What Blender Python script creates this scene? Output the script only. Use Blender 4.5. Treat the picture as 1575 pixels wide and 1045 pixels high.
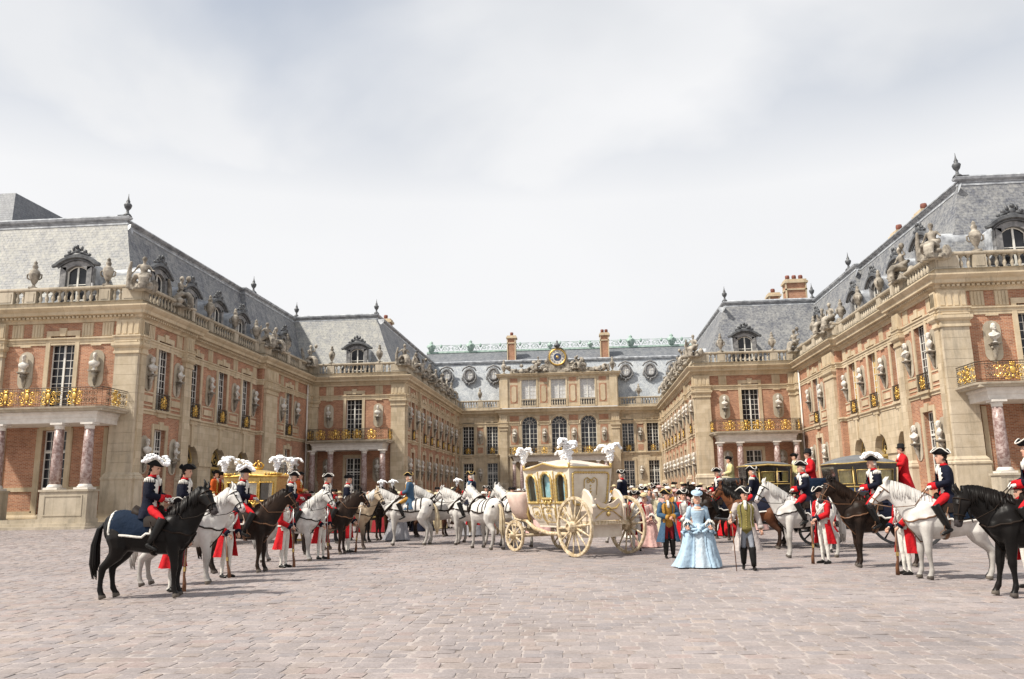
import bpy, bmesh, math, random
import numpy as np
from mathutils import Vector, Matrix, noise as mnoise

sc = bpy.context.scene
for _o in list(bpy.data.objects):
    bpy.data.objects.remove(_o, do_unlink=True)
COL = sc.collection
R = math.radians
PI = math.pi
rnd = random.Random(7)

# ------------------------------------------------------------------ camera
CAMX, CAMZ = 3.2168, 1.75
YAW, PITCH, ROLL = 0.085785, 0.189505, 0.016217
cam = bpy.data.cameras.new('camera')
cam.sensor_width = 36.0
cam.lens = 36.0 * 1250.0 / 1575.0
cam.clip_start = 0.1
cam.clip_end = 6000
camo = bpy.data.objects.new('camera', cam)
COL.objects.link(camo)
_f = Vector((-math.sin(YAW) * math.cos(PITCH), math.cos(YAW) * math.cos(PITCH), math.sin(PITCH)))
_r = Vector((math.cos(YAW), math.sin(YAW), 0))
_u = _r.cross(_f)
_r2 = _r * math.cos(ROLL) - _u * math.sin(ROLL)
_u2 = _r * math.sin(ROLL) + _u * math.cos(ROLL)
_m = Matrix((_r2, _u2, -_f)).transposed().to_4x4()
_m.translation = Vector((CAMX, 0, CAMZ))
camo.matrix_world = _m
sc.camera = camo

# ------------------------------------------------------------------ sky and sun
SUN_AZ = R(-120)      # measured clockwise from +Y : the sun stands to the left, slightly behind the camera
SUN_EL = R(52)
w = bpy.data.worlds.new('World')
sc.world = w
w.use_nodes = True
nt = w.node_tree
nt.nodes.clear()
def wn(t, **k):
    n = nt.nodes.new(t)
    for a, b in k.items():
        setattr(n, a, b)
    return n
out = wn('ShaderNodeOutputWorld')
bg = wn('ShaderNodeBackground')
sky = wn('ShaderNodeTexSky', sky_type='NISHITA', sun_disc=False)
sky.sun_elevation = SUN_EL
sky.sun_rotation = SUN_AZ
sky.altitude = 100
sky.air_density = 1.0
sky.dust_density = 2.2
tc = wn('ShaderNodeTexCoord')
sep = wn('ShaderNodeSeparateXYZ')
nt.links.new(tc.outputs['Generated'], sep.inputs[0])
def wm(op, a, b=None, clamp=False):
    n = wn('ShaderNodeMath', operation=op, use_clamp=clamp)
    for i, v in enumerate((a, b)):
        if v is None: continue
        if isinstance(v, (int, float)): n.inputs[i].default_value = v
        else: nt.links.new(v, n.inputs[i])
    return n.outputs[0]
zc = wm('ADD', wm('MAXIMUM', sep.outputs[2], 0.0), 0.22)
cmb = wn('ShaderNodeCombineXYZ')
nt.links.new(wm('DIVIDE', sep.outputs[0], zc), cmb.inputs[0])
nt.links.new(wm('DIVIDE', sep.outputs[1], zc), cmb.inputs[1])
SKYSEED = 0.2
cmb.inputs[2].default_value = SKYSEED
n1 = wn('ShaderNodeTexNoise')
n1.inputs['Scale'].default_value = 1.0
n1.inputs['Detail'].default_value = 7
n1.inputs['Roughness'].default_value = 0.46
n1.inputs['Distortion'].default_value = 0.35
nt.links.new(cmb.outputs[0], n1.inputs['Vector'])
rmp = wn('ShaderNodeValToRGB')
rmp.color_ramp.elements[0].position = 0.36
rmp.color_ramp.elements[0].color = (0, 0, 0, 1)
rmp.color_ramp.elements[1].position = 0.56
rmp.color_ramp.elements[1].color = (1, 1, 1, 1)
nt.links.new(n1.outputs[0], rmp.inputs[0])
n2 = wn('ShaderNodeTexNoise')
n2.inputs['Scale'].default_value = 0.8
n2.inputs['Detail'].default_value = 5
n2.inputs['Roughness'].default_value = 0.45
cm2 = wn('ShaderNodeVectorMath', operation='ADD')
cm2.inputs[1].default_value = (4.3, 1.9, 8.0)
nt.links.new(cmb.outputs[0], cm2.inputs[0])
nt.links.new(cm2.outputs[0], n2.inputs['Vector'])
rm2 = wn('ShaderNodeValToRGB')                       # body of the cloud: grey underside to white
rm2.color_ramp.elements[0].position = 0.34
rm2.color_ramp.elements[0].color = (3.9, 4.2, 4.65, 1)
rm2.color_ramp.elements[1].position = 0.515
rm2.color_ramp.elements[1].color = (6.7, 6.74, 6.86, 1)
nt.links.new(n2.outputs[0], rm2.inputs[0])
veil = wn('ShaderNodeMix', data_type='RGBA')        # thin high veil over the blue
veil.inputs[0].default_value = 0.52
nt.links.new(sky.outputs[0], veil.inputs[6])
veil.inputs[7].default_value = (5.0, 5.3, 5.7, 1)
mx = wn('ShaderNodeMix', data_type='RGBA')
hz = wm('MULTIPLY', wm('SUBTRACT', 0.575, sep.outputs[2], True), 4.4, True)   # cloud bank closes towards the horizon
fac = wm('MAXIMUM', rmp.outputs[0], hz)
nt.links.new(fac, mx.inputs[0])
nt.links.new(veil.outputs[2], mx.inputs[6])
hb = wn('ShaderNodeMix', data_type='RGBA')
nt.links.new(wm('MULTIPLY', hz, 0.9), hb.inputs[0])
nt.links.new(rm2.outputs[0], hb.inputs[6])
hb.inputs[7].default_value = (6.75, 6.78, 6.88, 1)
nt.links.new(hb.outputs[2], mx.inputs[7])
nt.links.new(mx.outputs[2], bg.inputs['Color'])
bg.inputs['Strength'].default_value = 0.076
nt.links.new(bg.outputs[0], out.inputs[0])

sl = bpy.data.lights.new('sun', 'SUN')
sl.energy = 3.4
sl.angle = R(2.6)
sl.color = (1.0, 0.94, 0.84)
so = bpy.data.objects.new('sun', sl)
COL.objects.link(so)
_sd = Vector((math.sin(SUN_AZ) * math.cos(SUN_EL), math.cos(SUN_AZ) * math.cos(SUN_EL), math.sin(SUN_EL)))
so.rotation_euler = (-_sd).to_track_quat('-Z', 'Y').to_euler()
so.location = (-40, -20, 60)

sc.view_settings.view_transform = 'Standard'
sc.view_settings.look = 'None'
sc.view_settings.exposure = 0.86
sc.view_settings.gamma = 1.0
sc.view_settings.use_curve_mapping = False
sc.render.engine = 'CYCLES'
sc.cycles.max_bounces = 5
sc.cycles.diffuse_bounces = 3
sc.cycles.use_denoising = True

# ------------------------------------------------------------------ materials
MATS = {}
def nodes_of(m):
    m.use_nodes = True
    t = m.node_tree
    b = t.nodes['Principled BSDF']
    return t, b
def N(t, typ, ins=None, **k):
    n = t.nodes.new(typ)
    for a, b in k.items():
        setattr(n, a, b)
    for a, b in (ins or {}).items():
        if hasattr(b, 'is_linked') or isinstance(b, bpy.types.NodeSocket):
            t.links.new(b, n.inputs[a])
        else:
            n.inputs[a].default_value = b
    return n
def c4(c): return (c[0], c[1], c[2], 1.0)
def pmat(name, c1, c2=None, scale=3.0, rough=0.7, metal=0.0, bump=0.0, bscale=None, space='Object', detail=6, lo=0.35, hi=0.65, spec=0.5, sheen=0.0, coat=0.0):
    if name in MATS: return MATS[name]
    m = bpy.data.materials.new(name)
    t, b = nodes_of(m)
    b.inputs['Roughness'].default_value = rough
    b.inputs['Metallic'].default_value = metal
    b.inputs['Specular IOR Level'].default_value = spec
    b.inputs['Sheen Weight'].default_value = sheen
    b.inputs['Coat Weight'].default_value = coat
    if space == 'World':
        v = N(t, 'ShaderNodeNewGeometry').outputs['Position']
    else:
        v = N(t, 'ShaderNodeTexCoord').outputs['Object']
    if c2 is None:
        b.inputs['Base Color'].default_value = c4(c1)
    else:
        n = N(t, 'ShaderNodeTexNoise', {'Vector': v, 'Scale': scale, 'Detail': detail, 'Roughness': 0.6})
        r = N(t, 'ShaderNodeMapRange', {'Value': n.outputs[0], 'From Min': lo, 'From Max': hi})
        x = N(t, 'ShaderNodeMix', {0: r.outputs[0], 6: c4(c1), 7: c4(c2)}, data_type='RGBA')
        t.links.new(x.outputs[2], b.inputs['Base Color'])
    if bump:
        n = N(t, 'ShaderNodeTexNoise', {'Vector': v, 'Scale': bscale or scale * 4, 'Detail': 5})
        bp = N(t, 'ShaderNodeBump', {'Height': n.outputs[0], 'Strength': bump, 'Distance': 0.02})
        t.links.new(bp.outputs[0], b.inputs['Normal'])
    MATS[name] = m
    return m
def wallvec(t):
    """in-plane coordinates (along the wall, height) for walls that face X or Y"""
    g = N(t, 'ShaderNodeNewGeometry')
    p = N(t, 'ShaderNodeSeparateXYZ', {0: g.outputs['Position']})
    n = N(t, 'ShaderNodeSeparateXYZ', {0: g.outputs['True Normal']})
    ax = N(t, 'ShaderNodeMath', {0: n.outputs[0]}, operation='ABSOLUTE')
    ay = N(t, 'ShaderNodeMath', {0: n.outputs[1]}, operation='ABSOLUTE')
    gt = N(t, 'ShaderNodeMath', {0: ax.outputs[0], 1: ay.outputs[0]}, operation='GREATER_THAN')
    mxx = N(t, 'ShaderNodeMix', {0: gt.outputs[0], 2: p.outputs[0], 3: p.outputs[1]}, data_type='FLOAT')
    c = N(t, 'ShaderNodeCombineXYZ', {0: mxx.outputs[0], 1: p.outputs[2]})
    return c.outputs[0], g.outputs['Position']

def brick_mat():
    m = bpy.data.materials.new('brick'); t, b = nodes_of(m)
    v, pos = wallvec(t)
    bt = N(t, 'ShaderNodeTexBrick', {'Vector': v, 'Color1': c4((0.30, 0.115, 0.058)), 'Color2': c4((0.46, 0.212, 0.115)), 'Mortar': c4((0.45, 0.355, 0.265)),
            'Scale': 1.0, 'Mortar Size': 0.010, 'Mortar Smooth': 0.3, 'Brick Width': 0.24, 'Row Height': 0.08, 'Bias': -0.1})
    nz = N(t, 'ShaderNodeTexNoise', {'Vector': pos, 'Scale': 0.7, 'Detail': 7, 'Roughness': 0.65})
    mr = N(t, 'ShaderNodeMapRange', {'Value': nz.outputs[0], 'From Min': 0.3, 'From Max': 0.7, 'To Min': 0.70, 'To Max': 1.22})
    mu = N(t, 'ShaderNodeVectorMath', {0: bt.outputs[0], 3: mr.outputs[0]}, operation='SCALE')
    t.links.new(mu.outputs[0], b.inputs['Base Color'])
    b.inputs['Roughness'].default_value = 0.9
    bp = N(t, 'ShaderNodeBump', {'Height': bt.outputs['Fac'], 'Strength': 0.4, 'Distance': 0.01}); bp.invert = True
    t.links.new(bp.outputs[0], b.inputs['Normal'])
    MATS['brick'] = m
def stone_mat(name, ca, cb, block=(1.1, 0.42), joint=0.75, stain=(0.22, 0.19, 0.15), stain_amt=0.45):
    m = bpy.data.materials.new(name); t, b = nodes_of(m)
    v, pos = wallvec(t)
    bt = N(t, 'ShaderNodeTexBrick', {'Vector': v, 'Color1': (1, 1, 1, 1), 'Color2': (0.80, 0.785, 0.75, 1), 'Mortar': (joint * .85, joint * 0.82, joint * 0.77, 1),
            'Scale': 1.0, 'Mortar Size': 0.008, 'Mortar Smooth': 0.2, 'Brick Width': block[0], 'Row Height': block[1], 'Bias': 0.0})
    n1 = N(t, 'ShaderNodeTexNoise', {'Vector': pos, 'Scale': 1.3, 'Detail': 8, 'Roughness': 0.65})
    r1 = N(t, 'ShaderNodeMapRange', {'Value': n1.outputs[0], 'From Min': 0.32, 'From Max': 0.68})
    mc = N(t, 'ShaderNodeMix', {0: r1.outputs[0], 6: c4(ca), 7: c4(cb)}, data_type='RGBA')
    mp = N(t, 'ShaderNodeMapping', {'Vector': pos, 'Scale': (2.2, 2.2, 0.35)})
    n2 = N(t, 'ShaderNodeTexNoise', {'Vector': mp.outputs[0], 'Scale': 1.0, 'Detail': 7, 'Roughness': 0.7})
    r2 = N(t, 'ShaderNodeMapRange', {'Value': n2.outputs[0], 'From Min': 0.48, 'From Max': 0.72, 'To Min': 0.0, 'To Max': stain_amt})
    ms = N(t, 'ShaderNodeMix', {0: r2.outputs[0], 6: mc.outputs[2], 7: c4(stain)}, data_type='RGBA')
    mm = N(t, 'ShaderNodeMix', {0: 1.0, 6: ms.outputs[2], 7: bt.outputs[0]}, data_type='RGBA', blend_type='MULTIPLY')
    t.links.new(mm.outputs[2], b.inputs['Base Color'])
    b.inputs['Roughness'].default_value = 0.88
    n3 = N(t, 'ShaderNodeTexNoise', {'Vector': pos, 'Scale': 14.0, 'Detail': 5})
    bp = N(t, 'ShaderNodeBump', {'Height': n3.outputs[0], 'Strength': 0.25, 'Distance': 0.02})
    t.links.new(bp.outputs[0], b.inputs['Normal'])
    MATS[name] = m
def slate_mat(name, ca, cb, lich, amt):
    m = bpy.data.materials.new(name); t, b = nodes_of(m)
    v, pos = wallvec(t)
    bt = N(t, 'ShaderNodeTexBrick', {'Vector': v, 'Color1': c4(ca), 'Color2': c4(cb), 'Mortar': c4([x * 0.55 for x in ca]),
            'Scale': 1.0, 'Mortar Size': 0.012, 'Mortar Smooth': 0.2, 'Brick Width': 0.26, 'Row Height': 0.19})
    n1 = N(t, 'ShaderNodeTexNoise', {'Vector': pos, 'Scale': 0.9, 'Detail': 10, 'Roughness': 0.78})
    n2 = N(t, 'ShaderNodeTexNoise', {'Vector': pos, 'Scale': 5.0, 'Detail': 6, 'Roughness': 0.7})
    ad = N(t, 'ShaderNodeMath', {0: n1.outputs[0], 1: n2.outputs[0]}, operation='ADD')
    r1 = N(t, 'ShaderNodeMapRange', {'Value': ad.outputs[0], 'From Min': 0.85, 'From Max': 1.16, 'To Min': 0.0, 'To Max': amt})
    mc = N(t, 'ShaderNodeMix', {0: r1.outputs[0], 6: bt.outputs[0], 7: c4(lich)}, data_type='RGBA')
    mp = N(t, 'ShaderNodeMapping', {'Vector': pos, 'Scale': (1.6, 1.6, 0.22)})
    n3 = N(t, 'ShaderNodeTexNoise', {'Vector': mp.outputs[0], 'Scale': 1.0, 'Detail': 6, 'Roughness': 0.7})
    r3 = N(t, 'ShaderNodeMapRange', {'Value': n3.outputs[0], 'From Min': 0.5, 'From Max': 0.75, 'To Min': 0.0, 'To Max': 0.4})
    ms = N(t, 'ShaderNodeMix', {0: r3.outputs[0], 6: mc.outputs[2], 7: c4((0.10, 0.105, 0.12))}, data_type='RGBA')
    t.links.new(ms.outputs[2], b.inputs['Base Color'])
    b.inputs['Roughness'].default_value = 0.62
    bp = N(t, 'ShaderNodeBump', {'Height': bt.outputs['Fac'], 'Strength': 0.5, 'Distance': 0.015}); bp.invert = True
    t.links.new(bp.outputs[0], b.inputs['Normal'])
    MATS[name] = m
brick_mat()
stone_mat('stone', (0.50, 0.40, 0.27), (0.62, 0.52, 0.38), stain_amt=0.55)
stone_mat('stone_block', (0.46, 0.38, 0.27), (0.60, 0.515, 0.395), block=(40.0, 40.0), stain_amt=0.65)
stone_mat('stone_trim', (0.51, 0.405, 0.265), (0.64, 0.535, 0.385), block=(1.6, 9.0), stain_amt=0.5)
stone_mat('stone_grey', (0.40, 0.345, 0.265), (0.55, 0.48, 0.38), block=(1.3, 9.0), stain=(0.16, 0.145, 0.12), stain_amt=0.6)
slate_mat('slate_pale', (0.19, 0.195, 0.205), (0.25, 0.255, 0.265), (0.44, 0.425, 0.365), 0.7)
slate_mat('slate_mid', (0.085, 0.092, 0.115), (0.15, 0.158, 0.18), (0.40, 0.395, 0.37), 0.6)
slate_mat('slate_dark', (0.09, 0.10, 0.12), (0.15, 0.16, 0.18), (0.30, 0.30, 0.29), 0.35)
slate_mat('slate_blue', (0.28, 0.31, 0.35), (0.36, 0.39, 0.43), (0.58, 0.60, 0.60), 0.8)
pmat('lead', (0.20, 0.21, 0.23), (0.50, 0.52, 0.54), 2.0, 0.45, bump=0.2, space='World')
pmat('lead_dark', (0.035, 0.037, 0.042), (0.12, 0.125, 0.13), 3.0, 0.5, space='World')
pmat('statue_stone', (0.13, 0.112, 0.09), (0.42, 0.375, 0.31), 2.2, 0.85, bump=0.4, space='World', lo=0.38, hi=0.62)
pmat('marble', (0.44, 0.41, 0.36), (0.66, 0.63, 0.58), 5.0, 0.6, bump=0.1, space='World')
pmat('pink_marble', (0.22, 0.135, 0.12), (0.44, 0.35, 0.325), 6.5, 0.38, space='World', detail=9, lo=0.42, hi=0.6)
pmat('white_stone', (0.60, 0.555, 0.50), (0.72, 0.68, 0.62), 3.0, 0.7, space='World')
pmat('joinery', (0.66, 0.645, 0.59), (0.74, 0.725, 0.67), 5.0, 0.5)
pmat('glass_dark', (0.010, 0.011, 0.014), (0.035, 0.036, 0.042), 0.9, 0.1, space='World', spec=0.35)
pmat('glass_blue', (0.03, 0.045, 0.075), (0.10, 0.13, 0.18), 1.2, 0.1, space='World', spec=0.5)
pmat('window_blind', (0.38, 0.22, 0.03), (0.55, 0.36, 0.07), 3.0, 0.6)
pmat('curtain', (0.42, 0.42, 0.42), (0.66, 0.66, 0.66), 6.0, 0.8)
pmat('gold', (0.42, 0.24, 0.045), (0.90, 0.60, 0.17), 9.0, 0.36, metal=0.8)
pmat('gold_paint', (0.40, 0.27, 0.085), (0.58, 0.42, 0.15), 16.0, 0.42, metal=0.35)
pmat('iron', (0.03, 0.024, 0.02), (0.10, 0.065, 0.035), 8.0, 0.5, metal=0.3)
pmat('verdigris', (0.19, 0.29, 0.25), (0.40, 0.50, 0.45), 3.0, 0.7, space='World')
pmat('terracotta', (0.12, 0.04, 0.03), (0.22, 0.075, 0.05), 4.0, 0.8)
M = MATS

# ------------------------------------------------------------------ mesh builder
class MB:
    def __init__(s):
        s.v = []; s.f = []; s.m = []; s.sm = []
    def add(s, vs, fs, mi=0, smooth=False):
        o = len(s.v)
        s.v.extend([tuple(p) for p in vs])
        for f in fs:
            s.f.append(tuple(i + o for i in f)); s.m.append(mi); s.sm.append(smooth)
        return s
    def box(s, x0, x1, y0, y1, z0, z1, mi=0):
        if x0 > x1: x0, x1 = x1, x0
        if y0 > y1: y0, y1 = y1, y0
        if z0 > z1: z0, z1 = z1, z0
        v = [(x0, y0, z0), (x1, y0, z0), (x1, y1, z0), (x0, y1, z0), (x0, y0, z1), (x1, y0, z1), (x1, y1, z1), (x0, y1, z1)]
        return s.add(v, [(0, 3, 2, 1), (4, 5, 6, 7), (0, 1, 5, 4), (1, 2, 6, 5), (2, 3, 7, 6), (3, 0, 4, 7)], mi)
    def frustum(s, b, tp, z0, z1, mi=0):
        """b, tp = (x0,x1,y0,y1) rectangles"""
        v = [(b[0], b[2], z0), (b[1], b[2], z0), (b[1], b[3], z0), (b[0], b[3], z0), (tp[0], tp[2], z1), (tp[1], tp[2], z1), (tp[1], tp[3], z1), (tp[0], tp[3], z1)]
        return s.add(v, [(0, 3, 2, 1), (4, 5, 6, 7), (0, 1, 5, 4), (1, 2, 6, 5), (2, 3, 7, 6), (3, 0, 4, 7)], mi)
    def loft(s, rings, n=None, mi=0, smooth=True, cap=True, closed=True):
        """rings: list of lists of points, all the same length"""
        n = len(rings[0]); o = len(s.v)
        for r in rings: s.v.extend([tuple(p) for p in r])
        k = n if closed else n - 1
        for i in range(len(rings) - 1):
            for j in range(k):
                a = o + i * n + j; b = o + i * n + (j + 1) % n
                s.f.append((a, b, b + n, a + n)); s.m.append(mi); s.sm.append(smooth)
        if cap and closed:
            s.f.append(tuple(o + j for j in range(n - 1, -1, -1))); s.m.append(mi); s.sm.append(smooth)
            e = o + (len(rings) - 1) * n
            s.f.append(tuple(e + j for j in range(n))); s.m.append(mi); s.sm.append(smooth)
        return s
    def lathe(s, prof, n=10, c=(0, 0, 0), mi=0, smooth=True):
        rings = [[(c[0] + r * math.cos(2 * PI * j / n), c[1] + r * math.sin(2 * PI * j / n), c[2] + z) for j in range(n)] for r, z in prof]
        return s.loft(rings, mi=mi, smooth=smooth)
    def tube(s, pts, rad, n=6, mi=0, smooth=True, flat=None, up=(0, 0, 1), closed=False):
        """round tube along pts; rad number or list; flat=(a,b) multiplies the two axes"""
        pts = [Vector(p) for p in pts]
        if isinstance(rad, (int, float)): rad = [rad] * len(pts)
        fa, fb = flat or (1, 1)
        rings = []; px = None
        L = len(pts)
        for i, p in enumerate(pts):
            if closed: d = pts[(i + 1) % L] - pts[i - 1]
            else: d = (pts[min(i + 1, L - 1)] - pts[max(i - 1, 0)])
            if d.length < 1e-9: d = Vector((0, 0, 1))
            d.normalize()
            if px is None:
                u = Vector(up)
                if abs(u.dot(d)) > 0.95: u = Vector((1, 0, 0))
                x = (u - d * u.dot(d)).normalized()
            else:
                x = px - d * px.dot(d)
                x = x.normalized() if x.length > 1e-6 else d.orthogonal().normalized()
            px = x
            y = d.cross(x)
            rings.append([p + (x * math.cos(2 * PI * j / n) * fa + y * math.sin(2 * PI * j / n) * fb) * rad[i] for j in range(n)])
        if closed: rings.append(rings[0])
        return s.loft(rings, mi=mi, smooth=smooth, cap=not closed)
    def ball(s, c, r, n=8, m=6, mi=0, rot=None):
        if isinstance(r, (int, float)): r = (r, r, r)
        rings = []
        for i in range(m + 1):
            a = -PI / 2 + PI * i / m
            a = max(min(a, PI / 2 - 0.08), -PI / 2 + 0.08)
            ring = []
            for j in range(n):
                p = Vector((r[0] * math.cos(a) * math.cos(2 * PI * j / n), r[1] * math.cos(a) * math.sin(2 * PI * j / n), r[2] * math.sin(a)))
                if rot: p = rot @ p
                ring.append(Vector(c) + p)
            rings.append(ring)
        return s.loft(rings, mi=mi)
    def prism(s, poly, y0, y1, mi=0, smooth=False):
        """poly in XZ extruded along Y"""
        n = len(poly)
        v = [(p[0], y0, p[1]) for p in poly] + [(p[0], y1, p[1]) for p in poly]
        f = [tuple(range(n)), tuple(range(2 * n - 1, n - 1, -1))]
        s.add(v, f, mi)
        s.add(v, [(j + n, (j + 1) % n + n, (j + 1) % n, j) for j in range(n)], mi, smooth)
        return s
    def join(s, o, mat=None, mi=None):
        b = len(s.v)
        s.v.extend([tuple((mat @ Vector(p))) if mat else p for p in o.v])
        s.f.extend([tuple(i + b for i in f) for f in o.f])
        s.m.extend(o.m if mi is None else [mi] * len(o.m)); s.sm.extend(o.sm)
        return s
    def mesh(s, name, mats):
        me = bpy.data.meshes.new(name)
        me.from_pydata(s.v, [], s.f)
        if not isinstance(mats, (list, tuple)): mats = [mats]
        for m in mats: me.materials.append(MATS[m] if isinstance(m, str) else m)
        me.polygons.foreach_set('material_index', s.m)
        me.polygons.foreach_set('use_smooth', s.sm)
        me.update()
        return me

def link(o, parent=None):
    COL.objects.link(o)
    if parent is not None: o.parent = parent
    return o
def part(name, data, parent, loc=(0, 0, 0), rz=0.0, mats=None, rot=None, scale=None):
    """a mesh object under its thing; loc is in the thing's own frame"""
    if isinstance(data, MB): data = data.mesh(name, mats)
    o = bpy.data.objects.new(name, data)
    link(o, parent)
    o.location = loc
    o.rotation_euler = rot if rot else (0, 0, rz)
    if scale: o.scale = scale if not isinstance(scale, (int, float)) else (scale,) * 3
    return o
def tag(o, label, cat, group=None):
    o['label'] = label; o['category'] = cat
    if group: o['group'] = group
    return o
def thing(name, label, cat, loc=(0, 0, 0), rz=0.0, group=None, scale=1.0):
    o = bpy.data.objects.new(name, None)
    o.empty_display_size = 0.3
    link(o); o.location = loc; o.rotation_euler = (0, 0, rz); o.scale = (scale,) * 3
    return tag(o, label, cat, group)
def copy_tree(o, parent=None):
    c = o.copy(); COL.objects.link(c); c.parent = parent
    for ch in list(o.children): copy_tree(ch, c)
    return c
def gz(y):
    """the court rises gently towards the palace"""
    if y < 26: return 0.0
    if y < 30: return 0.026 * (y - 26) ** 2 / 8
    if y < 58: return 0.026 * (y - 28)
    return 0.026 * 30
def setmat(o, i, m):
    o.material_slots[i].link = 'OBJECT'
    o.material_slots[i].material = MATS[m] if isinstance(m, str) else m
# ------------------------------------------------------------------ ground
def cobble_mat(name, sheet):
    m = bpy.data.materials.new(name); t, b = nodes_of(m)
    g = N(t, 'ShaderNodeNewGeometry')
    pos = g.outputs['Position']
    if not sheet:
        oi = N(t, 'ShaderNodeObjectInfo')
        ad = N(t, 'ShaderNodeMath', {0: g.outputs['Random Per Island'], 1: oi.outputs['Random']}, operation='ADD')
        rn = N(t, 'ShaderNodeMath', {0: ad.outputs[0]}, operation='FRACT').outputs[0]
        cr = N(t, 'ShaderNodeValToRGB', {0: rn})
        e = cr.color_ramp; e.interpolation = 'LINEAR'
        cols = [(0.0, (0.385, 0.352, 0.345)), (0.22, (0.365, 0.340, 0.342)), (0.45, (0.40, 0.362, 0.352)), (0.62, (0.335, 0.318, 0.328)), (0.80, (0.41, 0.362, 0.335)), (0.93, (0.385, 0.325, 0.312)), (1.0, (0.415, 0.385, 0.378))]
        e.elements[0].position = 0; e.elements[0].color = c4(cols[0][1])
        e.elements[1].position = 1; e.elements[1].color = c4(cols[-1][1])
        for p, c in cols[1:-1]:
            x = e.elements.new(p); x.color = c4(c)
        base = cr.outputs[0]
    else:
        mp = N(t, 'ShaderNodeMapping', {'Vector': pos, 'Scale': (1, 1, 1)})
        bt = N(t, 'ShaderNodeTexBrick', {'Vector': mp.outputs[0], 'Color1': c4((0.35, 0.325, 0.325)), 'Color2': c4((0.40, 0.36, 0.35)), 'Mortar': c4((0.29, 0.26, 0.25)),
                'Scale': 1.0, 'Mortar Size': 0.012, 'Mortar Smooth': 0.4, 'Brick Width': 0.29, 'Row Height': 0.25})
        base = bt.outputs[0]
    n1 = N(t, 'ShaderNodeTexNoise', {'Vector': pos, 'Scale': 0.33, 'Detail': 6, 'Roughness': 0.6})
    r1 = N(t, 'ShaderNodeMapRange', {'Value': n1.outputs[0], 'From Min': 0.3, 'From Max': 0.7, 'To Min': 0.66, 'To Max': 0.90})
    n2 = N(t, 'ShaderNodeTexNoise', {'Vector': pos, 'Scale': 26.0, 'Detail': 8, 'Roughness': 0.8})
    r2 = N(t, 'ShaderNodeMapRange', {'Value': n2.outputs[0], 'From Min': 0.3, 'From Max': 0.7, 'To Min': 0.66, 'To Max': 1.22})
    n3 = N(t, 'ShaderNodeTexNoise', {'Vector': pos, 'Scale': 1.7, 'Detail': 7, 'Roughness': 0.7})
    r3 = N(t, 'ShaderNodeMapRange', {'Value': n3.outputs[0], 'From Min': 0.34, 'From Max': 0.66, 'To Min': 0.84, 'To Max': 1.10})
    m3 = N(t, 'ShaderNodeMath', {0: r1.outputs[0], 1: r3.outputs[0]}, operation='MULTIPLY')
    mu = N(t, 'ShaderNodeMath', {0: m3.outputs[0], 1: r2.outputs[0]}, operation='MULTIPLY')
    tint = N(t, 'ShaderNodeVectorMath', {0: base, 1: (0.985, 0.925, 0.90)}, operation='MULTIPLY')
    sv = N(t, 'ShaderNodeVectorMath', {0: tint.outputs[0], 3: mu.outputs[0]}, operation='SCALE')
    t.links.new(sv.outputs[0], b.inputs['Base Color'])
    b.inputs['Roughness'].default_value = 0.8
    bp = N(t, 'ShaderNodeBump', {'Height': n2.outputs[0], 'Strength': 0.5, 'Distance': 0.012})
    t.links.new(bp.outputs[0], b.inputs['Normal'])
    MATS[name] = m
cobble_mat('cobble', False)
cobble_mat('court_sheet', True)
pmat('joint_sand', (0.17, 0.14, 0.125), (0.36, 0.315, 0.295), 3.4, 0.95, bump=0.5, bscale=40, space='World', lo=0.36, hi=0.50)

COB0, COB1 = 6.3, 46.0
gb = MB()
ys = [-120, -20, 0, 6] + [8 + i for i in range(38)] + [45.9, 46.3] + [48, 52, 56, 60, 90, 130, 400, 2500]
xs = [-2500, -60, -35, -20, -10, 0, 10, 20, 35, 60, 2500]
for y in ys:
    for x in xs:
        gb.v.append((x, y, gz(y) - (0.0045 if y < 46 else 0.0)))
nx = len(xs)
for i in range(len(ys) - 1):
    for j in range(nx - 1):
        gb.f.append((i * nx + j, i * nx + j + 1, (i + 1) * nx + j + 1, (i + 1) * nx + j))
        gb.m.append(0 if (ys[i] < 46 and ys[i] >= 0 and abs(xs[j] + xs[j + 1]) < 99) else 1); gb.sm.append(False)
ground = part('ground', gb, None, mats=['joint_sand', 'court_sheet'])
ground['kind'] = 'structure'
ground['label'] = 'wide courtyard paved with pale pinkish grey cobblestones'

def cfield(x, y):
    v = mnoise.noise_vector(Vector((x * 0.30, y * 0.30, 1.7)))
    v2 = mnoise.noise_vector(Vector((x * 1.1, y * 1.1, 5.1)))
    return v[0] * 0.08 + v2[0] * 0.022, v[1] * 0.09 + v2[1] * 0.022
SEAM = 0.70
stones = []
cr = random.Random(11)
for side in (-1, 1):
    y = COB0 + (0.07 if side > 0 else 0.0)
    while y < COB1:
        d = cr.uniform(0.20, 0.30)
        if y + d > COB1: break
        lo = CAMX - 0.76 * y - 3.0; hi = CAMX + 0.53 * y + 3.0
        a, b2 = (SEAM, hi) if side > 0 else (lo, SEAM)
        x = a + (0 if side > 0 else -cr.uniform(0, 0.2))
        while x < b2 - 0.05:
            L = cr.choice((cr.uniform(0.18, 0.26), cr.uniform(0.22, 0.40), cr.uniform(0.24, 0.33)))
            if x + L > b2 - 0.1 and side < 0: L = b2 - x
            stones.append((x, x + L, y, y + d))
            x += L
        y += d
def in_view(x, y):
    return CAMX - 0.735 * y < x < CAMX + 0.485 * y and y > 8.2
vis = sorted([s for s in stones if in_view((s[0] + s[1]) / 2, (s[2] + s[3]) / 2)], key=lambda s: -((s[1] - s[0]) / ((s[2] + s[3]) / 2) ** 2 * (s[3] - s[2])))
near = set(vis[:300])
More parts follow.
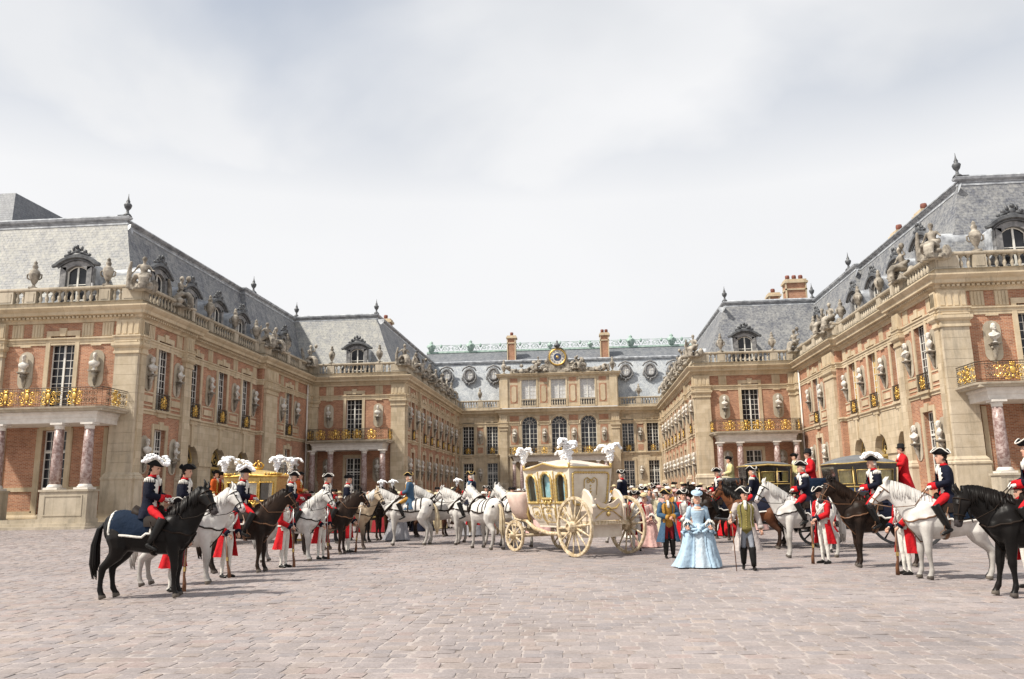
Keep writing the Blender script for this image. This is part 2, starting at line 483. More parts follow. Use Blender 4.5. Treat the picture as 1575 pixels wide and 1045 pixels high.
# twelve shared shapes for the stones that can be picked out one by one (unit footprint, real height)
def stone_shape(r, bevel=(0.055, 0.07)):
    o = MB()
    j = lambda a: r.uniform(-a, a)
    def rect(s, z, jz):
        return [(-s[0] + j(.035), -s[1] + j(.035), z + j(jz)), (s[0] + j(.035), -s[1] + j(.035), z + j(jz)), (s[0] + j(.035), s[1] + j(.035), z + j(jz)), (-s[0] + j(.035), s[1] + j(.035), z + j(jz))]
    def oct(s, z, jz, c=0.22):
        p = rect(s, z, jz); q = []
        for k in range(4):
            a, b_, c_ = Vector(p[k - 1]), Vector(p[k]), Vector(p[(k + 1) % 4])
            q.append(b_.lerp(a, c * 0.5)); q.append(b_.lerp(c_, c * 0.5))
        return q
    r0 = oct((0.482, 0.474), -0.05, 0, 0.10); r1 = oct((0.474, 0.466), -0.008, 0.002, 0.12); r2 = oct((0.44, 0.43), 0.001, 0.002, 0.2)
    o.loft([r0, r1, r2], cap=False, smooth=False)
    b0 = len(o.v) - 8
    o.v.append((j(.06), j(.06), 0.0025 + j(.0015)))
    for k in range(8):
        o.f.append((b0 + k, b0 + (k + 1) % 8, len(o.v) - 1)); o.m.append(0); o.sm.append(False)
    return o
shapes = [stone_shape(cr) for _ in range(14)]
smesh = [s.mesh('cobblestone', 'cobble') for s in shapes]
rest = MB()
vv, ff = [], []
for s in stones:
    cx, cy = (s[0] + s[1]) / 2, (s[2] + s[3]) / 2
    dx, dy = cfield(cx, cy)
    if abs(cx - SEAM) < 0.4: dx *= 0.15
    h = gz(cy) + cr.uniform(-0.0045, 0.0045)
    rz = cr.uniform(-0.05, 0.05)
    if s in near:
        o = part('cobblestone', cr.choice(smesh), ground, (cx + dx, cy + dy, h), rz, scale=((s[1] - s[0]), (s[3] - s[2]), 1.0))
        o.rotation_euler = (cr.uniform(-0.012, 0.012), cr.uniform(-0.010, 0.010), rz)
    elif cy < 19:
        k = cr.choice(shapes)
        c_, s_ = math.cos(rz), math.sin(rz); lx, ly = s[1] - s[0], s[3] - s[2]
        tx, ty = cr.uniform(-.014, .014), cr.uniform(-.014, .014)
        o = len(vv)
        for p in k.v:
            px, py = p[0] * lx, p[1] * ly
            vv.append((cx + dx + px * c_ - py * s_, cy + dy + px * s_ + py * c_, h + p[2] + px * tx + py * ty))
        ff.extend([tuple(i + o for i in f) for f in k.f])
    else:
        lx, ly = (s[1] - s[0]) / 2, (s[3] - s[2]) / 2
        o = len(vv)
        tx, ty = cr.uniform(-.014, .014), cr.uniform(-.014, .014)
        for (q, z) in ((0.97, -0.04), (0.90, 0.001)):
            for sx, sy in ((-1, -1), (1, -1), (1, 1), (-1, 1)):
                px, py = sx * (lx - (1 - q) * 0.12), sy * (ly - (1 - q) * 0.12)
                vv.append((cx + dx + px, cy + dy + py, h + z + px * tx + py * ty))
        for k in range(4): ff.append((o + k, o + (k + 1) % 4, o + 4 + (k + 1) % 4, o + 4 + k))
        ff.append((o + 4, o + 5, o + 6, o + 7))
me = bpy.data.meshes.new('cobblestones_field'); me.from_pydata(vv, [], ff); me.materials.append(M['cobble'])
me.polygons.foreach_set('use_smooth', [False] * len(ff)); me.update()
co = part('cobblestones', me, ground); co['kind'] = 'stuff'
del vv, ff, stones
# ------------------------------------------------------------------ palace: helpers
A_, B_, Y1, Y2, Y3 = 22.75, 13.6, 45.0, 75.7, 109.6
STEP = 0.42
class Fac:
    """one wall plane; local x runs along the wall, local -y points out of it"""
    def __init__(s, bld, ox, oy, rz, U):
        s.b = bld; s.o = Vector((ox, oy, 0)) - bld.location; s.rz = rz; s.U = U
        s.c, s.s = math.cos(rz), math.sin(rz)
    def at(s, u, z=0, outw=0):
        return (s.o.x + u * s.c + outw * s.s, s.o.y + u * s.s - outw * s.c, s.o.z + z)
    def place(s, name, data, u, z=0, outw=0, parent=None, mats=None, scale=None):
        if parent is None:
            return part(name, data, s.b, s.at(u, z, outw), s.rz, mats, scale=scale)
        return part(name, data, parent, (u, -outw, z), 0, mats, scale=scale)
    def build(s, name, mb, mats):
        return part(name, mb, s.b, s.at(0), s.rz, mats)
    def world(s, u, z=0, outw=0):
        p = s.at(u, z, outw)
        return (p[0] + s.b.location.x, p[1] + s.b.location.y, p[2] + s.b.location.z)

def wall(mb, u0, u1, z0, z1, ops=(), depth=0.38, mi=0, outw=0.0):
    y = -outw
    us = sorted({u0, u1, *[o[0] for o in ops], *[o[1] for o in ops]})
    us = [u for u in us if u0 - 1e-6 <= u <= u1 + 1e-6]
    for a, b in zip(us, us[1:]):
        m = (a + b) / 2
        cuts = sorted([(o[2], o[3]) for o in ops if o[0] < m < o[1]])
        z = z0
        for ca, cb in cuts + [(z1, z1)]:
            if ca > z + 1e-4: mb.add([(a, y, z), (b, y, z), (b, y, ca), (a, y, ca)], [(0, 1, 2, 3)], mi)
            z = max(z, cb)
    for o in ops:
        a, b, c, d = o[:4]; arch = len(o) > 4 and o[4]
        r = (b - a) / 2; zs = d - r if arch else d
        mb.add([(a, y, c), (a, y + depth, c), (a, y + depth, zs), (a, y, zs)], [(0, 1, 2, 3)], mi)
        mb.add([(b, y, c), (b, y + depth, c), (b, y + depth, zs), (b, y, zs)], [(3, 2, 1, 0)], mi)
        if c > z0 + 1e-3: mb.add([(a, y, c), (b, y, c), (b, y + depth, c), (a, y + depth, c)], [(0, 1, 2, 3)], mi)
        if not arch:
            mb.add([(a, y, d), (b, y, d), (b, y + depth, d), (a, y + depth, d)], [(3, 2, 1, 0)], mi)
        else:
            n = 14; uc = (a + b) / 2
            arc = [(uc - r * math.cos(PI * i / n), zs + r * math.sin(PI * i / n)) for i in range(n + 1)]
            for (p, q) in zip(arc, arc[1:]):
                mb.add([(p[0], y, p[1]), (q[0], y, q[1]), (q[0], y + depth, q[1]), (p[0], y + depth, p[1])], [(3, 2, 1, 0)], mi)
                mb.add([(p[0], y, p[1]), (q[0], y, q[1]), (q[0], y, d), (p[0], y, d)], [(0, 1, 2, 3)], mi)
    return mb

def sweep(mb, path, prof, mi=0, smooth=False, close_prof=False, mis=None, segmi=None):
    """sweep profile (out, z) along a plan polyline; out is to the right of travel; mitred corners"""
    P = [Vector((p[0], p[1])) for p in path]
    offs = []
    for i, p in enumerate(P):
        d0 = (P[i] - P[i - 1]).normalized() if i > 0 else None
        d1 = (P[i + 1] - P[i]).normalized() if i < len(P) - 1 else None
        if d0 is None: n = Vector((d1.y, -d1.x))
        elif d1 is None: n = Vector((d0.y, -d0.x))
        else:
            n0 = Vector((d0.y, -d0.x)); n1 = Vector((d1.y, -d1.x))
            n = (n0 + n1); n = n / max(0.2, n.dot(n0)) if n.length > 1e-6 else n0
        offs.append(n)
    if close_prof: prof = list(prof) + [prof[0]]
    o = len(mb.v); k = len(prof)
    for p, n in zip(P, offs):
        for (d, z) in prof: mb.v.append((p.x + n.x * d, p.y + n.y * d, z))
    for i in range(len(P) - 1):
        for j in range(k - 1):
            a = o + i * k + j
            mb.f.append((a, a + k, a + k + 1, a + 1)); mb.m.append(segmi[i] if segmi else (mis[j] if mis else mi)); mb.sm.append(smooth)
    if close_prof:
        for i, rv in ((0, False), (len(P) - 1, True)):
            idx = [o + i * k + j for j in range(k - 1)]
            mb.f.append(tuple(idx if rv else idx[::-1])); mb.m.append(mi); mb.sm.append(False)
    return mb

PROF_CORNICE = [(0.0, 12.28), (0.10, 12.28), (0.12, 12.42), (0.22, 12.50), (0.24, 12.62), (0.50, 12.68), (0.52, 12.86), (0.62, 12.95), (0.72, 13.08), (0.72, 13.16), (0.10, 13.2), (0.05, 13.2)]
PROF_BLOCK = [(0.0, 13.15), (0.08, 13.19), (0.08, 13.55), (0.0, 13.56), (-0.36, 13.56), (-0.36, 13.15)]
PROF_RAIL = [(-0.02, 14.32), (0.06, 14.34), (0.09, 14.40), (0.09, 14.48), (0.04, 14.52), (-0.34, 14.52), (-0.39, 14.48), (-0.39, 14.40), (-0.34, 14.34), (-0.28, 14.32)]
PROF_ARCHI = [(0.0, 10.95), (0.05, 10.95), (0.05, 11.12), (0.08, 11.12), (0.08, 11.27), (0.14, 11.30), (0.14, 11.38), (0.0, 11.40)]
PROF_STRING = [(0.0, 6.86), (0.05, 6.88), (0.05, 7.02), (0.13, 7.06), (0.13, 7.16), (0.0, 7.20)]
PROF_PLINTH = [(0.0, -0.5), (0.16, -0.5), (0.16, 0.95), (0.10, 1.08), (0.0, 1.10)]

# ---- shared shapes
def window_frame(wd, h, cols, rows, transom=None, arch=False):
    """joinery; origin at the middle of the sill; local y=0 is the frame's front"""
    o = MB(); t = 0.07; x0, x1 = -wd / 2, wd / 2
    hr = h - wd / 2 if arch else h
    o.box(x0, x0 + t, 0, 0.08, 0, hr); o.box(x1 - t, x1, 0, 0.08, 0, hr)
    o.box(x0 + t, x1 - t, 0, 0.08, 0, 0.1)
    if not arch: o.box(x0 + t, x1 - t, 0, 0.08, h - t, h)
    o.box(-0.06, 0.06, -0.02, 0.08, 0.1, (h - t) if not arch else hr)
    if transom: o.box(x0 + t, x1 - t, -0.025, 0.075, transom - 0.06, transom + 0.06)
    half = (wd / 2 - t - 0.06); cw = half / (cols / 2)
    for sgn in (-1, 1):
        for c in range(1, cols // 2):
            x = sgn * (0.06 + c * cw)
            o.box(x - 0.017, x + 0.017, 0.02, 0.06, 0.1, hr - 0.02 if not arch else hr)
    rh = (hr - 0.1 - (0 if arch else t)) / rows
    for r in range(1, rows + (1 if arch else 0)):
        z = 0.1 + r * rh
        if transom and abs(z - transom) < 0.1: continue
        for (xa, xb) in ((x0 + t, -0.06), (0.06, x1 - t)):
            o.box(xa, xb, 0.022, 0.058, z - 0.017, z + 0.017)
    if arch:
        rr = wd / 2; n = 14
        for rad, th in ((rr - t / 2, t / 2), (rr * 0.52, 0.02)):
            pts = [(-rad * math.cos(PI * i / n), 0.04, hr + rad * math.sin(PI * i / n)) for i in range(n + 1)]
            o.tube(pts, th, n=4, smooth=False)
        for k in range(1, 6):
            a = PI * k / 6
            o.tube([(-0.1 * math.cos(a), 0.04, hr + 0.1 * math.sin(a)), (-(rr - t) * math.cos(a), 0.04, hr + (rr - t) * math.sin(a))], 0.02, n=4, smooth=False)
    return o
def window_glass(wd, h, arch=False):
    o = MB()
    if not arch: o.box(-wd / 2 + 0.03, wd / 2 - 0.03, 0.045, 0.055, 0.03, h - 0.03)
    else:
        n = 14; r = wd / 2 - 0.03; zs = h - wd / 2
        o.prism([(-r, 0.03), (r, 0.03)] + [(r * math.cos(PI * i / n), zs + r * math.sin(PI * i / n)) for i in range(n + 1)], 0.045, 0.055)
    return o
def pane_grid(wd, h, cols, rows, t=0.07, transom=None):
    """centres and size of each pane"""
    half = (wd / 2 - t - 0.06); cw = half / (cols / 2); rh = (h - 0.1 - t) / rows
    out_ = []
    for sgn in (-1, 1):
        for c in range(cols // 2):
            for r in range(rows):
                out_.append((sgn * (0.06 + (c + 0.5) * cw), 0.1 + (r + 0.5) * rh))
    return out_, cw - 0.03, rh - 0.03
WM = {}
def win_meshes(key, wd, h, cols, rows, transom=None, arch=False, glass='glass_dark'):
    if key not in WM:
        WM[key] = (window_frame(wd, h, cols, rows, transom, arch).mesh('window', 'joinery'), window_glass(wd, h, arch).mesh('glass', glass), (wd, h, cols, rows))
    return WM[key]
win_meshes('upper', 1.56, 4.30, 4, 9)
win_meshes('lower', 1.40, 4.05, 4, 8, 2.75)
win_meshes('door', 1.50, 5.0, 4, 9, 3.75)
win_meshes('arched', 2.1, 5.0, 4, 6, None, True)
win_meshes('attic', 2.0, 2.9, 4, 5, None, False, 'curtain')
PANES = {}
def add_window(F, key, u, z, outw=-0.26, panes=False, label=None):
    fm, gm, (wd, h, cols, rows) = WM[key]
    o = F.place('window', fm, u, z, outw)
    if label: o['label'] = label
    if panes:
        cs, pw, ph = pane_grid(wd, h, cols, rows)
        if key not in PANES:
            PANES[key] = MB().box(-pw / 2 - 0.012, pw / 2 + 0.012, 0.036, 0.044, -ph / 2 - 0.012, ph / 2 + 0.012).mesh('pane', 'glass_dark')
        pr = random.Random(int(u * 100))
        for (x, zz) in cs:
            p = part('pane', PANES[key], o, (x, 0, zz))
            p.rotation_euler = (pr.uniform(-0.012, 0.012), 0, pr.uniform(-0.012, 0.012))
        part('room_backing', MB().box(-wd / 2 + 0.05, wd / 2 - 0.05, 0.07, 0.078, 0.05, h - 0.05), o, mats='glass_dark')
    else:
        part('glass', gm, o)
    return o

def surround_mesh(wd, z0, z1, key=True, t=0.26, p=0.07):
    o = MB(); a, b = -wd / 2, wd / 2
    o.box(a - t, a, -p, 0.0, z0, z1); o.box(b, b + t, -p, 0.0, z0, z1)
    o.box(a - t - 0.001, b + t + 0.001, -p - 0.004, 0.0, z1, z1 + 0.30)
    if key:
        o.prism([(-0.16, z1 - 0.02), (0.16, z1 - 0.02), (0.24, z1 + 0.46), (-0.24, z1 + 0.46)], -p - 0.07, 0.0)
    return o
SURR_UP = surround_mesh(1.56, 7.2, 11.5).mesh('window_surround', 'stone_trim')
SURR_LOW = surround_mesh(1.40, 1.1, 6.05).mesh('window_surround', 'stone_trim')

def spiral(cx, cz, r, turns, start, sgn=1, n=14):
    pts = []
    for i in range(n + 1):
        t = i / n; a = start + sgn * turns * 2 * PI * t; q = r * (1 - 0.8 * t)
        pts.append((cx + q * math.cos(a), 0, cz + q * math.sin(a)))
    return pts
def gold_ornament(w_=0.9, h=0.9):
    o = MB()
    o.ball((0, -0.03, h * 0.52), (0.15 * w_, 0.05, 0.2 * h), 8, 6)
    o.ball((0, -0.04, h * 0.80), (0.16 * w_, 0.045, 0.07 * h), 8, 4)
    for k in (-1, 0, 1): o.ball((k * 0.10 * w_, -0.03, h * 0.90), 0.045 * h, 6, 4)
    for s in (-1, 1):
        o.tube(spiral(s * 0.30 * w_, 0.30 * h, 0.17 * h, 1.1, PI / 2, s), [0.034 * h] * 15, 5)
        o.tube(spiral(s * 0.30 * w_, 0.68 * h, 0.14 * h, 1.1, -PI / 2, -s), [0.03 * h] * 15, 5)
        o.tube([(s * 0.12 * w_, 0, 0.12 * h), (s * 0.22 * w_, 0, 0.08 * h), (s * 0.40 * w_, 0, 0.10 * h)], [0.04 * h, 0.045 * h, 0.02 * h], 5)
        o.ball((s * 0.42 * w_, -0.01, 0.5 * h), (0.04, 0.03, 0.07), 6, 4)
    o.ball((0, -0.02, h * 0.2), (0.08 * w_, 0.04, 0.10 * h), 6, 4)
    return o
GOLD_BIG = gold_ornament(1.0, 1.0).mesh('gold_ornament', 'gold')
GOLD_SMALL = gold_ornament(0.78, 0.86).mesh('gold_emblem', 'gold')
def wrail():
    o = MB(); h = 1.02; a = 0.74
    o.box(-a, a, -0.02, 0.02, h - 0.05, h); o.box(-a, a, -0.02, 0.02, 0.04, 0.08)
    for k in range(15):
        x = -a + 2 * a * k / 14
        o.box(x - 0.011, x + 0.011, -0.011, 0.011, 0.08, h - 0.05)
    for s in (-1, 1):
        for zc in (0.3, 0.72):
            o.tube(spiral(s * 0.52, zc, 0.17, 1.2, 0, s), 0.016, 4, smooth=False)
    return o
WRAIL = wrail().mesh('window_railing', 'iron')
BRACKET = MB().prism([(-0.85, 0), (0.85, 0), (0.78, -0.14), (-0.78, -0.14)], -0.22, 0).box(-0.5, 0.5, -0.12, -0.0, -0.42, -0.14).mesh('sill', 'stone_trim')

# bust on its bracket
def head_mb(o, c, s=1.0, mi=0, hair=True):
    """simple head: skull, face wedge, nose, chin, hair; faces -y"""
    x, y, z = c
    prof = [(0.055, -0.135, 0.02), (0.07, -0.11, -0.012), (0.078, -0.06, -0.005), (0.084, 0.0, 0.0), (0.086, 0.05, 0.008), (0.08, 0.095, 0.012), (0.055, 0.125, 0.015), (0.02, 0.138, 0.015)]
    rings = []
    for r, zz, yo in prof:
        rings.append([(x + s * r * math.cos(2 * PI * j / 10), y + s * (yo + r * 1.18 * math.sin(2 * PI * j / 10)), z + s * zz) for j in range(10)])
    o.loft(rings, mi=mi)
    o.tube([(x, y - s * 0.10, z + s * 0.035), (x, y - s * 0.125, z - s * 0.025), (x, y - s * 0.098, z - s * 0.035)], [s * 0.012, s * 0.02, s * 0.014], 5, mi=mi)
    o.ball((x, y - s * 0.088, z - s * 0.112), (s * 0.03, s * 0.022, s * 0.022), 6, 4, mi=mi)
    o.ball((x, y - s * 0.09, z + s * 0.048), (s * 0.06, s * 0.016, s * 0.012), 6, 4, mi=mi)
    if hair:
        o.ball((x, y + s * 0.025, z + s * 0.055), (s * 0.098, s * 0.11, s * 0.105), 9, 6, mi=mi)
        for sd in (-1, 1):
            o.ball((x + sd * s * 0.085, y + s * 0.025, z - s * 0.02), (s * 0.03, s * 0.06, s * 0.09), 7, 5, mi=mi)
def bust_mb(kind):
    o = MB(); s = 1.55
    # socle
    o.lathe([(0.15, 0), (0.15, 0.04), (0.09, 0.07), (0.075, 0.15), (0.12, 0.19)], 10)
    # shoulders and chest
    rings = []
    for (z, rx, ry, yo) in [(0.18, 0.10, 0.08, 0), (0.27, 0.24, 0.13, -0.01), (0.40, 0.34, 0.17, -0.01), (0.52, 0.36, 0.155, 0.0), (0.60, 0.30, 0.13, 0.01), (0.645, 0.17, 0.11, 0.01), (0.69, 0.095, 0.095, 0), (0.80, 0.088, 0.09, -0.01)]:
        rings.append([(rx * math.cos(2 * PI * j / 12), yo + ry * math.sin(2 * PI * j / 12), z) for j in range(12)])
    o.loft(rings)
    head_mb(o, (0.0, -0.02, 0.98), s, hair=kind != 1)
    if kind == 1: o.ball((0, -0.06, 0.80), (0.10, 0.08, 0.13), 8, 5)      # beard
    if kind == 2: o.tube([(-0.33, -0.05, 0.55), (-0.1, -0.2, 0.42), (0.2, -0.19, 0.35), (0.36, -0.02, 0.45)], [0.05, 0.07, 0.07, 0.05], 6)
    if kind == 0: o.tube([(0.33, -0.03, 0.52), (0.12, -0.20, 0.48), (-0.15, -0.20, 0.36), (-0.33, -0.06, 0.42)], [0.06, 0.07, 0.06, 0.05], 6)
    return o
BUSTS = [bust_mb(k).mesh('marble_bust', 'marble') for k in range(3)]
def console_mb():
    o = MB()
    o.box(-0.32, 0.32, -0.44, 0.0, -0.06, 0.0); o.box(-0.27, 0.27, -0.38, 0.0, -0.13, -0.06)
    rings = []
    for (z, yo, rx, ry) in [(-0.13, -0.17, 0.2, 0.17), (-0.30, -0.17, 0.19, 0.17), (-0.45, -0.13, 0.14, 0.13), (-0.62, -0.12, 0.15, 0.12), (-0.78, -0.09, 0.10, 0.09), (-0.95, -0.06, 0.07, 0.06), (-1.05, -0.03, 0.02, 0.02)]:
        rings.append([(rx * math.cos(2 * PI * j / 10), yo + ry * math.sin(2 * PI * j / 10), z) for j in range(10)])
    o.loft(rings)
    for s in (-1, 1): o.ball((s * 0.17, -0.15, -0.28), (0.06, 0.14, 0.10), 7, 5)
    return o
CONSOLE = console_mb().mesh('console', 'statue_stone')
def oval_panel(hw, z0, z1, p):
    n = 10; pts = [(hw * math.cos(PI * i / n), z1 - hw + hw * math.sin(PI * i / n)) for i in range(n + 1)] + [(-hw * math.cos(PI * i / n), z0 + hw - hw * math.sin(PI * i / n)) for i in range(n + 1)]
    return MB().prism(pts[::-1], -p, 0.0)
NICHE = oval_panel(0.52, -1.15, 1.42, 0.05).mesh('niche_panel', 'stone_grey')
def panel_mesh(w_, h):
    o = MB(); t = 0.09
    o.box(-w_ / 2, w_ / 2, -0.035, 0, 0, t); o.box(-w_ / 2, w_ / 2, -0.035, 0, h - t, h)
    o.box(-w_ / 2, -w_ / 2 + t, -0.034, 0, t, h - t); o.box(w_ / 2 - t, w_ / 2, -0.034, 0, t, h - t)
    o.box(-w_ / 2 + 0.28, w_ / 2 - 0.28, -0.05, 0, 0.24, h - 0.24)
    return o
PANEL = panel_mesh(1.75, 0.86).mesh('wall_panel', 'stone_trim')
def frieze_mesh(n=4, w_=0.72):
    o = MB(); g = w_ / n
    o.box(-w_ / 2, w_ / 2, -0.03, 0, 11.42, 12.26)
    for k in range(n): o.box(-w_ / 2 + k * g + 0.03, -w_ / 2 + (k + 1) * g - 0.03, -0.06, -0.031, 11.46, 12.22)
    return o
FRIEZE = frieze_mesh().mesh('frieze_block', 'stone_trim')
GUTTAE = MB().box(-0.32, 0.32, -0.10, 0, 10.86, 10.94).mesh('guttae_strip', 'stone_trim')
BUST_SPOTS = []
def bust_bay(F, u, z, who, small=False, niche=True, panel=True, frieze=True, kind=None):
    k = rnd.randrange(3) if kind is None else kind
    sc_ = 0.88 if not small else 0.74
    if niche: F.place('niche_panel', NICHE, u, z, 0.0, scale=sc_)
    F.place('console', CONSOLE, u, z, 0.05, scale=sc_)
    p = F.world(u, z + 0.002, 0.05 + 0.22 * sc_)
    b = part('marble_bust', BUSTS[k], None, p, F.rz + rnd.uniform(-0.5, 0.5), scale=sc_)
    b['where'] = who
    BUST_SPOTS.append((b, who))
    if panel: F.place('wall_panel', PANEL, u, 7.36)
    if frieze:
        F.place('frieze_block', FRIEZE, u); F.place('guttae_strip', GUTTAE, u)
def upper_window(F, u, rail=True, panes=False, glass=None):
    F.place('window_surround', SURR_UP, u)
    w_ = add_window(F, 'upper', u, 7.2, panes=panes)
    if not panes:
        gl_ = glass or rnd.choice(('glass_dark', 'glass_dark', 'glass_dark', 'glass_blue'))
        if gl_ != 'glass_dark': setmat([c for c in w_.children if c.name.startswith('glass')][0], 0, gl_)
    if rail:
        r = F.place('window_railing', WRAIL, u, 7.22, 0.14)
        part('gold_emblem', GOLD_SMALL, r, (0, -0.02, 0.07))
        F.place('sill', BRACKET, u, 7.2, 0.0)
def lower_window(F, u, panes=False):
    F.place('window_surround', SURR_LOW, u)
    add_window(F, 'lower', u, 2.0, panes=panes)

def cap_prof():
    return [(0.0, 10.28), (0.05, 10.30), (0.05, 10.42), (0.02, 10.44), (0.02, 10.60), (0.10, 10.66), (0.16, 10.76), (0.16, 10.92), (0.0, 10.93)]
def stepped_box(o, u0, u1, d, prof, mi=0):
    """moulded band that wraps the three free sides of a pilaster of depth d"""
    path = [(u0, 0.0), (u0, -d), (u1, -d), (u1, 0.0)]
    sweep(o, [(p[0], p[1]) for p in path], prof, mi)
def pilaster(F, u0, u1, d=0.3, blocks=False, z0=0.0, rnd_=False, name='pilaster'):
    """shaft with base, plinth, capital; blocks: separate stones"""
    uc = (u0 + u1) / 2; hw = (u1 - u0) / 2
    b = MB()
    b.frustum((u0 - 0.17, u1 + 0.17, -d - 0.17, 0), (u0 - 0.15, u1 + 0.15, -d - 0.15, 0), z0, 2.95)
    b.box(u0 - 0.2, u1 + 0.2, -d - 0.2, 0, z0, z0 + 0.45)
    stepped_box(b, u0, u1, d, [(0.15, 2.95), (0.19, 3.0), (0.19, 3.1), (0.12, 3.16), (0.12, 3.24), (0.03, 3.36), (0.0, 3.4)])
    root = F.build(name, b, 'stone_block')
    c = MB()
    stepped_box(c, u0, u1, d, cap_prof()); c.box(u0, u1, -d, 0, 10.28, 12.3)
    g = (u1 - u0) / 4
    for k in range(4): c.box(u0 + k * g + 0.07, u0 + (k + 1) * g - 0.07, -d - 0.035, -d, 11.46, 12.2)
    c.box(u0 + 0.06, u1 - 0.06, -d - 0.11, -d, 10.96, 11.06)
    part('capital', c, root, mats='stone_trim')
    sweepb = MB(); stepped_box(sweepb, u0, u1, d, [(q[0] + 0.0, q[1]) for q in PROF_ARCHI])
    part('architrave', sweepb, root, mats='stone_trim')
    if not blocks:
        s = MB(); s.frustum((u0, u1, -d, 0), (u0 + 0.03, u1 - 0.03, -d + 0.03, 0), 3.24, 10.3)
        part('shaft', s, root, mats='stone')
    else:
        z = 3.24; i = 0; pr = random.Random(int(uc * 10))
        while z < 10.25:
            h = min(pr.uniform(0.42, 0.72), 10.3 - z)
            if 10.3 - z - h < 0.25: h = 10.3 - z
            t = 0.03 * (z - 3.24) / 7
            j = pr.uniform(-0.004, 0.004)
            s = MB(); e = 0.007
            s.frustum((u0 + t - j, u1 - t + j, -d + t - j, 0), (u0 + t - j, u1 - t + j, -d + t - j, 0), z + e, z + h - e)
            part('stone', s, root, mats='stone_block')
            z += h; i += 1
        s = MB(); s.box(u0 + 0.05, u1 - 0.05, -d + 0.05, 0, 3.24, 10.3)
        part('core', s, root, mats='stone')
    return root

# column of the porches
def column_parts(parent, loc, z0, z1, r=0.29):
    s = MB(); h = z1 - z0
    s.lathe([(r, z0 + 0.28), (r * 1.0, z0 + h * 0.33), (r * 0.93, z0 + h * 0.66), (r * 0.84, z1 - 0.34)], 16)
    col = part('column', s, parent, loc, mats='pink_marble')
    b = MB(); b.box(-r * 1.4, r * 1.4, -r * 1.4, r * 1.4, z0, z0 + 0.1)
    b.lathe([(r * 1.36, z0 + 0.1), (r * 1.42, z0 + 0.15), (r * 1.2, z0 + 0.2), (r * 1.22, z0 + 0.24), (r * 1.03, z0 + 0.285)], 16)
    part('base', b, col, mats='white_stone')
    c = MB(); c.lathe([(r * 0.85, z1 - 0.36), (r * 0.92, z1 - 0.3), (r * 0.88, z1 - 0.27), (r * 0.9, z1 - 0.2), (r * 1.12, z1 - 0.11)], 16)
    c.box(-r * 1.22, r * 1.22, -r * 1.22, r * 1.22, z1 - 0.11, z1)
    part('capital', c, col, mats='white_stone')
    return col

BALUSTER = MB().box(-0.10, 0.10, -0.10, 0.10, 0, 0.07).lathe([(0.07, 0.07), (0.055, 0.10), (0.105, 0.24), (0.11, 0.30), (0.08, 0.44), (0.05, 0.56), (0.048, 0.60), (0.08, 0.64), (0.06, 0.68)], 8).box(-0.095, 0.095, -0.095, 0.095, 0.68, 0.76).mesh('baluster', 'stone_grey')
def balustrade(bld, path, peds, name='balustrade'):
    """path: plan polyline (world); peds: list of (segment, t0, t1) solid stretches along that segment; balusters fill the rest"""
    o = MB(); L = bld.location
    pth = [(p[0] - L.x, p[1] - L.y) for p in path]
    sweep(o, pth, PROF_RAIL, close_prof=True)
    root = part(name, o, bld, mats='stone_grey')
    p2 = MB(); sweep(p2, pth, PROF_BLOCK, close_prof=True)
    part('blocking_course', p2, root, mats='stone_grey')
    for i in range(len(pth) - 1):
        a = Vector((*pth[i], 0)); b = Vector((*pth[i + 1], 0)); d = (b - a); Ls = d.length; d.normalize()
        n = Vector((d.y, -d.x, 0)); rz = math.atan2(d.y, d.x)
        sol = sorted([(t0, t1) for (s, t0, t1) in peds if s == i])
        for (t0, t1) in sol:
            q = MB(); q.box(t0, t1, -0.05, 0.33, 13.562, 14.318); q.box(t0 + 0.12, t1 - 0.12, -0.075, -0.051, 13.68, 14.2)
            part('pedestal', q, root, (a.x, a.y, 0), rz, mats='stone_grey')
        cur = 0.0
        for (t0, t1) in sol + [(Ls, Ls)]:
            gap = t0 - cur
            k = int(round(gap / 0.39))
            if gap > 0.25 and k >= 1:
                for j in range(k):
                    c = a + d * (cur + gap * (j + 0.5) / k) - n * 0.14
                    part('baluster', BALUSTER, root, (c.x, c.y, 13.56), rz)
            cur = max(cur, t1)
    return root

# urns and finials
URN = MB().box(-0.22, 0.22, -0.22, 0.22, 0, 0.10).lathe([(0.18, 0.10), (0.10, 0.17), (0.08, 0.28), (0.12, 0.34), (0.17, 0.44), (0.25, 0.62), (0.31, 0.84), (0.33, 0.98), (0.27, 1.04), (0.29, 1.10), (0.20, 1.18), (0.13, 1.26), (0.15, 1.34), (0.17, 1.42), (0.12, 1.50), (0.09, 1.58), (0.12, 1.64), (0.03, 1.78)], 12)
for _s in (-1, 1):
    URN.tube([(_s * 0.30, 0, 0.95), (_s * 0.41, 0, 0.90), (_s * 0.40, 0, 0.68), (_s * 0.27, 0, 0.58)], [0.045, 0.055, 0.05, 0.04], 6)
URN = URN.mesh('stone_urn', 'statue_stone')
URN_SPOTS = []
def urn(x, y, z, who, s=1.0):
    o = part('stone_urn', URN, None, (x, y, z), rnd.uniform(0, 6), scale=s)
    URN_SPOTS.append((o, who)); return o
FINIAL = MB().lathe([(0.30, 0), (0.22, 0.12), (0.10, 0.22), (0.08, 0.40), (0.20, 0.56), (0.26, 0.76), (0.22, 0.84), (0.11, 0.92), (0.13, 1.02), (0.07, 1.14), (0.03, 1.32), (0.012, 1.55)], 10).mesh('finial', 'lead_dark')

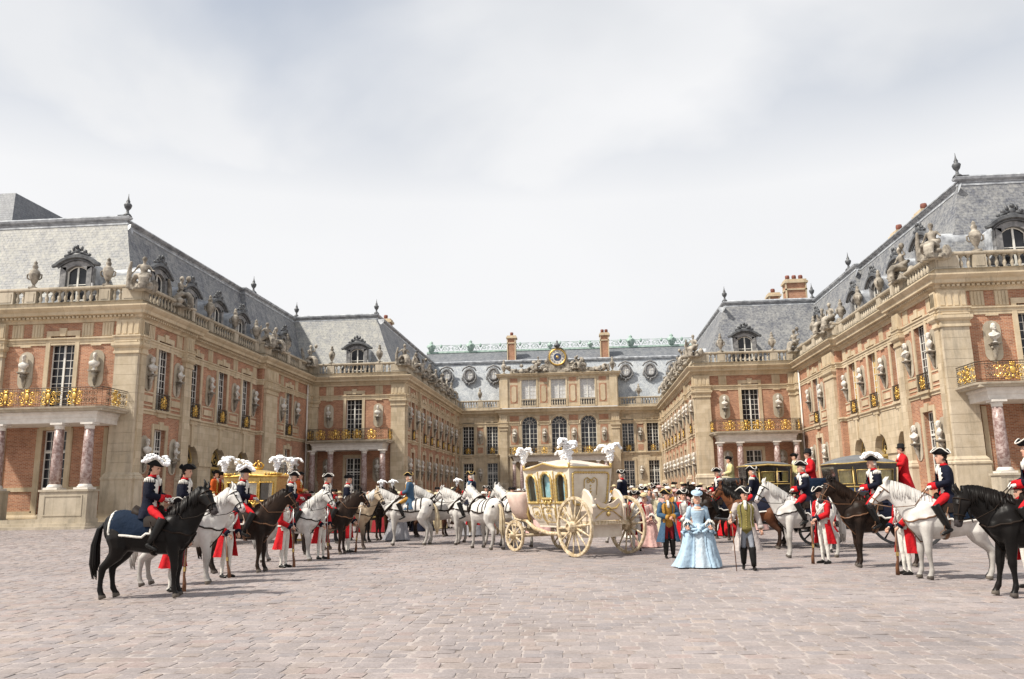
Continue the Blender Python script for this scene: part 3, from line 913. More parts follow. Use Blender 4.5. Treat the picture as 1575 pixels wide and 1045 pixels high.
# dormer
def arc_pts(hw, z, rise, n=10):
    Rr = (hw * hw + rise * rise) / (2 * rise); a = math.asin(min(1, hw / Rr))
    return [(Rr * math.sin(-a + 2 * a * i / n), z - (Rr - rise) + Rr * math.cos(-a + 2 * a * i / n)) for i in range(n + 1)]
def dormer_meshes():
    D = {}
    o = MB()                                  # casing
    o.box(-0.92, -0.62, -0.10, 0.25, 0.0, 1.95); o.box(0.62, 0.92, -0.10, 0.25, 0.0, 1.95)
    arch = arc_pts(0.62, 1.72, 0.30)
    top = arc_pts(0.92, 1.95, 0.36)
    for i in range(10):
        a, b, c, d = arch[i], arch[i + 1], top[i + 1], top[i]
        o.add([(a[0], -0.10, a[1]), (b[0], -0.10, b[1]), (c[0], -0.10, c[1]), (d[0], -0.10, d[1]), (a[0], 0.25, a[1]), (b[0], 0.25, b[1])], [(0, 1, 2, 3), (1, 0, 4, 5)])
    for s in (-1, 1):
        o.tube([(s * 0.95, -0.02, 0.98), (s * 1.02, -0.03, 0.62), (s * 1.20, -0.04, 0.30), (s * 1.34, -0.04, 0.20)], [0.08, 0.11, 0.15, 0.10], 7, flat=(1, 0.9))
        o.ball((s * 1.22, -0.05, 0.17), (0.19, 0.14, 0.18), 8, 6)
        o.box(s * 0.93, s * 1.0, -0.05, 0.2, 0.3, 1.9)
    D['casing'] = (o, 'lead_dark_grey')
    c = MB()                                  # curved cornice
    t2 = arc_pts(1.18, 1.98, 0.46); pts = [(-1.42, 1.90)] + t2 + [(1.42, 1.90)]
    c.tube([(p[0], -0.16, p[1] + 0.10) for p in pts], [0.10] + [0.15] * 11 + [0.10], 6, smooth=False)
    c.tube([(p[0] * 0.92, -0.14, p[1] - 0.07) for p in t2], 0.06, 5, smooth=False)
    D['cornice'] = (c, 'lead_dark')
    k = MB()                                  # shell and scrolls on top
    k.ball((0, -0.12, 2.86), (0.20, 0.12, 0.22), 8, 6); k.ball((0, -0.2, 3.10), (0.13, 0.10, 0.13), 7, 5)
    for s in (-1, 1):
        k.tube([(s * 0.1, -0.1, 2.80), (s * 0.42, -0.1, 2.76), (s * 0.64, -0.1, 2.58), (s * 0.80, -0.1, 2.62)], [0.10, 0.12, 0.10, 0.05], 6)
        k.ball((s * 0.46, -0.14, 2.82), (0.14, 0.1, 0.12), 6, 5); k.ball((s * 0.25, -0.12, 3.02), (0.10, 0.08, 0.16), 6, 5)
        k.ball((s * 0.70, -0.12, 2.62), (0.12, 0.09, 0.10), 6, 5)
    k.ball((0, -0.14, 2.62), (0.34, 0.10, 0.16), 8, 5)
    D['crest'] = (k, 'lead_dark')
    h = MB()                                  # hood running back into the slope
    prof = [(-0.98, 1.7)] + [(p[0] * 0.86, p[1] + 0.02) for p in t2] + [(0.98, 1.7)]
    h.add([(p[0], -0.02, p[1]) for p in prof] + [(p[0], 3.1, p[1]) for p in prof], [(i, i + 1, i + 1 + len(prof), i + len(prof)) for i in range(len(prof) - 1)], 0, True)
    h.add([(-0.98, 0.2, 0), (-0.98, 2.2, 0), (-0.98, 3.1, 1.7), (-0.98, 0.2, 1.7)], [(0, 1, 2, 3)]); h.add([(0.98, 0.2, 0), (0.98, 2.2, 0), (0.98, 3.1, 1.7), (0.98, 0.2, 1.7)], [(3, 2, 1, 0)])
    D['hood'] = (h, 'lead')
    f = MB()
    f.box(-0.62, -0.54, 0, 0.06, 0, 1.75); f.box(0.54, 0.62, 0, 0.06, 0, 1.75); f.box(-0.05, 0.05, -0.01, 0.06, 0.06, 1.98); f.box(-0.54, 0.54, 0, 0.06, 0, 0.08)
    f.box(-0.54, -0.05, 0.01, 0.05, 0.92, 0.97); f.box(0.05, 0.54, 0.01, 0.05, 0.92, 0.97)
    f.tube([(p[0] * 0.94, 0.03, p[1] - 0.02) for p in arch], 0.04, 4, smooth=False)
    D['window'] = (f, 'joinery')
    g = MB(); g.prism([(-0.6, 0.02), (0.6, 0.02)] + [(p[0] * 0.96, p[1]) for p in arch[::-1]], 0.045, 0.055)
    D['pane'] = (g, 'glass_dark')
    return {k_: v[0].mesh('dormer_' + k_, v[1]) for k_, v in D.items()}
pmat('lead_dark_grey', (0.10, 0.10, 0.105), (0.27, 0.265, 0.26), 3.0, 0.6, space='World')
DORM = dormer_meshes()
def dormer(bld, x, y, z, rz, s=1.0):
    L = bld.location
    d = part('dormer', DORM['casing'], bld, (x - L.x, y - L.y, z), rz, scale=s)
    part('cornice', DORM['cornice'], d); part('crest', DORM['crest'], d); part('hood', DORM['hood'], d)
    part('casement', DORM['window'], d, (0, 0.10, 0)); part('pane', DORM['pane'], d, (0, 0.10, 0))
    return d

def mansard(bld, path, mat, segmi=None, zt=19.9, e0=0.95, e1=3.35, up=(6.0, 1.5), ridge=True):
    L = bld.location; pth = [(p[0] - L.x, p[1] - L.y) for p in path]
    o = MB(); zb = 13.5
    prof = []
    for i in range(7):
        t = i / 6
        prof.append((-(e0 + (e1 - e0) * (t ** 0.8)), zb + (zt - zb) * t))
    sweep(o, pth, prof, segmi=segmi)
    r = part('roof', o, bld, mats=mat)
    sp_ = [p for i, p in enumerate(pth) if i in (0, len(pth) - 1) or min((Vector(pth[i]) - Vector(pth[i - 1])).length, (Vector(pth[i + 1]) - Vector(pth[i])).length) > 6.4]
    u = MB(); sweep(u, sp_, [(-e1 - 0.1, zt + 0.02), (-e1 - up[0], zt + up[1])], 0)
    part('upper_roof', u, r, mats='slate_mid')
    g = MB(); sweep(g, pth, [(0.20, 13.54), (-0.36, 13.58), (-e0 - 0.15, 13.75), (-e0 - 0.18, 14.25)], 0)
    part('gutter', g, r, mats='lead')
    l = MB(); sweep(l, pth, [(-e1 + 0.02, zt - 0.42), (-e1 + 0.16, zt - 0.40), (-e1 + 0.15, zt - 0.27), (-e1 + 0.05, zt - 0.22), (-e1 + 0.06, zt - 0.12), (-e1 + 0.26, zt - 0.02), (-e1 + 0.30, zt + 0.12), (-e1 + 0.15, zt + 0.24), (-e1 - 0.15, zt + 0.24)], 0)
    part('ridge_moulding', l, r, mats='lead')
    # scalloped lead valance below the moulding
    v = MB(); slope = (e1 - e0) / (zt - zb) * 0.85
    for i in range(len(pth) - 1):
        a = Vector(pth[i]); b = Vector(pth[i + 1]); d = (b - a); Ls = d.length
        if Ls < 2: continue
        d.normalize(); n = Vector((d.y, -d.x)); k = int((Ls - 6.0) / 0.62)
        t = 3.2
        while t < Ls - (3.2 if i < len(pth) - 2 else 0):
            for q in range(5):
                x0 = t + 0.62 * q / 5; x1 = t + 0.62 * (q + 1) / 5
                za = 0.30 + 0.30 * math.sin(PI * q / 5); zb_ = 0.30 + 0.30 * math.sin(PI * (q + 1) / 5)
                def pt(x, dz):
                    off = -e1 + 0.10 + slope * dz
                    p = a + d * x + n * off
                    return (p.x, p.y, zt - 0.38 - dz)
                v.add([pt(x0, 0), pt(x1, 0), pt(x1, zb_), pt(x0, za)], [(0, 3, 2, 1)])
            t += 0.62
    if v.v: part('lead_valance', v, r, mats='lead')
    return r
# ------------------------------------------------------------------ palace: the five buildings
STATUE_SPOTS = []
def mir(path, sgn):
    return list(path) if sgn < 0 else [(-p[0], p[1]) for p in reversed(path)]
def mirseg(path, peds, sgn):
    if sgn < 0: return peds
    n = len(path) - 1; out_ = []
    for (s, a, b) in peds:
        L = (Vector(path[s + 1]) - Vector(path[s])).length
        out_.append((n - 1 - s, L - b, L - a))
    return out_
def rel(bld, path): return [(p[0] - bld.location.x, p[1] - bld.location.y) for p in path]
def band(bld, name, path, prof, mat):
    o = MB(); sweep(o, rel(bld, path), prof); return part(name, o, bld, mats=mat)
BAR = MB().tube([(0, 0, 0), (0, 0, 1)], 0.011, 4, smooth=False).mesh('bar', 'iron')
def scroll_unit():
    o = MB()
    for s in (-1, 1):
        o.tube(spiral(s * 0.16, 0.30, 0.14, 1.3, PI / 2, s), 0.016, 4, smooth=False)
        o.tube(spiral(s * 0.16, 0.70, 0.13, 1.3, -PI / 2, -s), 0.016, 4, smooth=False)
    o.tube([(0, 0, 0.06), (0, 0, 0.96)], 0.014, 4, smooth=False)
    return o
SCROLL = scroll_unit().mesh('scroll', 'iron')
SCROLL_G = scroll_unit().mesh('gilt_scroll', 'gold')
def balcony(F, C, hw, dep, who, gold, z=6.95):
    """slab on columns with its railing; C in wall coordinate"""
    s = MB(); r = 0.35
    path = [(C - hw, 0.0), (C - hw, -dep + r), (C - hw + 0.1, -dep + 0.1), (C - hw + r, -dep), (C + hw - r, -dep), (C + hw - 0.1, -dep + 0.1), (C + hw, -dep + r), (C + hw, 0.0)]
    pth = path                                    # travelling round the left end, front, right end: out = away from the slab centre
    sweep(s, pth, [(-0.35, z - 0.24), (-0.05, z - 0.22), (0.0, z - 0.14), (0.10, z - 0.10), (0.12, z), (0.0, z + 0.002)])
    s.box(C - hw + 0.02, C + hw - 0.02, -dep + 0.02, -0.001, z - 0.23, z - 0.003)
    root = F.build('balcony', s, 'stone_grey')
    e = MB(); e.box(C - hw + 0.55, C + hw - 0.55, -dep + 0.42, 0, z - 0.86, z - 0.24)
    sweep(e, [(C - hw + 0.55, 0), (C - hw + 0.55, -dep + 0.42), (C + hw - 0.55, -dep + 0.42), (C + hw - 0.55, 0)], [(0, z - 0.6), (0.04, z - 0.58), (0.04, z - 0.4), (0.14, z - 0.34), (0.14, z - 0.24)])
    part('entablature', e, root, mats='white_stone')
    rail = [(p[0] * 0.985 + C * 0.015, p[1] + 0.08) for p in path]
    t = MB()
    for zz in (z + 0.06, z + 0.16, z + 0.94, z + 1.06): t.tube([(p[0], p[1], zz) for p in rail], 0.024 if zz > z + 1 else 0.016, 4, smooth=False)
    part('railing', t, root, mats='iron')
    # bars and gilt panels
    segs = [(Vector(rail[i]), Vector(rail[i + 1])) for i in range(len(rail) - 1)]
    for (a, b) in segs:
        L = (b - a).length; d = (b - a).normalized(); rz = math.atan2(d.y, d.x)
        k = max(1, int(L / 0.42))
        for j in range(k):
            c = a + d * (L * (j + 0.5) / k)
            if L > 1.2:
                o = part('gilt_scroll' if (j % 3 == 1) else 'scroll', SCROLL_G if j % 3 == 1 else SCROLL, root, (c.x, c.y, z + 0.05), rz)
        kb = max(1, int(L / 0.14))
        bars = MB()
        for j in range(kb): 
            c = a + d * (L * j / kb); bars.tube([(c.x, c.y, z + 0.05), (c.x, c.y, z + 1.04)], 0.009, 4, smooth=False)
        part('bars', bars, root, mats='iron')
    for g in gold: part('gold_ornament', GOLD_BIG, root, (C + g * hw, -dep + 0.05, z + 0.06), 0)
    for sd in (-1, 1): part('gold_ornament', GOLD_BIG, root, (C + sd * (hw * 0.985 + 0.02), -dep * 0.5, z + 0.06), -sd * PI / 2)
    return root

def front_pavilion(bld, F, C, cols, hw, panes, lowbust, who, busts=True):
    """two storey face: C wall coordinate of its axis"""
    o = MB()
    return None

def outer(sgn):
    side = 'left' if sgn < 0 else 'right'
    bld = thing('palace_wing', f'brick and stone palace wing nearest the camera on the {side}, slate roof with dormers', 'building', (sgn * 27.5, 46, 0))
    if sgn < 0: F1 = Fac(bld, -50, Y1, 0, lambda a: 50 - a)
    else: F1 = Fac(bld, A_, Y1, 0, lambda a: a - A_)
    C = F1.U(27.45)
    lo, hi = sorted((F1.U(A_ - 0.0), F1.U(50)))
    o = MB(); wall(o, lo, hi, -0.3, 12.35, [(C - 0.78, C + 0.78, 7.2, 11.5), (C - 0.75, C + 0.75, 0.9, 5.9)], mi=0)
    F1.build('brick_wall', o, 'brick')
    for (a, b) in ((22.58, 24.05), (31.0, 32.45)):
        u0, u1 = sorted((F1.U(a), F1.U(b))); pilaster(F1, u0, u1, 0.28, blocks=True, z0=-0.2, name='corner_pier')
    upper_window(F1, C, rail=False, panes=True)
    add_window(F1, 'door', C, 0.9, panes=True)
    F1.place('window_surround', surround_mesh(1.5, 0.5, 5.9, key=False).mesh('window_surround', 'stone_trim'), C)
    for i, a in enumerate((25.25, 29.65)):
        bust_bay(F1, F1.U(a), 9.35, f'{side} wing front, {"court" if i == 0 else "outer"} side of the balcony window', frieze=False, panel=False)
        for dx in (-0.55, 0.72): F1.place('frieze_block', FRIEZE, F1.U(a + dx)); 
        F1.place('guttae_strip', GUTTAE, F1.U(a + 0.1))
    # ground floor panels behind the columns
    for a in (25.4, 29.5):
        q = MB(); w_ = 2.0
        u = F1.U(a)
        for (x0, x1, z0, z1) in ((u - 1.2, u - 0.95, 1.2, 6.0), (u + 0.95, u + 1.2, 1.2, 6.0), (u - 1.2, u + 1.2, 2.4, 2.65), (u - 1.2, u + 1.2, 1.0, 1.3)):
            q.box(x0, x1, -0.06 - 0.003 * (z0 > 2), 0, z0, z1)
        F1.build('panel_frame', q, 'stone_trim')
    # porch
    bc = balcony(F1, C, 4.45, 2.75, side, (-0.62, -0.28, 0.0, 0.28, 0.62))
    for a in (23.97, 25.72, 29.18, 30.93):
        column_parts(bld, F1.at(F1.U(a), 0, 2.2), 2.45, 6.09)
    for cc in (-1, 1):
        u = C + cc * 2.62
        p = MB(); p.box(u - 1.36, u + 1.36, -2.72, -1.72, 0.82, 2.34); p.box(u - 1.42, u + 1.42, -2.78, -1.66, 2.34, 2.445); p.box(u - 1.42, u + 1.42, -2.78, -1.66, 0.6, 0.9)
        for (x0, x1, z0, z1) in ((-1.1, 1.1, 1.05, 1.12), (-1.1, 1.1, 2.08, 2.15), (-1.1, -1.03, 1.12, 2.08), (1.03, 1.1, 1.12, 2.08)): p.box(u + x0, u + x1, -2.75, -2.72, z0, z1)
        F1.build('pedestal', p, 'stone_grey')
    st = MB()
    F1.build('step', MB().box(C - 4.4, C + 4.4, -3.4, -0.001, -0.2, 0.5), 'stone_grey')
    F1.build('step', MB().box(C - 4.2, C + 4.2, -3.05, -0.001, 0.5, 0.66), 'stone_grey')
    F1.build('step', MB().box(C - 1.2, C + 1.2, -2.6, -0.001, 0.66, 0.86), 'stone_grey')
    # side wall
    if sgn < 0:
        F2 = Fac(bld, -A_, Y1, PI / 2, lambda y: y - Y1); F3 = Fac(bld, -A_ - STEP, Y1, PI / 2, lambda y: y - Y1)
    else:
        F2 = Fac(bld, A_, Y2, -PI / 2, lambda y: Y2 - y); F3 = Fac(bld, A_ + STEP, Y2, -PI / 2, lambda y: Y2 - y)
    def op(F, y, w_, z0, z1, arch=False):
        u = F.U(y); return (u - w_ / 2, u + w_ / 2, z0, z1, arch)
    for (ya, yb, wy) in ((Y1, 51.6, 48.0), (63.7, Y2, 69.8)):
        o = MB(); a, b = sorted((F2.U(ya), F2.U(yb)))
        wall(o, a, b, -0.3, 12.35, [op(F2, wy, 1.56, 7.2, 11.5), op(F2, wy, 1.4, 2.0, 6.05)])
        for yy in (51.6, 63.7):                       # returns of the projecting bays
            if ya <= yy <= yb:
                u = F2.U(yy); o.add([(u, 0, -0.3), (u, STEP, -0.3), (u, STEP, 12.35), (u, 0, 12.35)], [(0, 1, 2, 3)])
        F2.build('brick_wall', o, 'brick')
        upper_window(F2, F2.U(wy)); lower_window(F2, F2.U(wy))
    WY = (53.0, 57.25, 61.5)
    o = MB(); a, b = sorted((F3.U(51.6), F3.U(63.7)))
    wall(o, a, b, 6.9, 12.35, [op(F3, y, 1.56, 7.2, 11.5) for y in WY]); F3.build('brick_wall', o, 'brick')
    o = MB(); wall(o, a, b, -0.3, 6.9, [op(F3, y, 2.3, 0.3, 5.45, True) for y in WY], depth=0.9); F3.build('arcade_wall', o, 'stone')
    for y in WY:
        upper_window(F3, F3.U(y), glass='window_blind' if sgn > 0 and y > 55 else None)
        arch_gate(F3, F3.U(y))
    for i, y in enumerate((46.3, 49.75)): 
        w_ = ('before', 'after')[i]
        bust_bay(F2, F2.U(y), 9.25, f'{side} wing upper row, {w_} the first side window')
        bust_bay(F2, F2.U(y), 4.35, f'{side} wing lower row, {w_} the first side window', panel=False, frieze=False)
    for i, y in enumerate((55.12, 59.37, 63.0)):
        bust_bay(F3, F3.U(y), 9.25, f'{side} wing upper row, {("between first and second arch", "between second and third arch", "past the third arch")[i]}')
    for i, y in enumerate((68.0, 71.6)):
        w_ = ('near', 'far')[i]
        bust_bay(F2, F2.U(y), 9.25, f'{side} wing upper row, {w_} side of the last window')
        bust_bay(F2, F2.U(y), 4.35, f'{side} wing lower row, {w_} side of the last window', panel=False, frieze=False)
    for (ya, yb, bl) in ((44.99, 45.55, False), (50.35, 51.35, False), (64.1, 66.6, False), (74.7, 75.69, False)):
        u0, u1 = sorted((F2.U(ya), F2.U(yb))); pilaster(F2, u0, u1, 0.28 if ya < 46 else 0.24, blocks=False, z0=-0.2)
    # impost band of the arcade
    q = MB()
    for (ya, yb) in ((51.7, 51.85), (54.15, 56.1), (58.4, 60.35), (62.65, 63.69)):
        u0, u1 = sorted((F3.U(ya), F3.U(yb))); q.box(u0, u1, -0.09, 0, 4.05, 4.3)
        F3.build('impost', MB().box(u0, u1, -0.09, 0, 4.05, 4.3), 'stone_trim')
    for y in WY: F3.place('keystone', MB().prism([(-0.14, 5.3), (0.14, 5.3), (0.2, 6.88), (-0.2, 6.88)], -0.1, 0), F3.U(y), mats='stone_trim')
    if sgn < 0: path = [(-50, Y1), (-A_, Y1), (-A_, 51.6), (-A_ - STEP, 51.6), (-A_ - STEP, 63.7), (-A_, 63.7), (-A_, Y2)]
    lp = [(-50, Y1), (-A_, Y1), (-A_, 51.6), (-A_ - STEP, 51.6), (-A_ - STEP, 63.7), (-A_, 63.7), (-A_, Y2)]
    path = mir(lp, sgn)
    band(bld, 'cornice', path, PROF_CORNICE, 'stone_trim'); band(bld, 'string_course', path, PROF_STRING, 'stone_trim')
    band(bld, 'architrave', path, PROF_ARCHI, 'stone_trim'); band(bld, 'plinth', path, PROF_PLINTH, 'stone')
    dent = MB()
    for i in range(len(lp) - 1):                       # dentils on the near stretches
        a = Vector(path[i]); b = Vector(path[i + 1]); d = b - a; L = d.length; d.normalize(); n = Vector((d.y, -d.x))
        if L < 1 : continue
        for k in range(int(L / 0.26)):
            c = a + d * (0.26 * k + 0.13) + n * 0.30 - Vector((bld.location.x, bld.location.y))
            hx, hy = (0.075, 0.07) if abs(d.x) > 0.5 else (0.07, 0.075)
            dent.box(c.x - hx, c.x + hx, c.y - hy, c.y + hy, 12.5, 12.62)
    dd = part('dentils', dent, bld, mats='stone_trim'); dd['kind'] = 'stuff'
    cN = 50 - 27.45
    peds = [(0, cN - 2.70, cN - 2.0), (0, cN + 2.0, cN + 2.7), (0, cN + 3.45, 27.25), (0, cN - 4.6, cN - 3.45), (0, 0, cN - 5), (1, 0.0, 0.7), (1, 4.3, 5.1), (1, 6.2, 6.6),
            (2, 0, STEP), (3, 0, 0.4), (3, 3.0, 3.7), (3, 7.3, 8.0), (3, 11.3, 12.1), (4, 0, STEP), (5, 0.0, 1.6), (5, 5.3, 6.0), (5, 8.3, 9.0), (5, 11.2, 12.0)]
    balustrade(bld, path, mirseg(lp, peds, sgn))
    rp = lp[:-1] + [(-A_, 79.5)]
    mansard(bld, mir(rp, sgn), ['slate_pale', 'slate_mid'], segmi=[0, 1, 1, 1, 1, 1] if sgn < 0 else [1] * 6, up=(5.0, 1.5) if sgn < 0 else (5.0, 0.2))
    L = bld.location
    rt = [c for c in bld.children if c.name.startswith('roof')][0]
    for (x, y, z) in ((-26.1, 48.35, 20.1), (-26.1, 69.0, 20.1)):
        part('finial', FINIAL, rt, (-sgn * x - L.x, y - L.y, z))
    dormer(bld, sgn * 27.45, Y1 + 0.72, 13.85, 0, 1.08)
    for y in (48.0, 53.0, 57.25, 61.5, 69.8):
        dormer(bld, sgn * (A_ + 0.72 + (STEP if 51 < y < 63 else 0)), y, 13.85, -sgn * PI / 2, 1.05)
    for i, (a, w_) in enumerate(((25.1, 'court'), (29.8, 'outer'))):
        urn(sgn * a, Y1 + 0.16, 14.52, f'front balustrade of the {side} wing, {w_} side of the dormer')
    for i, y in enumerate((54.95, 59.25, 63.3)):
        urn(sgn * (A_ + STEP + 0.14), y, 14.52, f'{side} wing side balustrade, {("first", "second", "third")[i]} of three from the front')
    urn(sgn * (A_ + 0.14), 69.35, 14.52, f'balustrade near the far end of the {side} wing, by the last dormer')
    STATUE_SPOTS.extend([(sgn * (A_ + 0.05), Y1 + 0.1, 14.1, -sgn * 0.7, f'front corner of the {side} wing balustrade', 0),
                         (sgn * (A_ + 0.05), 49.6, 14.1, -sgn * PI / 2, f'{side} wing balustrade beside its first side dormer', 1),
                         (sgn * (A_ + 0.05), 64.3, 14.1, -sgn * 1.2, f'{side} wing balustrade above the broad middle pilaster', 0),
                         (sgn * (A_ + 0.05), 66.2, 14.1, -sgn * PI / 2, f'{side} wing balustrade just past the broad middle pilaster', 2),
                         (sgn * (A_ - 0.1), 74.8, 14.1, -sgn * 0.9, f'{side} inner angle where wing and pavilion balustrades meet', 1)])
    if sgn < 0:                                         # steep roof of the range further left
        r2 = MB(); r2.add([(-35.2 - L.x, 49.5 - L.y, 14), (-60 - L.x, 49.5 - L.y, 14), (-60 - L.x, 54 - L.y, 24.5), (-38.4 - L.x, 54 - L.y, 24.5), (-35.2 - L.x, 75 - L.y, 14), (-38.4 - L.x, 70 - L.y, 24.5)], [(0, 1, 2, 3), (0, 3, 5, 4)])
        part('rear_roof', r2, rt, mats='slate_dark')
    else:
        for (y, x) in ((55.5, 27.0), (60.0, 27.0)):
            chimney(rt, x - L.x, y - L.y, 18.5, 20.05, 0.38, 0.55, 1)
        rb = MB().box(27.0 - L.x, 28.1 - L.x, 49.6 - L.y, 50.3 - L.y, 19.5, 20.5); part('chimney', rb, rt, mats='terracotta')
    part('downpipe', MB().tube([(sgn * (A_ - 0.12) - L.x, 74.35 - L.y, 0.3), (sgn * (A_ - 0.12) - L.x, 74.35 - L.y, 12.4)], 0.075, 6), bld, mats='white_stone')
    return bld

def chimney(parent, x, y, z0, z1, hx, hy, pots=3):
    c = MB(); c.box(x - hx, x + hx, y - hy, y + hy, z0, z1)
    ch = part('chimney', c, parent, mats='brick')
    q = MB()
    for sx in (-1, 1):
        for sy in (-1, 1): q.box(x + sx * hx - 0.10, x + sx * hx + 0.04, y + sy * hy - 0.10, y + sy * hy + 0.04, z0, z1 - 0.01)
    q.box(x - hx - 0.2, x + hx + 0.2, y - hy - 0.2, y + hy + 0.2, z1, z1 + 0.22); q.box(x - hx - 0.08, x + hx + 0.08, y - hy - 0.08, y + hy + 0.08, z1 + 0.22, z1 + 0.42); q.box(x - hx - 0.1, x + hx + 0.1, y - hy - 0.1, y + hy + 0.1, z1 - 0.75, z1 - 0.6)
    for k in range(pots):
        t = (k - (pots - 1) / 2) * 2 * max(hx, hy) / max(1, pots) 
        px, py = (x + t, y) if hx >= hy else (x, y + t)
        q.lathe([(0.2, z1 + 0.42), (0.24, z1 + 0.8), (0.2, z1 + 0.95)], 8, (px, py, 0), 1)
    # kept as one child of the roof piece: trim and pots belong to the stack
    cc = part('chimney_trim', q, parent, mats=['stone_trim', 'terracotta'])
    return ch

def arch_gate(F, u):
    """gilt iron gate in an arcade opening"""
    b = MB(); b.box(u - 1.15, u + 1.15, 0.62, 0.66, -0.2, 5.45)
    F.build('gate_backing', b, 'glass_dark')
    g = MB(); r = 1.14; zs = 4.3
    n = 12
    g.tube([(u - r * math.cos(PI * i / n), 0.5, zs + r * math.sin(PI * i / n)) for i in range(n + 1)], 0.05, 4, smooth=False)
    g.box(u - 1.14, u + 1.14, 0.45, 0.55, 3.95, 4.12)
    for k in range(13):
        x = u - 1.1 + 2.2 * k / 12; g.box(x - 0.02, x + 0.02, 0.48, 0.52, 0.2, 3.95)
    g.box(u - 1.14, u + 1.14, 0.46, 0.54, 1.3, 1.4)
    root = F.build('gate', g, 'gold_paint')
    s = MB()
    for sd in (-1, 1):
        s.tube([(u + p[0], 0.5, p[2]) for p in spiral(sd * 0.5, 4.55, 0.36, 1.3, PI / 2, sd)], 0.035, 5)
        s.tube([(u + p[0], 0.5, p[2]) for p in spiral(sd * 0.4, 5.0, 0.2, 1.2, -PI / 2, -sd)], 0.03, 5)
        s.tube([(u + p[0], 0.5, p[2]) for p in spiral(sd * 0.85, 4.35, 0.2, 1.2, 0, sd)], 0.03, 5)
    s.ball((u, 0.47, 4.75), (0.2, 0.06, 0.3), 8, 6)
    part('gate_scrollwork', s, root, mats='gold_paint')

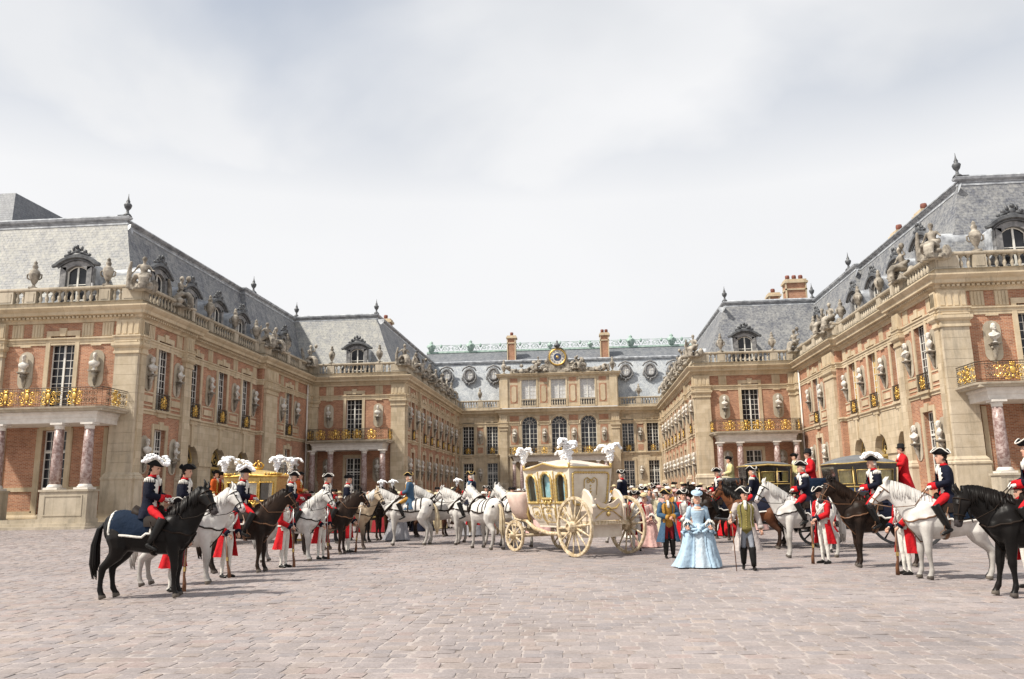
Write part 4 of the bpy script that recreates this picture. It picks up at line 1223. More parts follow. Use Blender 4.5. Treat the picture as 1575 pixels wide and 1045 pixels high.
def inner(sgn):
    side = 'left' if sgn < 0 else 'right'
    bld = thing('palace_pavilion', f'brick palace pavilion with gilded balcony further back on the {side}', 'building', (sgn * 18.2, 77, 0))
    if sgn < 0: F1 = Fac(bld, -A_, Y2, 0, lambda a: A_ - a)
    else: F1 = Fac(bld, B_, Y2, 0, lambda a: a - B_)
    C = F1.U(18.5)
    lo, hi = sorted((F1.U(A_), F1.U(B_)))
    o = MB(); wall(o, lo, hi, -0.3, 12.35, [(C - 0.78, C + 0.78, 7.2, 11.5), (C - 0.7, C + 0.7, 1.4, 5.45)]); F1.build('brick_wall', o, 'brick')
    for (a, b) in ((13.52, 14.9), (21.95, 22.74)):
        u0, u1 = sorted((F1.U(a), F1.U(b))); pilaster(F1, u0, u1, 0.26, z0=-0.2, name='corner_pier')
    upper_window(F1, C, rail=False)
    add_window(F1, 'lower', C, 1.4)
    F1.place('window_surround', surround_mesh(1.4, 0.6, 5.45, key=False).mesh('window_surround', 'stone_trim'), C)
    for i, a in enumerate((16.15, 20.95)):
        w_ = 'court' if i == 0 else 'outer'
        bust_bay(F1, F1.U(a), 9.3, f'{side} pavilion balcony window, {w_} side', frieze=False, panel=False)
        bust_bay(F1, F1.U(a), 4.2, f'behind {side} pavilion porch columns, {w_} side', frieze=False, panel=False, niche=True)
        for dx in (-0.05,): F1.place('frieze_block', FRIEZE, F1.U(a + dx)); F1.place('guttae_strip', GUTTAE, F1.U(a + dx))
    balcony(F1, C, 3.85, 2.5, side, (-0.62, -0.26, 0.0, 0.26, 0.62))
    for a in (15.2, 16.92, 20.08, 21.8):
        column_parts(bld, F1.at(F1.U(a), 0, 1.95), 2.0, 6.09)
    for cc in (-1, 1):
        u = C + cc * 2.45
        F1.build('pedestal', MB().box(u - 1.25, u + 1.25, -2.4, -1.5, 0.5, 2.0), 'stone_grey')
    F1.build('step', MB().box(C - 3.9, C + 3.9, -3.0, -0.001, 0.0, 0.95), 'stone_grey')
    # court side
    if sgn < 0: F2 = Fac(bld, -B_, Y2, PI / 2, lambda y: y - Y2)
    else: F2 = Fac(bld, B_, Y3, -PI / 2, lambda y: Y3 - y)
    wy = [79.3] + [85.1 + 3.75 * k for k in range(6)] + [107.4]
    ops = []
    for y in wy:
        u = F2.U(y); ops += [(u - 0.78, u + 0.78, 7.2, 11.5), (u - 0.7, u + 0.7, 2.0, 6.05)]
    o = MB(); a, b = sorted((F2.U(Y2), F2.U(Y3))); wall(o, a, b, -0.3, 12.35, ops); F2.build('brick_wall', o, 'brick')
    for y in wy: upper_window(F2, F2.U(y)); lower_window(F2, F2.U(y))
    by = [77.5, 81.05] + [83.3 + 3.75 * k for k in range(7)]
    nth = ('first', 'second', 'third', 'fourth', 'fifth', 'sixth', 'seventh', 'eighth', 'ninth')
    for i, y in enumerate(by):
        bust_bay(F2, F2.U(y), 9.25, f'{nth[i]} from the front, upper row, {side} pavilion court wall')
        bust_bay(F2, F2.U(y), 4.35, f'{nth[i]} from the front, lower row, {side} pavilion court wall', panel=False, frieze=False)
    for (ya, yb) in ((Y2 - 0.01, 76.2), (81.85, 82.55), (106.0, 106.5), (109.0, 109.59)):
        u0, u1 = sorted((F2.U(ya), F2.U(yb))); pilaster(F2, u0, u1, 0.22, z0=-0.2)
    lp = [(-A_, Y2), (-B_, Y2), (-B_, Y3)]
    path = mir(lp, sgn)
    band(bld, 'cornice', path, PROF_CORNICE, 'stone_trim'); band(bld, 'string_course', path, PROF_STRING, 'stone_trim')
    band(bld, 'architrave', path, PROF_ARCHI, 'stone_trim'); band(bld, 'plinth', path, PROF_PLINTH, 'stone')
    cN = A_ - 18.5
    peds = [(0, 0, 0.7), (0, 1.5, 2.2), (0, cN + 2.0, cN + 2.7), (0, cN + 3.5, 9.15), (1, 0, 1.0)] + [(1, 4.6 + 3.75 * k, 5.4 + 3.75 * k) for k in range(8)]
    balustrade(bld, path, mirseg(lp, peds, sgn))
    mansard(bld, mir([(-31, Y2), (-B_, Y2), (-B_, Y3 + 3)], sgn), ['slate_pale', 'slate_mid'], segmi=[0, 1] if sgn < 0 else [1, 1], zt=20.0, e1=3.9)
    L = bld.location
    rt = [c for c in bld.children if c.name.startswith('roof')][0]
    for (x, y, z) in ((-17.5, 79.6, 20.2), (-25.9, 79.6, 20.2)):
        part('finial', FINIAL, rt, (-sgn * x - L.x, y - L.y, z))
    dormer(bld, sgn * 18.5, Y2 + 0.72, 13.85, 0, 1.08)
    for i, (a, w_) in enumerate(((16.15, 'court'), (20.85, 'outer'))):
        urn(sgn * a, Y2 + 0.16, 14.52, f'front balustrade of the {side} pavilion, {w_} side of the dormer')
    STATUE_SPOTS.append((sgn * (B_ + 0.1), Y2 + 0.1, 14.1, -sgn * 0.7, f'front corner of the {side} pavilion balustrade', 2))
    for k in range(7):
        y = 80.7 + 3.75 * k
        STATUE_SPOTS.append((sgn * (B_ + 0.05), y, 14.1, -sgn * PI / 2, f'{nth[k + 1]} along the {side} pavilion balustrade over the inner court', k % 3))
    for y in (84.0, 92.0, 100.0): dormer(bld, sgn * (B_ + 0.75), y, 13.85, -sgn * PI / 2, 1.0)
    if sgn < 0:
        chimney(rt, -18.6 - L.x, 88 - L.y, 18, 21.0, 0.6, 0.6, 1)
    else:
        chimney(rt, 25.6 - L.x, 84.5 - L.y, 18, 22.9, 1.0, 0.6, 3)
        chimney(rt, 23.7 - L.x, 86 - L.y, 18, 21.9, 0.5, 0.6, 1)
    return bld

def centre():
    bld = thing('palace_main_block', 'central palace block with clock pediment, arched windows and green roof crest', 'building', (0, Y3, 0))
    F = Fac(bld, 0, Y3, 0, lambda x: x)
    Fa = Fac(bld, 0, Y3 - 0.75, 0, lambda x: x)
    ops = []
    for s in (-1, 1):
        for x in (s * 12.35, s * 9.1): ops += [(x - 0.78, x + 0.78, 7.2, 11.5), (x - 0.7, x + 0.7, 2.0, 6.05)]
    for s in (-1, 1):
        o = MB(); a, b = sorted((s * 8.0, s * B_)); wall(o, a, b, -0.3, 12.35, [q for q in ops if a < q[0] < b]); F.build('stone_wall', o, 'stone')
        for x in (s * 12.35, s * 9.1): upper_window(F, x); lower_window(F, x)
        q = MB(); q.box(s * 10.72 - 0.42, s * 10.72 + 0.42, -0.02, 0, 8.5, 11.0); F.build('brick_panel', q, 'brick')
        q = MB(); q.box(s * 10.72 - 0.36, s * 10.72 + 0.36, -0.02, 0, 7.4, 8.15); F.build('brick_panel', q, 'brick')
        bust_bay(F, s * 10.72, 9.4, f'upper one between windows {"left" if s < 0 else "right"} of the clock block', panel=False, frieze=True, small=True)
        bust_bay(F, s * 10.72, 4.4, f'lower one between windows {"left" if s < 0 else "right"} of the clock block', panel=False, frieze=False, small=True)
    aw = (-3.98, 0.0, 3.9)
    ops = [(x - 1.05, x + 1.05, 7.2, 12.1, True) for x in aw] + [(x - 0.9, x + 0.9, 0.7, 5.6) for x in aw]
    o = MB(); wall(o, -8, 8, -0.3, 12.35, ops)
    for s in (-8, 8): o.add([(s, 0, -0.3), (s, 0.75, -0.3), (s, 0.75, 12.35), (s, 0, 12.35)], [(0, 1, 2, 3)])
    Fa.build('stone_wall', o, 'stone')
    for x in aw:
        add_window(Fa, 'arched', x, 7.15); add_window(Fa, 'door', x, 0.7)
        Fa.build('archivolt', MB().tube([(x - 1.2 * math.cos(PI * i / 14), -0.03, 11.05 + 1.2 * math.sin(PI * i / 14)) for i in range(15)], 0.11, 5, smooth=False), 'stone_trim')
        Fa.place('keystone', MB().prism([(-0.13, 12.0), (0.13, 12.0), (0.19, 12.3), (-0.19, 12.3)], -0.12, 0), x, mats='stone_trim')
    for i, x in enumerate((-6.0, -1.98, 1.95, 5.95)):
        q = MB(); q.box(x - 0.5, x + 0.5, -0.02, 0, 8.4, 10.9); Fa.build('brick_panel', q, 'brick')
        q = MB(); q.box(x - 0.62, x + 0.62, -0.02, 0, 11.5, 12.2); Fa.build('brick_panel', q, 'brick')
        bust_bay(Fa, x, 9.5, f'{("far left", "left of centre", "right of centre", "far right")[i]} of four between the arched windows', panel=False, frieze=False, small=True)
    for (a, b) in ((-8.01, -6.95), (6.95, 8.01)): pilaster(Fa, a, b, 0.2, z0=-0.2)
    path = [(-B_, Y3), (-8.0, Y3), (-8.0, Y3 - 0.75), (8.0, Y3 - 0.75), (8.0, Y3), (B_, Y3)]
    band(bld, 'cornice', path, PROF_CORNICE, 'stone_trim'); band(bld, 'string_course', path, PROF_STRING, 'stone_trim')
    for pp in ([(-B_, Y3), (-8.0, Y3), (-8.0, Y3 - 0.75), (-5.3, Y3 - 0.75)], [(-2.66, Y3 - 0.75), (-1.32, Y3 - 0.75)], [(1.32, Y3 - 0.75), (2.58, Y3 - 0.75)], [(5.22, Y3 - 0.75), (8.0, Y3 - 0.75), (8.0, Y3), (B_, Y3)]):
        band(bld, 'architrave', pp, PROF_ARCHI, 'stone_trim')
    band(bld, 'plinth', path, PROF_PLINTH, 'stone')
    for s in (-1, 1):
        p2 = [(-B_, Y3), (-8.0, Y3)] if s < 0 else [(8.0, Y3), (B_, Y3)]
        pd = [(0, 0, 0.4), (0, 2.55, 3.3), (0, 5.2, 5.6)] if s < 0 else [(0, 0, 0.4), (0, 2.3, 3.05), (0, 5.2, 5.6)]
        balustrade(bld, p2, pd)
        urn(s * 10.75, Y3 + 0.2, 14.52, f'balustrade on the {"left" if s < 0 else "right"} of the clock block')
    # balcony on paired columns
    bc = balcony(Fa, 0.0, 6.6, 1.9, 'clock', (-0.88, -0.6, -0.3, 0.0, 0.3, 0.6, 0.88))
    for x in (-6.0, -5.0, -2.5, -1.5, 1.5, 2.5, 5.0, 6.0): column_parts(bld, Fa.at(x, 0, 1.4), 1.0, 6.09, 0.25)
    # attic storey
    o = MB(); wall(o, -8.0, 8.0, 13.3, 17.5, [(x - 1.0, x + 1.0, 13.6, 17.1) for x in aw], depth=0.3)
    for s in (-8, 8): o.add([(s, 0, 13.3), (s, 3.5, 13.3), (s, 3.5, 17.5), (s, 0, 17.5)], [(0, 1, 2, 3)])
    Fa.build('attic_wall', o, 'stone')
    for x in aw:
        add_window(Fa, 'attic', x, 14.35, outw=-0.2)
        Fa.build('attic_parapet', MB().box(x - 1.0, x + 1.0, -0.1, 0.1, 14.36, 14.48).box(x - 1.0, x + 1.0, -0.1, 0.1, 13.3, 13.56), 'stone_grey')
        for k in range(6): Fa.place('baluster', BALUSTER, x - 0.83 + 0.332 * k, 13.58, 0.0)
        Fa.place('window_surround', MB().box(-1.22, -1.0, -0.06, 0, 13.4, 17.2).box(1.0, 1.22, -0.06, 0, 13.4, 17.2).box(-1.22, 1.22, -0.064, 0, 17.1, 17.35), x, mats='stone_trim')
    for x in (-6.0, -1.98, 1.95, 5.95):
        q = MB(); q.box(x - 0.5, x + 0.5, -0.02, 0, 13.9, 16.4); Fa.build('brick_panel', q, 'brick')
        q = MB(); q.box(x - 0.5, x + 0.5, -0.02, 0, 16.75, 17.3); Fa.build('brick_panel', q, 'brick')
        Fa.place('relief_panel', oval_panel(0.33, 14.05, 16.25, 0.06), x, mats='stone_trim')
    for s in (-1, 1): Fa.build('attic_pier', MB().box(s * 7.35 - 0.5, s * 7.35 + 0.5, -0.15, 0, 13.3, 17.5), 'stone_trim')
    apath = [(-8.0, Y3 + 2), (-8.0, Y3 - 0.75), (8.0, Y3 - 0.75), (8.0, Y3 + 2)]
    band(bld, 'attic_cornice', apath, [(0, 17.35), (0.08, 17.37), (0.1, 17.5), (0.3, 17.58), (0.34, 17.72), (0.42, 17.85), (0.42, 17.92), (-0.8, 17.96)], 'stone_trim')
    # pediment with clock
    pb = MB(); pb.prism([(-6.2, 17.93), (6.2, 17.93), (5.4, 18.5), (2.6, 18.75), (1.5, 19.3), (1.2, 20.9), (0.5, 21.4), (-0.5, 21.4), (-1.2, 20.9), (-1.5, 19.3), (-2.6, 18.75), (-5.4, 18.5)], -0.1, 0.6)
    ped = Fa.build('pediment', pb, 'statue_stone')
    ck = MB(); ck.v = []
    ck.prism([(1.02 * math.cos(2 * PI * i / 28), 20.05 + 1.02 * math.sin(2 * PI * i / 28)) for i in range(28)], -0.22, -0.08)
    pmat('clock_face', (0.62, 0.58, 0.50), (0.70, 0.66, 0.58), 3, 0.5)
    clk = Fa.build('clock', ck, 'clock_face')
    rg = MB(); rg.tube([(1.08 * math.cos(2 * PI * i / 28), -0.2, 20.05 + 1.08 * math.sin(2 * PI * i / 28)) for i in range(28)], 0.11, 6, closed=True); part('gilt_ring', rg, clk, mats='gold')
    pmat('clock_blue', (0.03, 0.045, 0.11), (0.06, 0.08, 0.16), 4, 0.4)
    bl = MB(); bl.prism([(0.52 * math.cos(2 * PI * i / 24), 20.05 + 0.52 * math.sin(2 * PI * i / 24)) for i in range(24)], -0.25, -0.221); part('blue_disc', bl, clk, mats='clock_blue')
    sn = MB()
    for i in range(12):
        a0 = 2 * PI * i / 12
        sn.add([(0.30 * math.cos(a0), -0.27, 20.05 + 0.30 * math.sin(a0)), (0.12 * math.cos(a0 - 0.26), -0.27, 20.05 + 0.12 * math.sin(a0 - 0.26)), (0.12 * math.cos(a0 + 0.26), -0.27, 20.05 + 0.12 * math.sin(a0 + 0.26))], [(0, 1, 2)])
    sn.ball((0, -0.25, 20.05), (0.16, 0.05, 0.16), 10, 6); part('gilt_sun', sn, clk, mats='gold')
    for i, t in enumerate(('XII', 'I', 'II', 'III', 'IIII', 'V', 'VI', 'VII', 'VIII', 'IX', 'X', 'XI')):
        cu = bpy.data.curves.new('numeral', 'FONT'); cu.body = t; cu.size = 0.30; cu.extrude = 0.005; cu.align_x = 'CENTER'; cu.align_y = 'CENTER'
        to = bpy.data.objects.new('numeral', cu); bpy.context.view_layer.update()
        COL.objects.link(to); dg = bpy.context.evaluated_depsgraph_get()
        me_ = bpy.data.meshes.new_from_object(to.evaluated_get(dg)); bpy.data.objects.remove(to)
        me_.materials.clear(); me_.materials.append(M['clock_blue'])
        a0 = PI / 2 - 2 * PI * i / 12
        n_ = part('numeral', me_, clk, (0.77 * math.cos(a0), -0.232, 20.05 + 0.77 * math.sin(a0)), rot=(PI / 2, -(a0 - PI / 2), 0))
    hd = MB()
    for a0, l in ((PI / 2 - 0.9, 0.5), (PI / 2 + 2.2, 0.8)): hd.tube([(0, -0.29, 20.05), (l * math.cos(a0), -0.29, 20.05 + l * math.sin(a0))], [0.03, 0.012], 4); 
    part('hands', hd, clk, mats='clock_blue')
    orn = MB(); rr = random.Random(5)
    for k in range(150):                                # carved trophies and garlands
        x = rr.uniform(-7.0, 7.0); ax = abs(x)
        top = 18.45 + (1.6 if ax < 3.2 else 1.6 * max(0, (6 - ax) / 2.8)) * rr.random() + (0.5 if ax > 6 else 0)
        if ax < 1.25: continue
        s_ = rr.uniform(0.12, 0.32)
        orn.ball((x, rr.uniform(-0.32, 0.05), rr.uniform(18.0, top)), (s_ * rr.uniform(0.7, 1.8), s_ * 0.8, s_ * rr.uniform(0.6, 1.4)), 6, 4, rot=Matrix.Rotation(rr.uniform(-1, 1), 3, 'Y'))
    oo = part('carved_trophies', orn, ped, mats='statue_stone'); oo['kind'] = 'stuff'
    crn = MB(); crn.lathe([(0.3, 21.35), (0.5, 21.5), (0.35, 21.75), (0.12, 21.95), (0.16, 22.1), (0.03, 22.3)], 9, (0, -0.75 + 0.2, 0)); part('crown', crn, ped, (0, 0, 0), mats='lead_dark')
    for s in (-1, 1):
        urn(s * 7.35, Y3 - 0.4, 17.95, f'attic corner {"left" if s < 0 else "right"} of the clock', 1.15)
        STATUE_SPOTS.append((s * 2.6, Y3 - 0.85, 18.35, s * 0.35, f'reclining beside the {"left" if s < 0 else "right"} of the clock', 3))
    # roof
    o = MB(); sweep(o, [(-19, 0), (19, 0)], [(-0.95, 13.5), (-1.45, 15.5), (-2.1, 18.0), (-2.8, 20.25)])
    rt = part('roof', o, bld, mats='slate_blue')
    o = MB(); sweep(o, [(-19.3, 0), (19.3, 0)], [(-2.85, 20.3), (-6.4, 22.35), (-9, 22.4)]); part('upper_roof', o, rt, mats='slate_dark')
    o = MB(); sweep(o, [(-19.3, 0), (19.3, 0)], [(-2.72, 20.0), (-2.5, 20.1), (-2.45, 20.3), (-2.6, 20.42), (-2.9, 20.42)]); part('ridge_moulding', o, rt, mats='lead')
    o = MB(); sweep(o, [(-19.3, 0), (19.3, 0)], [(-6.3, 22.2), (-6.15, 22.35), (-6.2, 22.6), (-6.5, 22.62)]); part('crest_base', o, rt, mats='verdigris')
    o = MB(); sweep(o, [(-B_, 0), (B_, 0)], [(0.1, 13.55), (-1.0, 13.8), (-1.05, 14.3)]); part('gutter', o, rt, mats='lead')
    un = MB()
    for s in (-1, 1):
        un.tube([(p[0], 0, p[2]) for p in spiral(s * 0.62, 0.42, 0.30, 1.25, PI / 2, s)], 0.05, 5)
        un.tube([(s * 0.15, 0, 0.1), (s * 0.45, 0, 0.68), (s * 1.0, 0, 0.72), (s * 1.35, 0, 0.4)], [0.05, 0.06, 0.05, 0.04], 5)
        un.tube([(p[0], 0, p[2]) for p in spiral(s * 1.15, 0.3, 0.2, 1.1, -PI / 2, -s)], 0.04, 5)
    un.tube([(-1.4, 0, 0.88), (1.4, 0, 0.88)], 0.04, 4); un.ball((0, 0, 0.75), (0.22, 0.12, 0.3), 7, 5)
    um = un.mesh('crest_scroll', 'verdigris')
    bo = MB().lathe([(0.35, 0), (0.42, 0.3), (0.6, 0.65), (0.62, 0.9), (0.42, 1.1), (0.2, 1.2), (0.28, 1.35), (0.1, 1.6)], 9)
    for k in range(7): bo.ball((0.5 * math.cos(k), 0.5 * math.sin(k) - 0.05, 0.75 + 0.2 * math.sin(3 * k)), 0.2, 6, 4)
    bm_ = bo.mesh('crest_vase', 'verdigris')
    x = -17.2
    k = 0
    while x < 18:
        part('crest_scroll', um, rt, (x, 6.3, 22.6)); 
        if k % 2 == 0: part('crest_vase', bm_, rt, (x - 1.45, 6.3, 22.55), 0, scale=1.0 if abs(x) > 9 else 0.62)
        x += 2.9; k += 1
    # oculus dormers
    oc = MB(); oc.tube([(0.62 * math.cos(2 * PI * i / 18), 0, 0.78 * math.sin(2 * PI * i / 18)) for i in range(18)], 0.2, 6, closed=True)
    oc.tube([(-1.0, 0, 0.5), (-0.72, -0.05, 0.92), (0, -0.1, 1.22), (0.72, -0.05, 0.92), (1.0, 0, 0.5)], [0.07, 0.13, 0.16, 0.13, 0.07], 6)
    for s in (-1, 1):
        oc.tube([(s * 0.8, 0, 0.2), (s * 0.95, 0, -0.5), (s * 0.6, 0, -1.05), (0, 0, -1.2)], [0.1, 0.14, 0.13, 0.1], 6); oc.ball((s * 0.92, 0, -0.65), (0.16, 0.14, 0.2), 7, 5)
        oc.ball((s * 0.3, -0.05, -1.15), (0.22, 0.12, 0.15), 7, 5)
    oc.ball((0, -0.05, -1.35), (0.14, 0.12, 0.25), 7, 5)
    om = oc.mesh('oculus', 'lead_dark_grey')
    gl = MB(); gl.prism([(0.6 * math.cos(2 * PI * i / 18), 0.76 * math.sin(2 * PI * i / 18)) for i in range(18)], 0.02, 0.06); gm = gl.mesh('pane', 'curtain')
    fm = MB().box(-0.03, 0.03, -0.03, 0.02, -0.75, 0.75).box(-0.6, 0.6, -0.02, 0.01, -0.03, 0.03).mesh('glazing_bar', 'joinery')
    bx = MB().prism([(0.8 * math.cos(2 * PI * i / 18), 0.95 * math.sin(2 * PI * i / 18)) for i in range(18)], 0.05, 1.6).mesh('oculus_box', 'lead')
    for x in (-15.6, -12.4, -9.0, 9.2, 12.55, 15.7):
        d = part('oculus_dormer', om, rt, (x, 1.55, 18.35)); part('pane', gm, d); part('glazing_bar', fm, d); part('oculus_box', bx, d)
    for s in (-6.55, 6.55): chimney(rt, s, 3.6, 19.0, 23.6, 0.55, 0.55, 1 if s < 0 else 2)
    return bld
BUILDINGS = [outer(-1), outer(1), inner(-1), inner(1), centre()]
for o, who in BUST_SPOTS:
    if 'where' in o: del o['where']
    tag(o, 'marble bust, ' + who, 'bust', 'marble busts along the palace walls')
for o, who in URN_SPOTS: tag(o, 'stone urn, ' + who, 'urn', 'stone urns on the balustrades')
# ------------------------------------------------------------------ figures: shared tools
TMP = bpy.data.scenes.new('tmp_build')
def voxel(mb, size, smooth=4, fac=0.5):
    """union of closed tubes -> one continuous skin (lists of verts and faces)"""
    me = bpy.data.meshes.new('tmp'); me.from_pydata(mb.v, [], mb.f); me.update()
    ob = bpy.data.objects.new('tmp', me); TMP.collection.objects.link(ob)
    m = ob.modifiers.new('r', 'REMESH'); m.mode = 'VOXEL'; m.voxel_size = size; m.adaptivity = 0
    if smooth:
        s = ob.modifiers.new('s', 'SMOOTH'); s.factor = fac; s.iterations = smooth
    vl = TMP.view_layers[0]; vl.update()
    e = ob.evaluated_get(vl.depsgraph).to_mesh()
    n = len(e.vertices); co = np.empty(n * 3, dtype=np.float64); e.vertices.foreach_get('co', co)
    fs = [tuple(p.vertices) for p in e.polygons]
    ob.to_mesh_clear() if hasattr(ob, 'to_mesh_clear') else None
    bpy.data.objects.remove(ob); bpy.data.meshes.remove(me)
    return co.reshape(-1, 3), fs
def skin_by_segments(co, fs, segs):
    """material index of each face from the nearest bone: segs = (p, q, radius, index)"""
    c = np.array([co[list(f)].mean(axis=0) for f in fs])
    best = np.full(len(c), 1e9); mi = np.zeros(len(c), int)
    for p, q, r, k in segs:
        p = np.array(p, float); q = np.array(q, float); d = q - p
        t = np.clip(((c - p) @ d) / max(1e-9, d @ d), 0, 1)
        dist = np.linalg.norm(c - (p + t[:, None] * d), axis=1) - r
        w_ = dist < best; best[w_] = dist[w_]; mi[w_] = k
    return mi
V = Vector
def ring(c, ax, ay, rx, ry, n=14, a0=0.0, a1=2 * PI, full=True):
    k = n if full else n + 1
    return [V(c) + ax * (rx * math.cos(a0 + (a1 - a0) * j / n)) + ay * (ry * math.sin(a0 + (a1 - a0) * j / n)) for j in range(k)]

# cloth, leather and hair
def cloth(name, c, rough=0.85, var=0.80):
    return pmat(name, [x * var for x in c], c, 6.0, rough, bump=0.9, bscale=13, spec=0.2)
for nm, c in dict(navy=(0.006, 0.0075, 0.019), red=(0.52, 0.012, 0.018), white_cloth=(0.72, 0.69, 0.63), black_felt=(0.010, 0.010, 0.011), cream_cloth=(0.58, 0.52, 0.36),
                  olive=(0.20, 0.17, 0.055), grey_coat=(0.46, 0.41, 0.385), grey_silk=(0.26, 0.28, 0.32), ochre=(0.42, 0.22, 0.045), steel_blue=(0.05, 0.10, 0.165),
                  pale_blue=(0.40, 0.535, 0.655), pink=(0.66, 0.42, 0.38), rose=(0.58, 0.33, 0.30), brown=(0.12, 0.065, 0.04), grey=(0.30, 0.30, 0.32), straw=(0.55, 0.45, 0.27),
                  pale_yellow=(0.62, 0.55, 0.27), dark_red=(0.22, 0.015, 0.02), blue_cloth=(0.004, 0.013, 0.032), orange_red=(0.52, 0.10, 0.02), sand=(0.50, 0.40, 0.29), lilac=(0.45, 0.36, 0.42), wig=(0.44, 0.40, 0.36), dark_hair=(0.03, 0.02, 0.015), green_cloth=(0.09, 0.13, 0.06)).items():
    cloth(nm, c)
pmat('skin', (0.48, 0.25, 0.17), (0.56, 0.32, 0.225), 9.0, 0.55)
pmat('boot', (0.005, 0.005, 0.005), (0.012, 0.011, 0.010), 6.0, 0.38, spec=0.25)
pmat('leather', (0.10, 0.045, 0.02), (0.17, 0.08, 0.035), 9.0, 0.45)
pmat('leather_dark', (0.015, 0.011, 0.009), (0.022, 0.014, 0.010), 9.0, 0.6, spec=0.1)
pmat('wood', (0.10, 0.038, 0.015), (0.17, 0.07, 0.03), 7.0, 0.4)
pmat('steel', (0.28, 0.28, 0.28), (0.40, 0.40, 0.40), 8.0, 0.35, metal=0.8)
pmat('eye', (0.02, 0.015, 0.012), None, rough=0.15)
pmat('lips', (0.36, 0.10, 0.085), None, rough=0.5)
pmat('feather', (0.86, 0.86, 0.86), (0.92, 0.92, 0.92), 25.0, 0.9)

def tricorn(sc_=1.0, flat=0.0):
    """black felt hat; returns (hat, trim)"""
    n = 30; rings = []
    for (r, z) in ((0.004, 0.108), (0.045, 0.105), (0.076, 0.09), (0.090, 0.055), (0.094, 0.0)):
        rings.append([(r * 1.12 * math.cos(2 * PI * j / n), r * math.sin(2 * PI * j / n), z) for j in range(n)])
    edge = []
    for q in (0.35, 0.7, 1.0):
        rg = []
        for j in range(n):
            a = 2 * PI * j / n
            c = (math.cos(3 * a) + 1) / 2; c = c ** 1.4
            R1 = 0.118 + 0.072 * c; Z1 = 0.118 - 0.100 * c + flat * 0.02
            r = 0.097 + (R1 - 0.097) * q; z = -0.012 + (Z1 + 0.012) * (q ** 1.5)
            rg.append((r * 1.05 * math.cos(a), r * 1.08 * math.sin(a), z))
        rings.append(rg); edge = rg
    o = MB(); o.loft(rings, cap=False)
    inner_ = [[(p[0] * 0.94, p[1] * 0.94, p[2] - 0.012) for p in r] for r in rings[4:]]
    o.loft(inner_, cap=False)
    t = MB(); t.tube(edge, 0.011, 5, closed=True)
    return o, t, edge
_h, _t, HAT_EDGE = tricorn()
HAT = _h.mesh('hat', 'black_felt'); HATTRIM = _t.mesh('hat_trim', 'white_cloth'); HATTRIM_G = _t.mesh('hat_trim', 'gold_paint')
def plume_edge():
    o = MB(); r = random.Random(3)
    for k, p in enumerate(HAT_EDGE):
        for q in range(3):
            d = V((p[0], p[1], 0)).normalized()
            b = V(p) + V((r.uniform(-.01, .01), r.uniform(-.01, .01), 0.0))
            t = b - d * r.uniform(0.0, 0.04) + V((r.uniform(-.04, .04), r.uniform(-.04, .04), r.uniform(0.015, 0.045)))
            o.tube([b, b.lerp(t, 0.6) + V((0, 0, 0.012)), t], [0.018, 0.020, 0.005], 5)
    return o
PLUME_EDGE = plume_edge().mesh('hat_feathers', 'feather')
def plume_tall(r_=1.0, seed=1, h=0.42, w_=0.16):
    """bundle of drooping ostrich feathers with barbs"""
    o = MB(); r = random.Random(seed); nf = 6 if h > 0.3 else 3
    a_lean = r.uniform(0, 2 * PI)
    for k in range(nf):
        a = 2 * PI * k / nf + r.uniform(-.4, .4); hh = h * r.uniform(0.78, 1.05); out_ = w_ * r.uniform(0.6, 2.0)
        d = V((math.cos(a), math.sin(a), 0)) + V((math.cos(a_lean), math.sin(a_lean), 0)) * 0.35; sd = V((-d.y, d.x, 0)).normalized()
        sp = []
        for i in range(11):
            t = i / 10
            sp.append(d * (out_ * (t ** 1.7) * 1.1) + V((0, 0, hh * (math.sin(t * 2.25) / math.sin(1.57)))))
        o.tube(sp, [0.012 + 0.030 * math.sin(PI * min(1, i / 10 * 0.9 + 0.1)) * h / 0.5 for i in range(11)], 5)
        for i in range(2, 11):
            for q in range(7):
                c = sp[i].lerp(sp[i - 1], r.random()); ln = (0.055 + 0.13 * math.sin(PI * min(0.92, i / 11 + 0.05))) * h * 1.25 * r.uniform(0.6, 1.15)
                aa = 2 * PI * q / 8 + r.uniform(-.4, .4); up_ = (sp[min(10, i)] - sp[i - 1]).normalized()
                e = (sd * math.cos(aa) + d.normalized() * math.sin(aa)) * 0.85 + up_ * 0.35
                o.tube([c, c + e * ln * 0.6 + V((0, 0, 0.004)), c + e * ln + V((0, 0, -0.22 * ln))], [0.020 * r_ * h / .5, 0.022 * r_ * h / .5, 0.004], 4)
    return o
def flat_hat(rb=0.24, h=0.09, tilt=0.0):
    o = MB(); o.lathe([(0.01, h), (0.07, h), (0.10, h * 0.8), (0.105, 0.0), (rb * 0.8, -0.012), (rb, 0.0), (rb, -0.012), (rb * 0.8, -0.024), (0.09, -0.012)], 16)
    return o

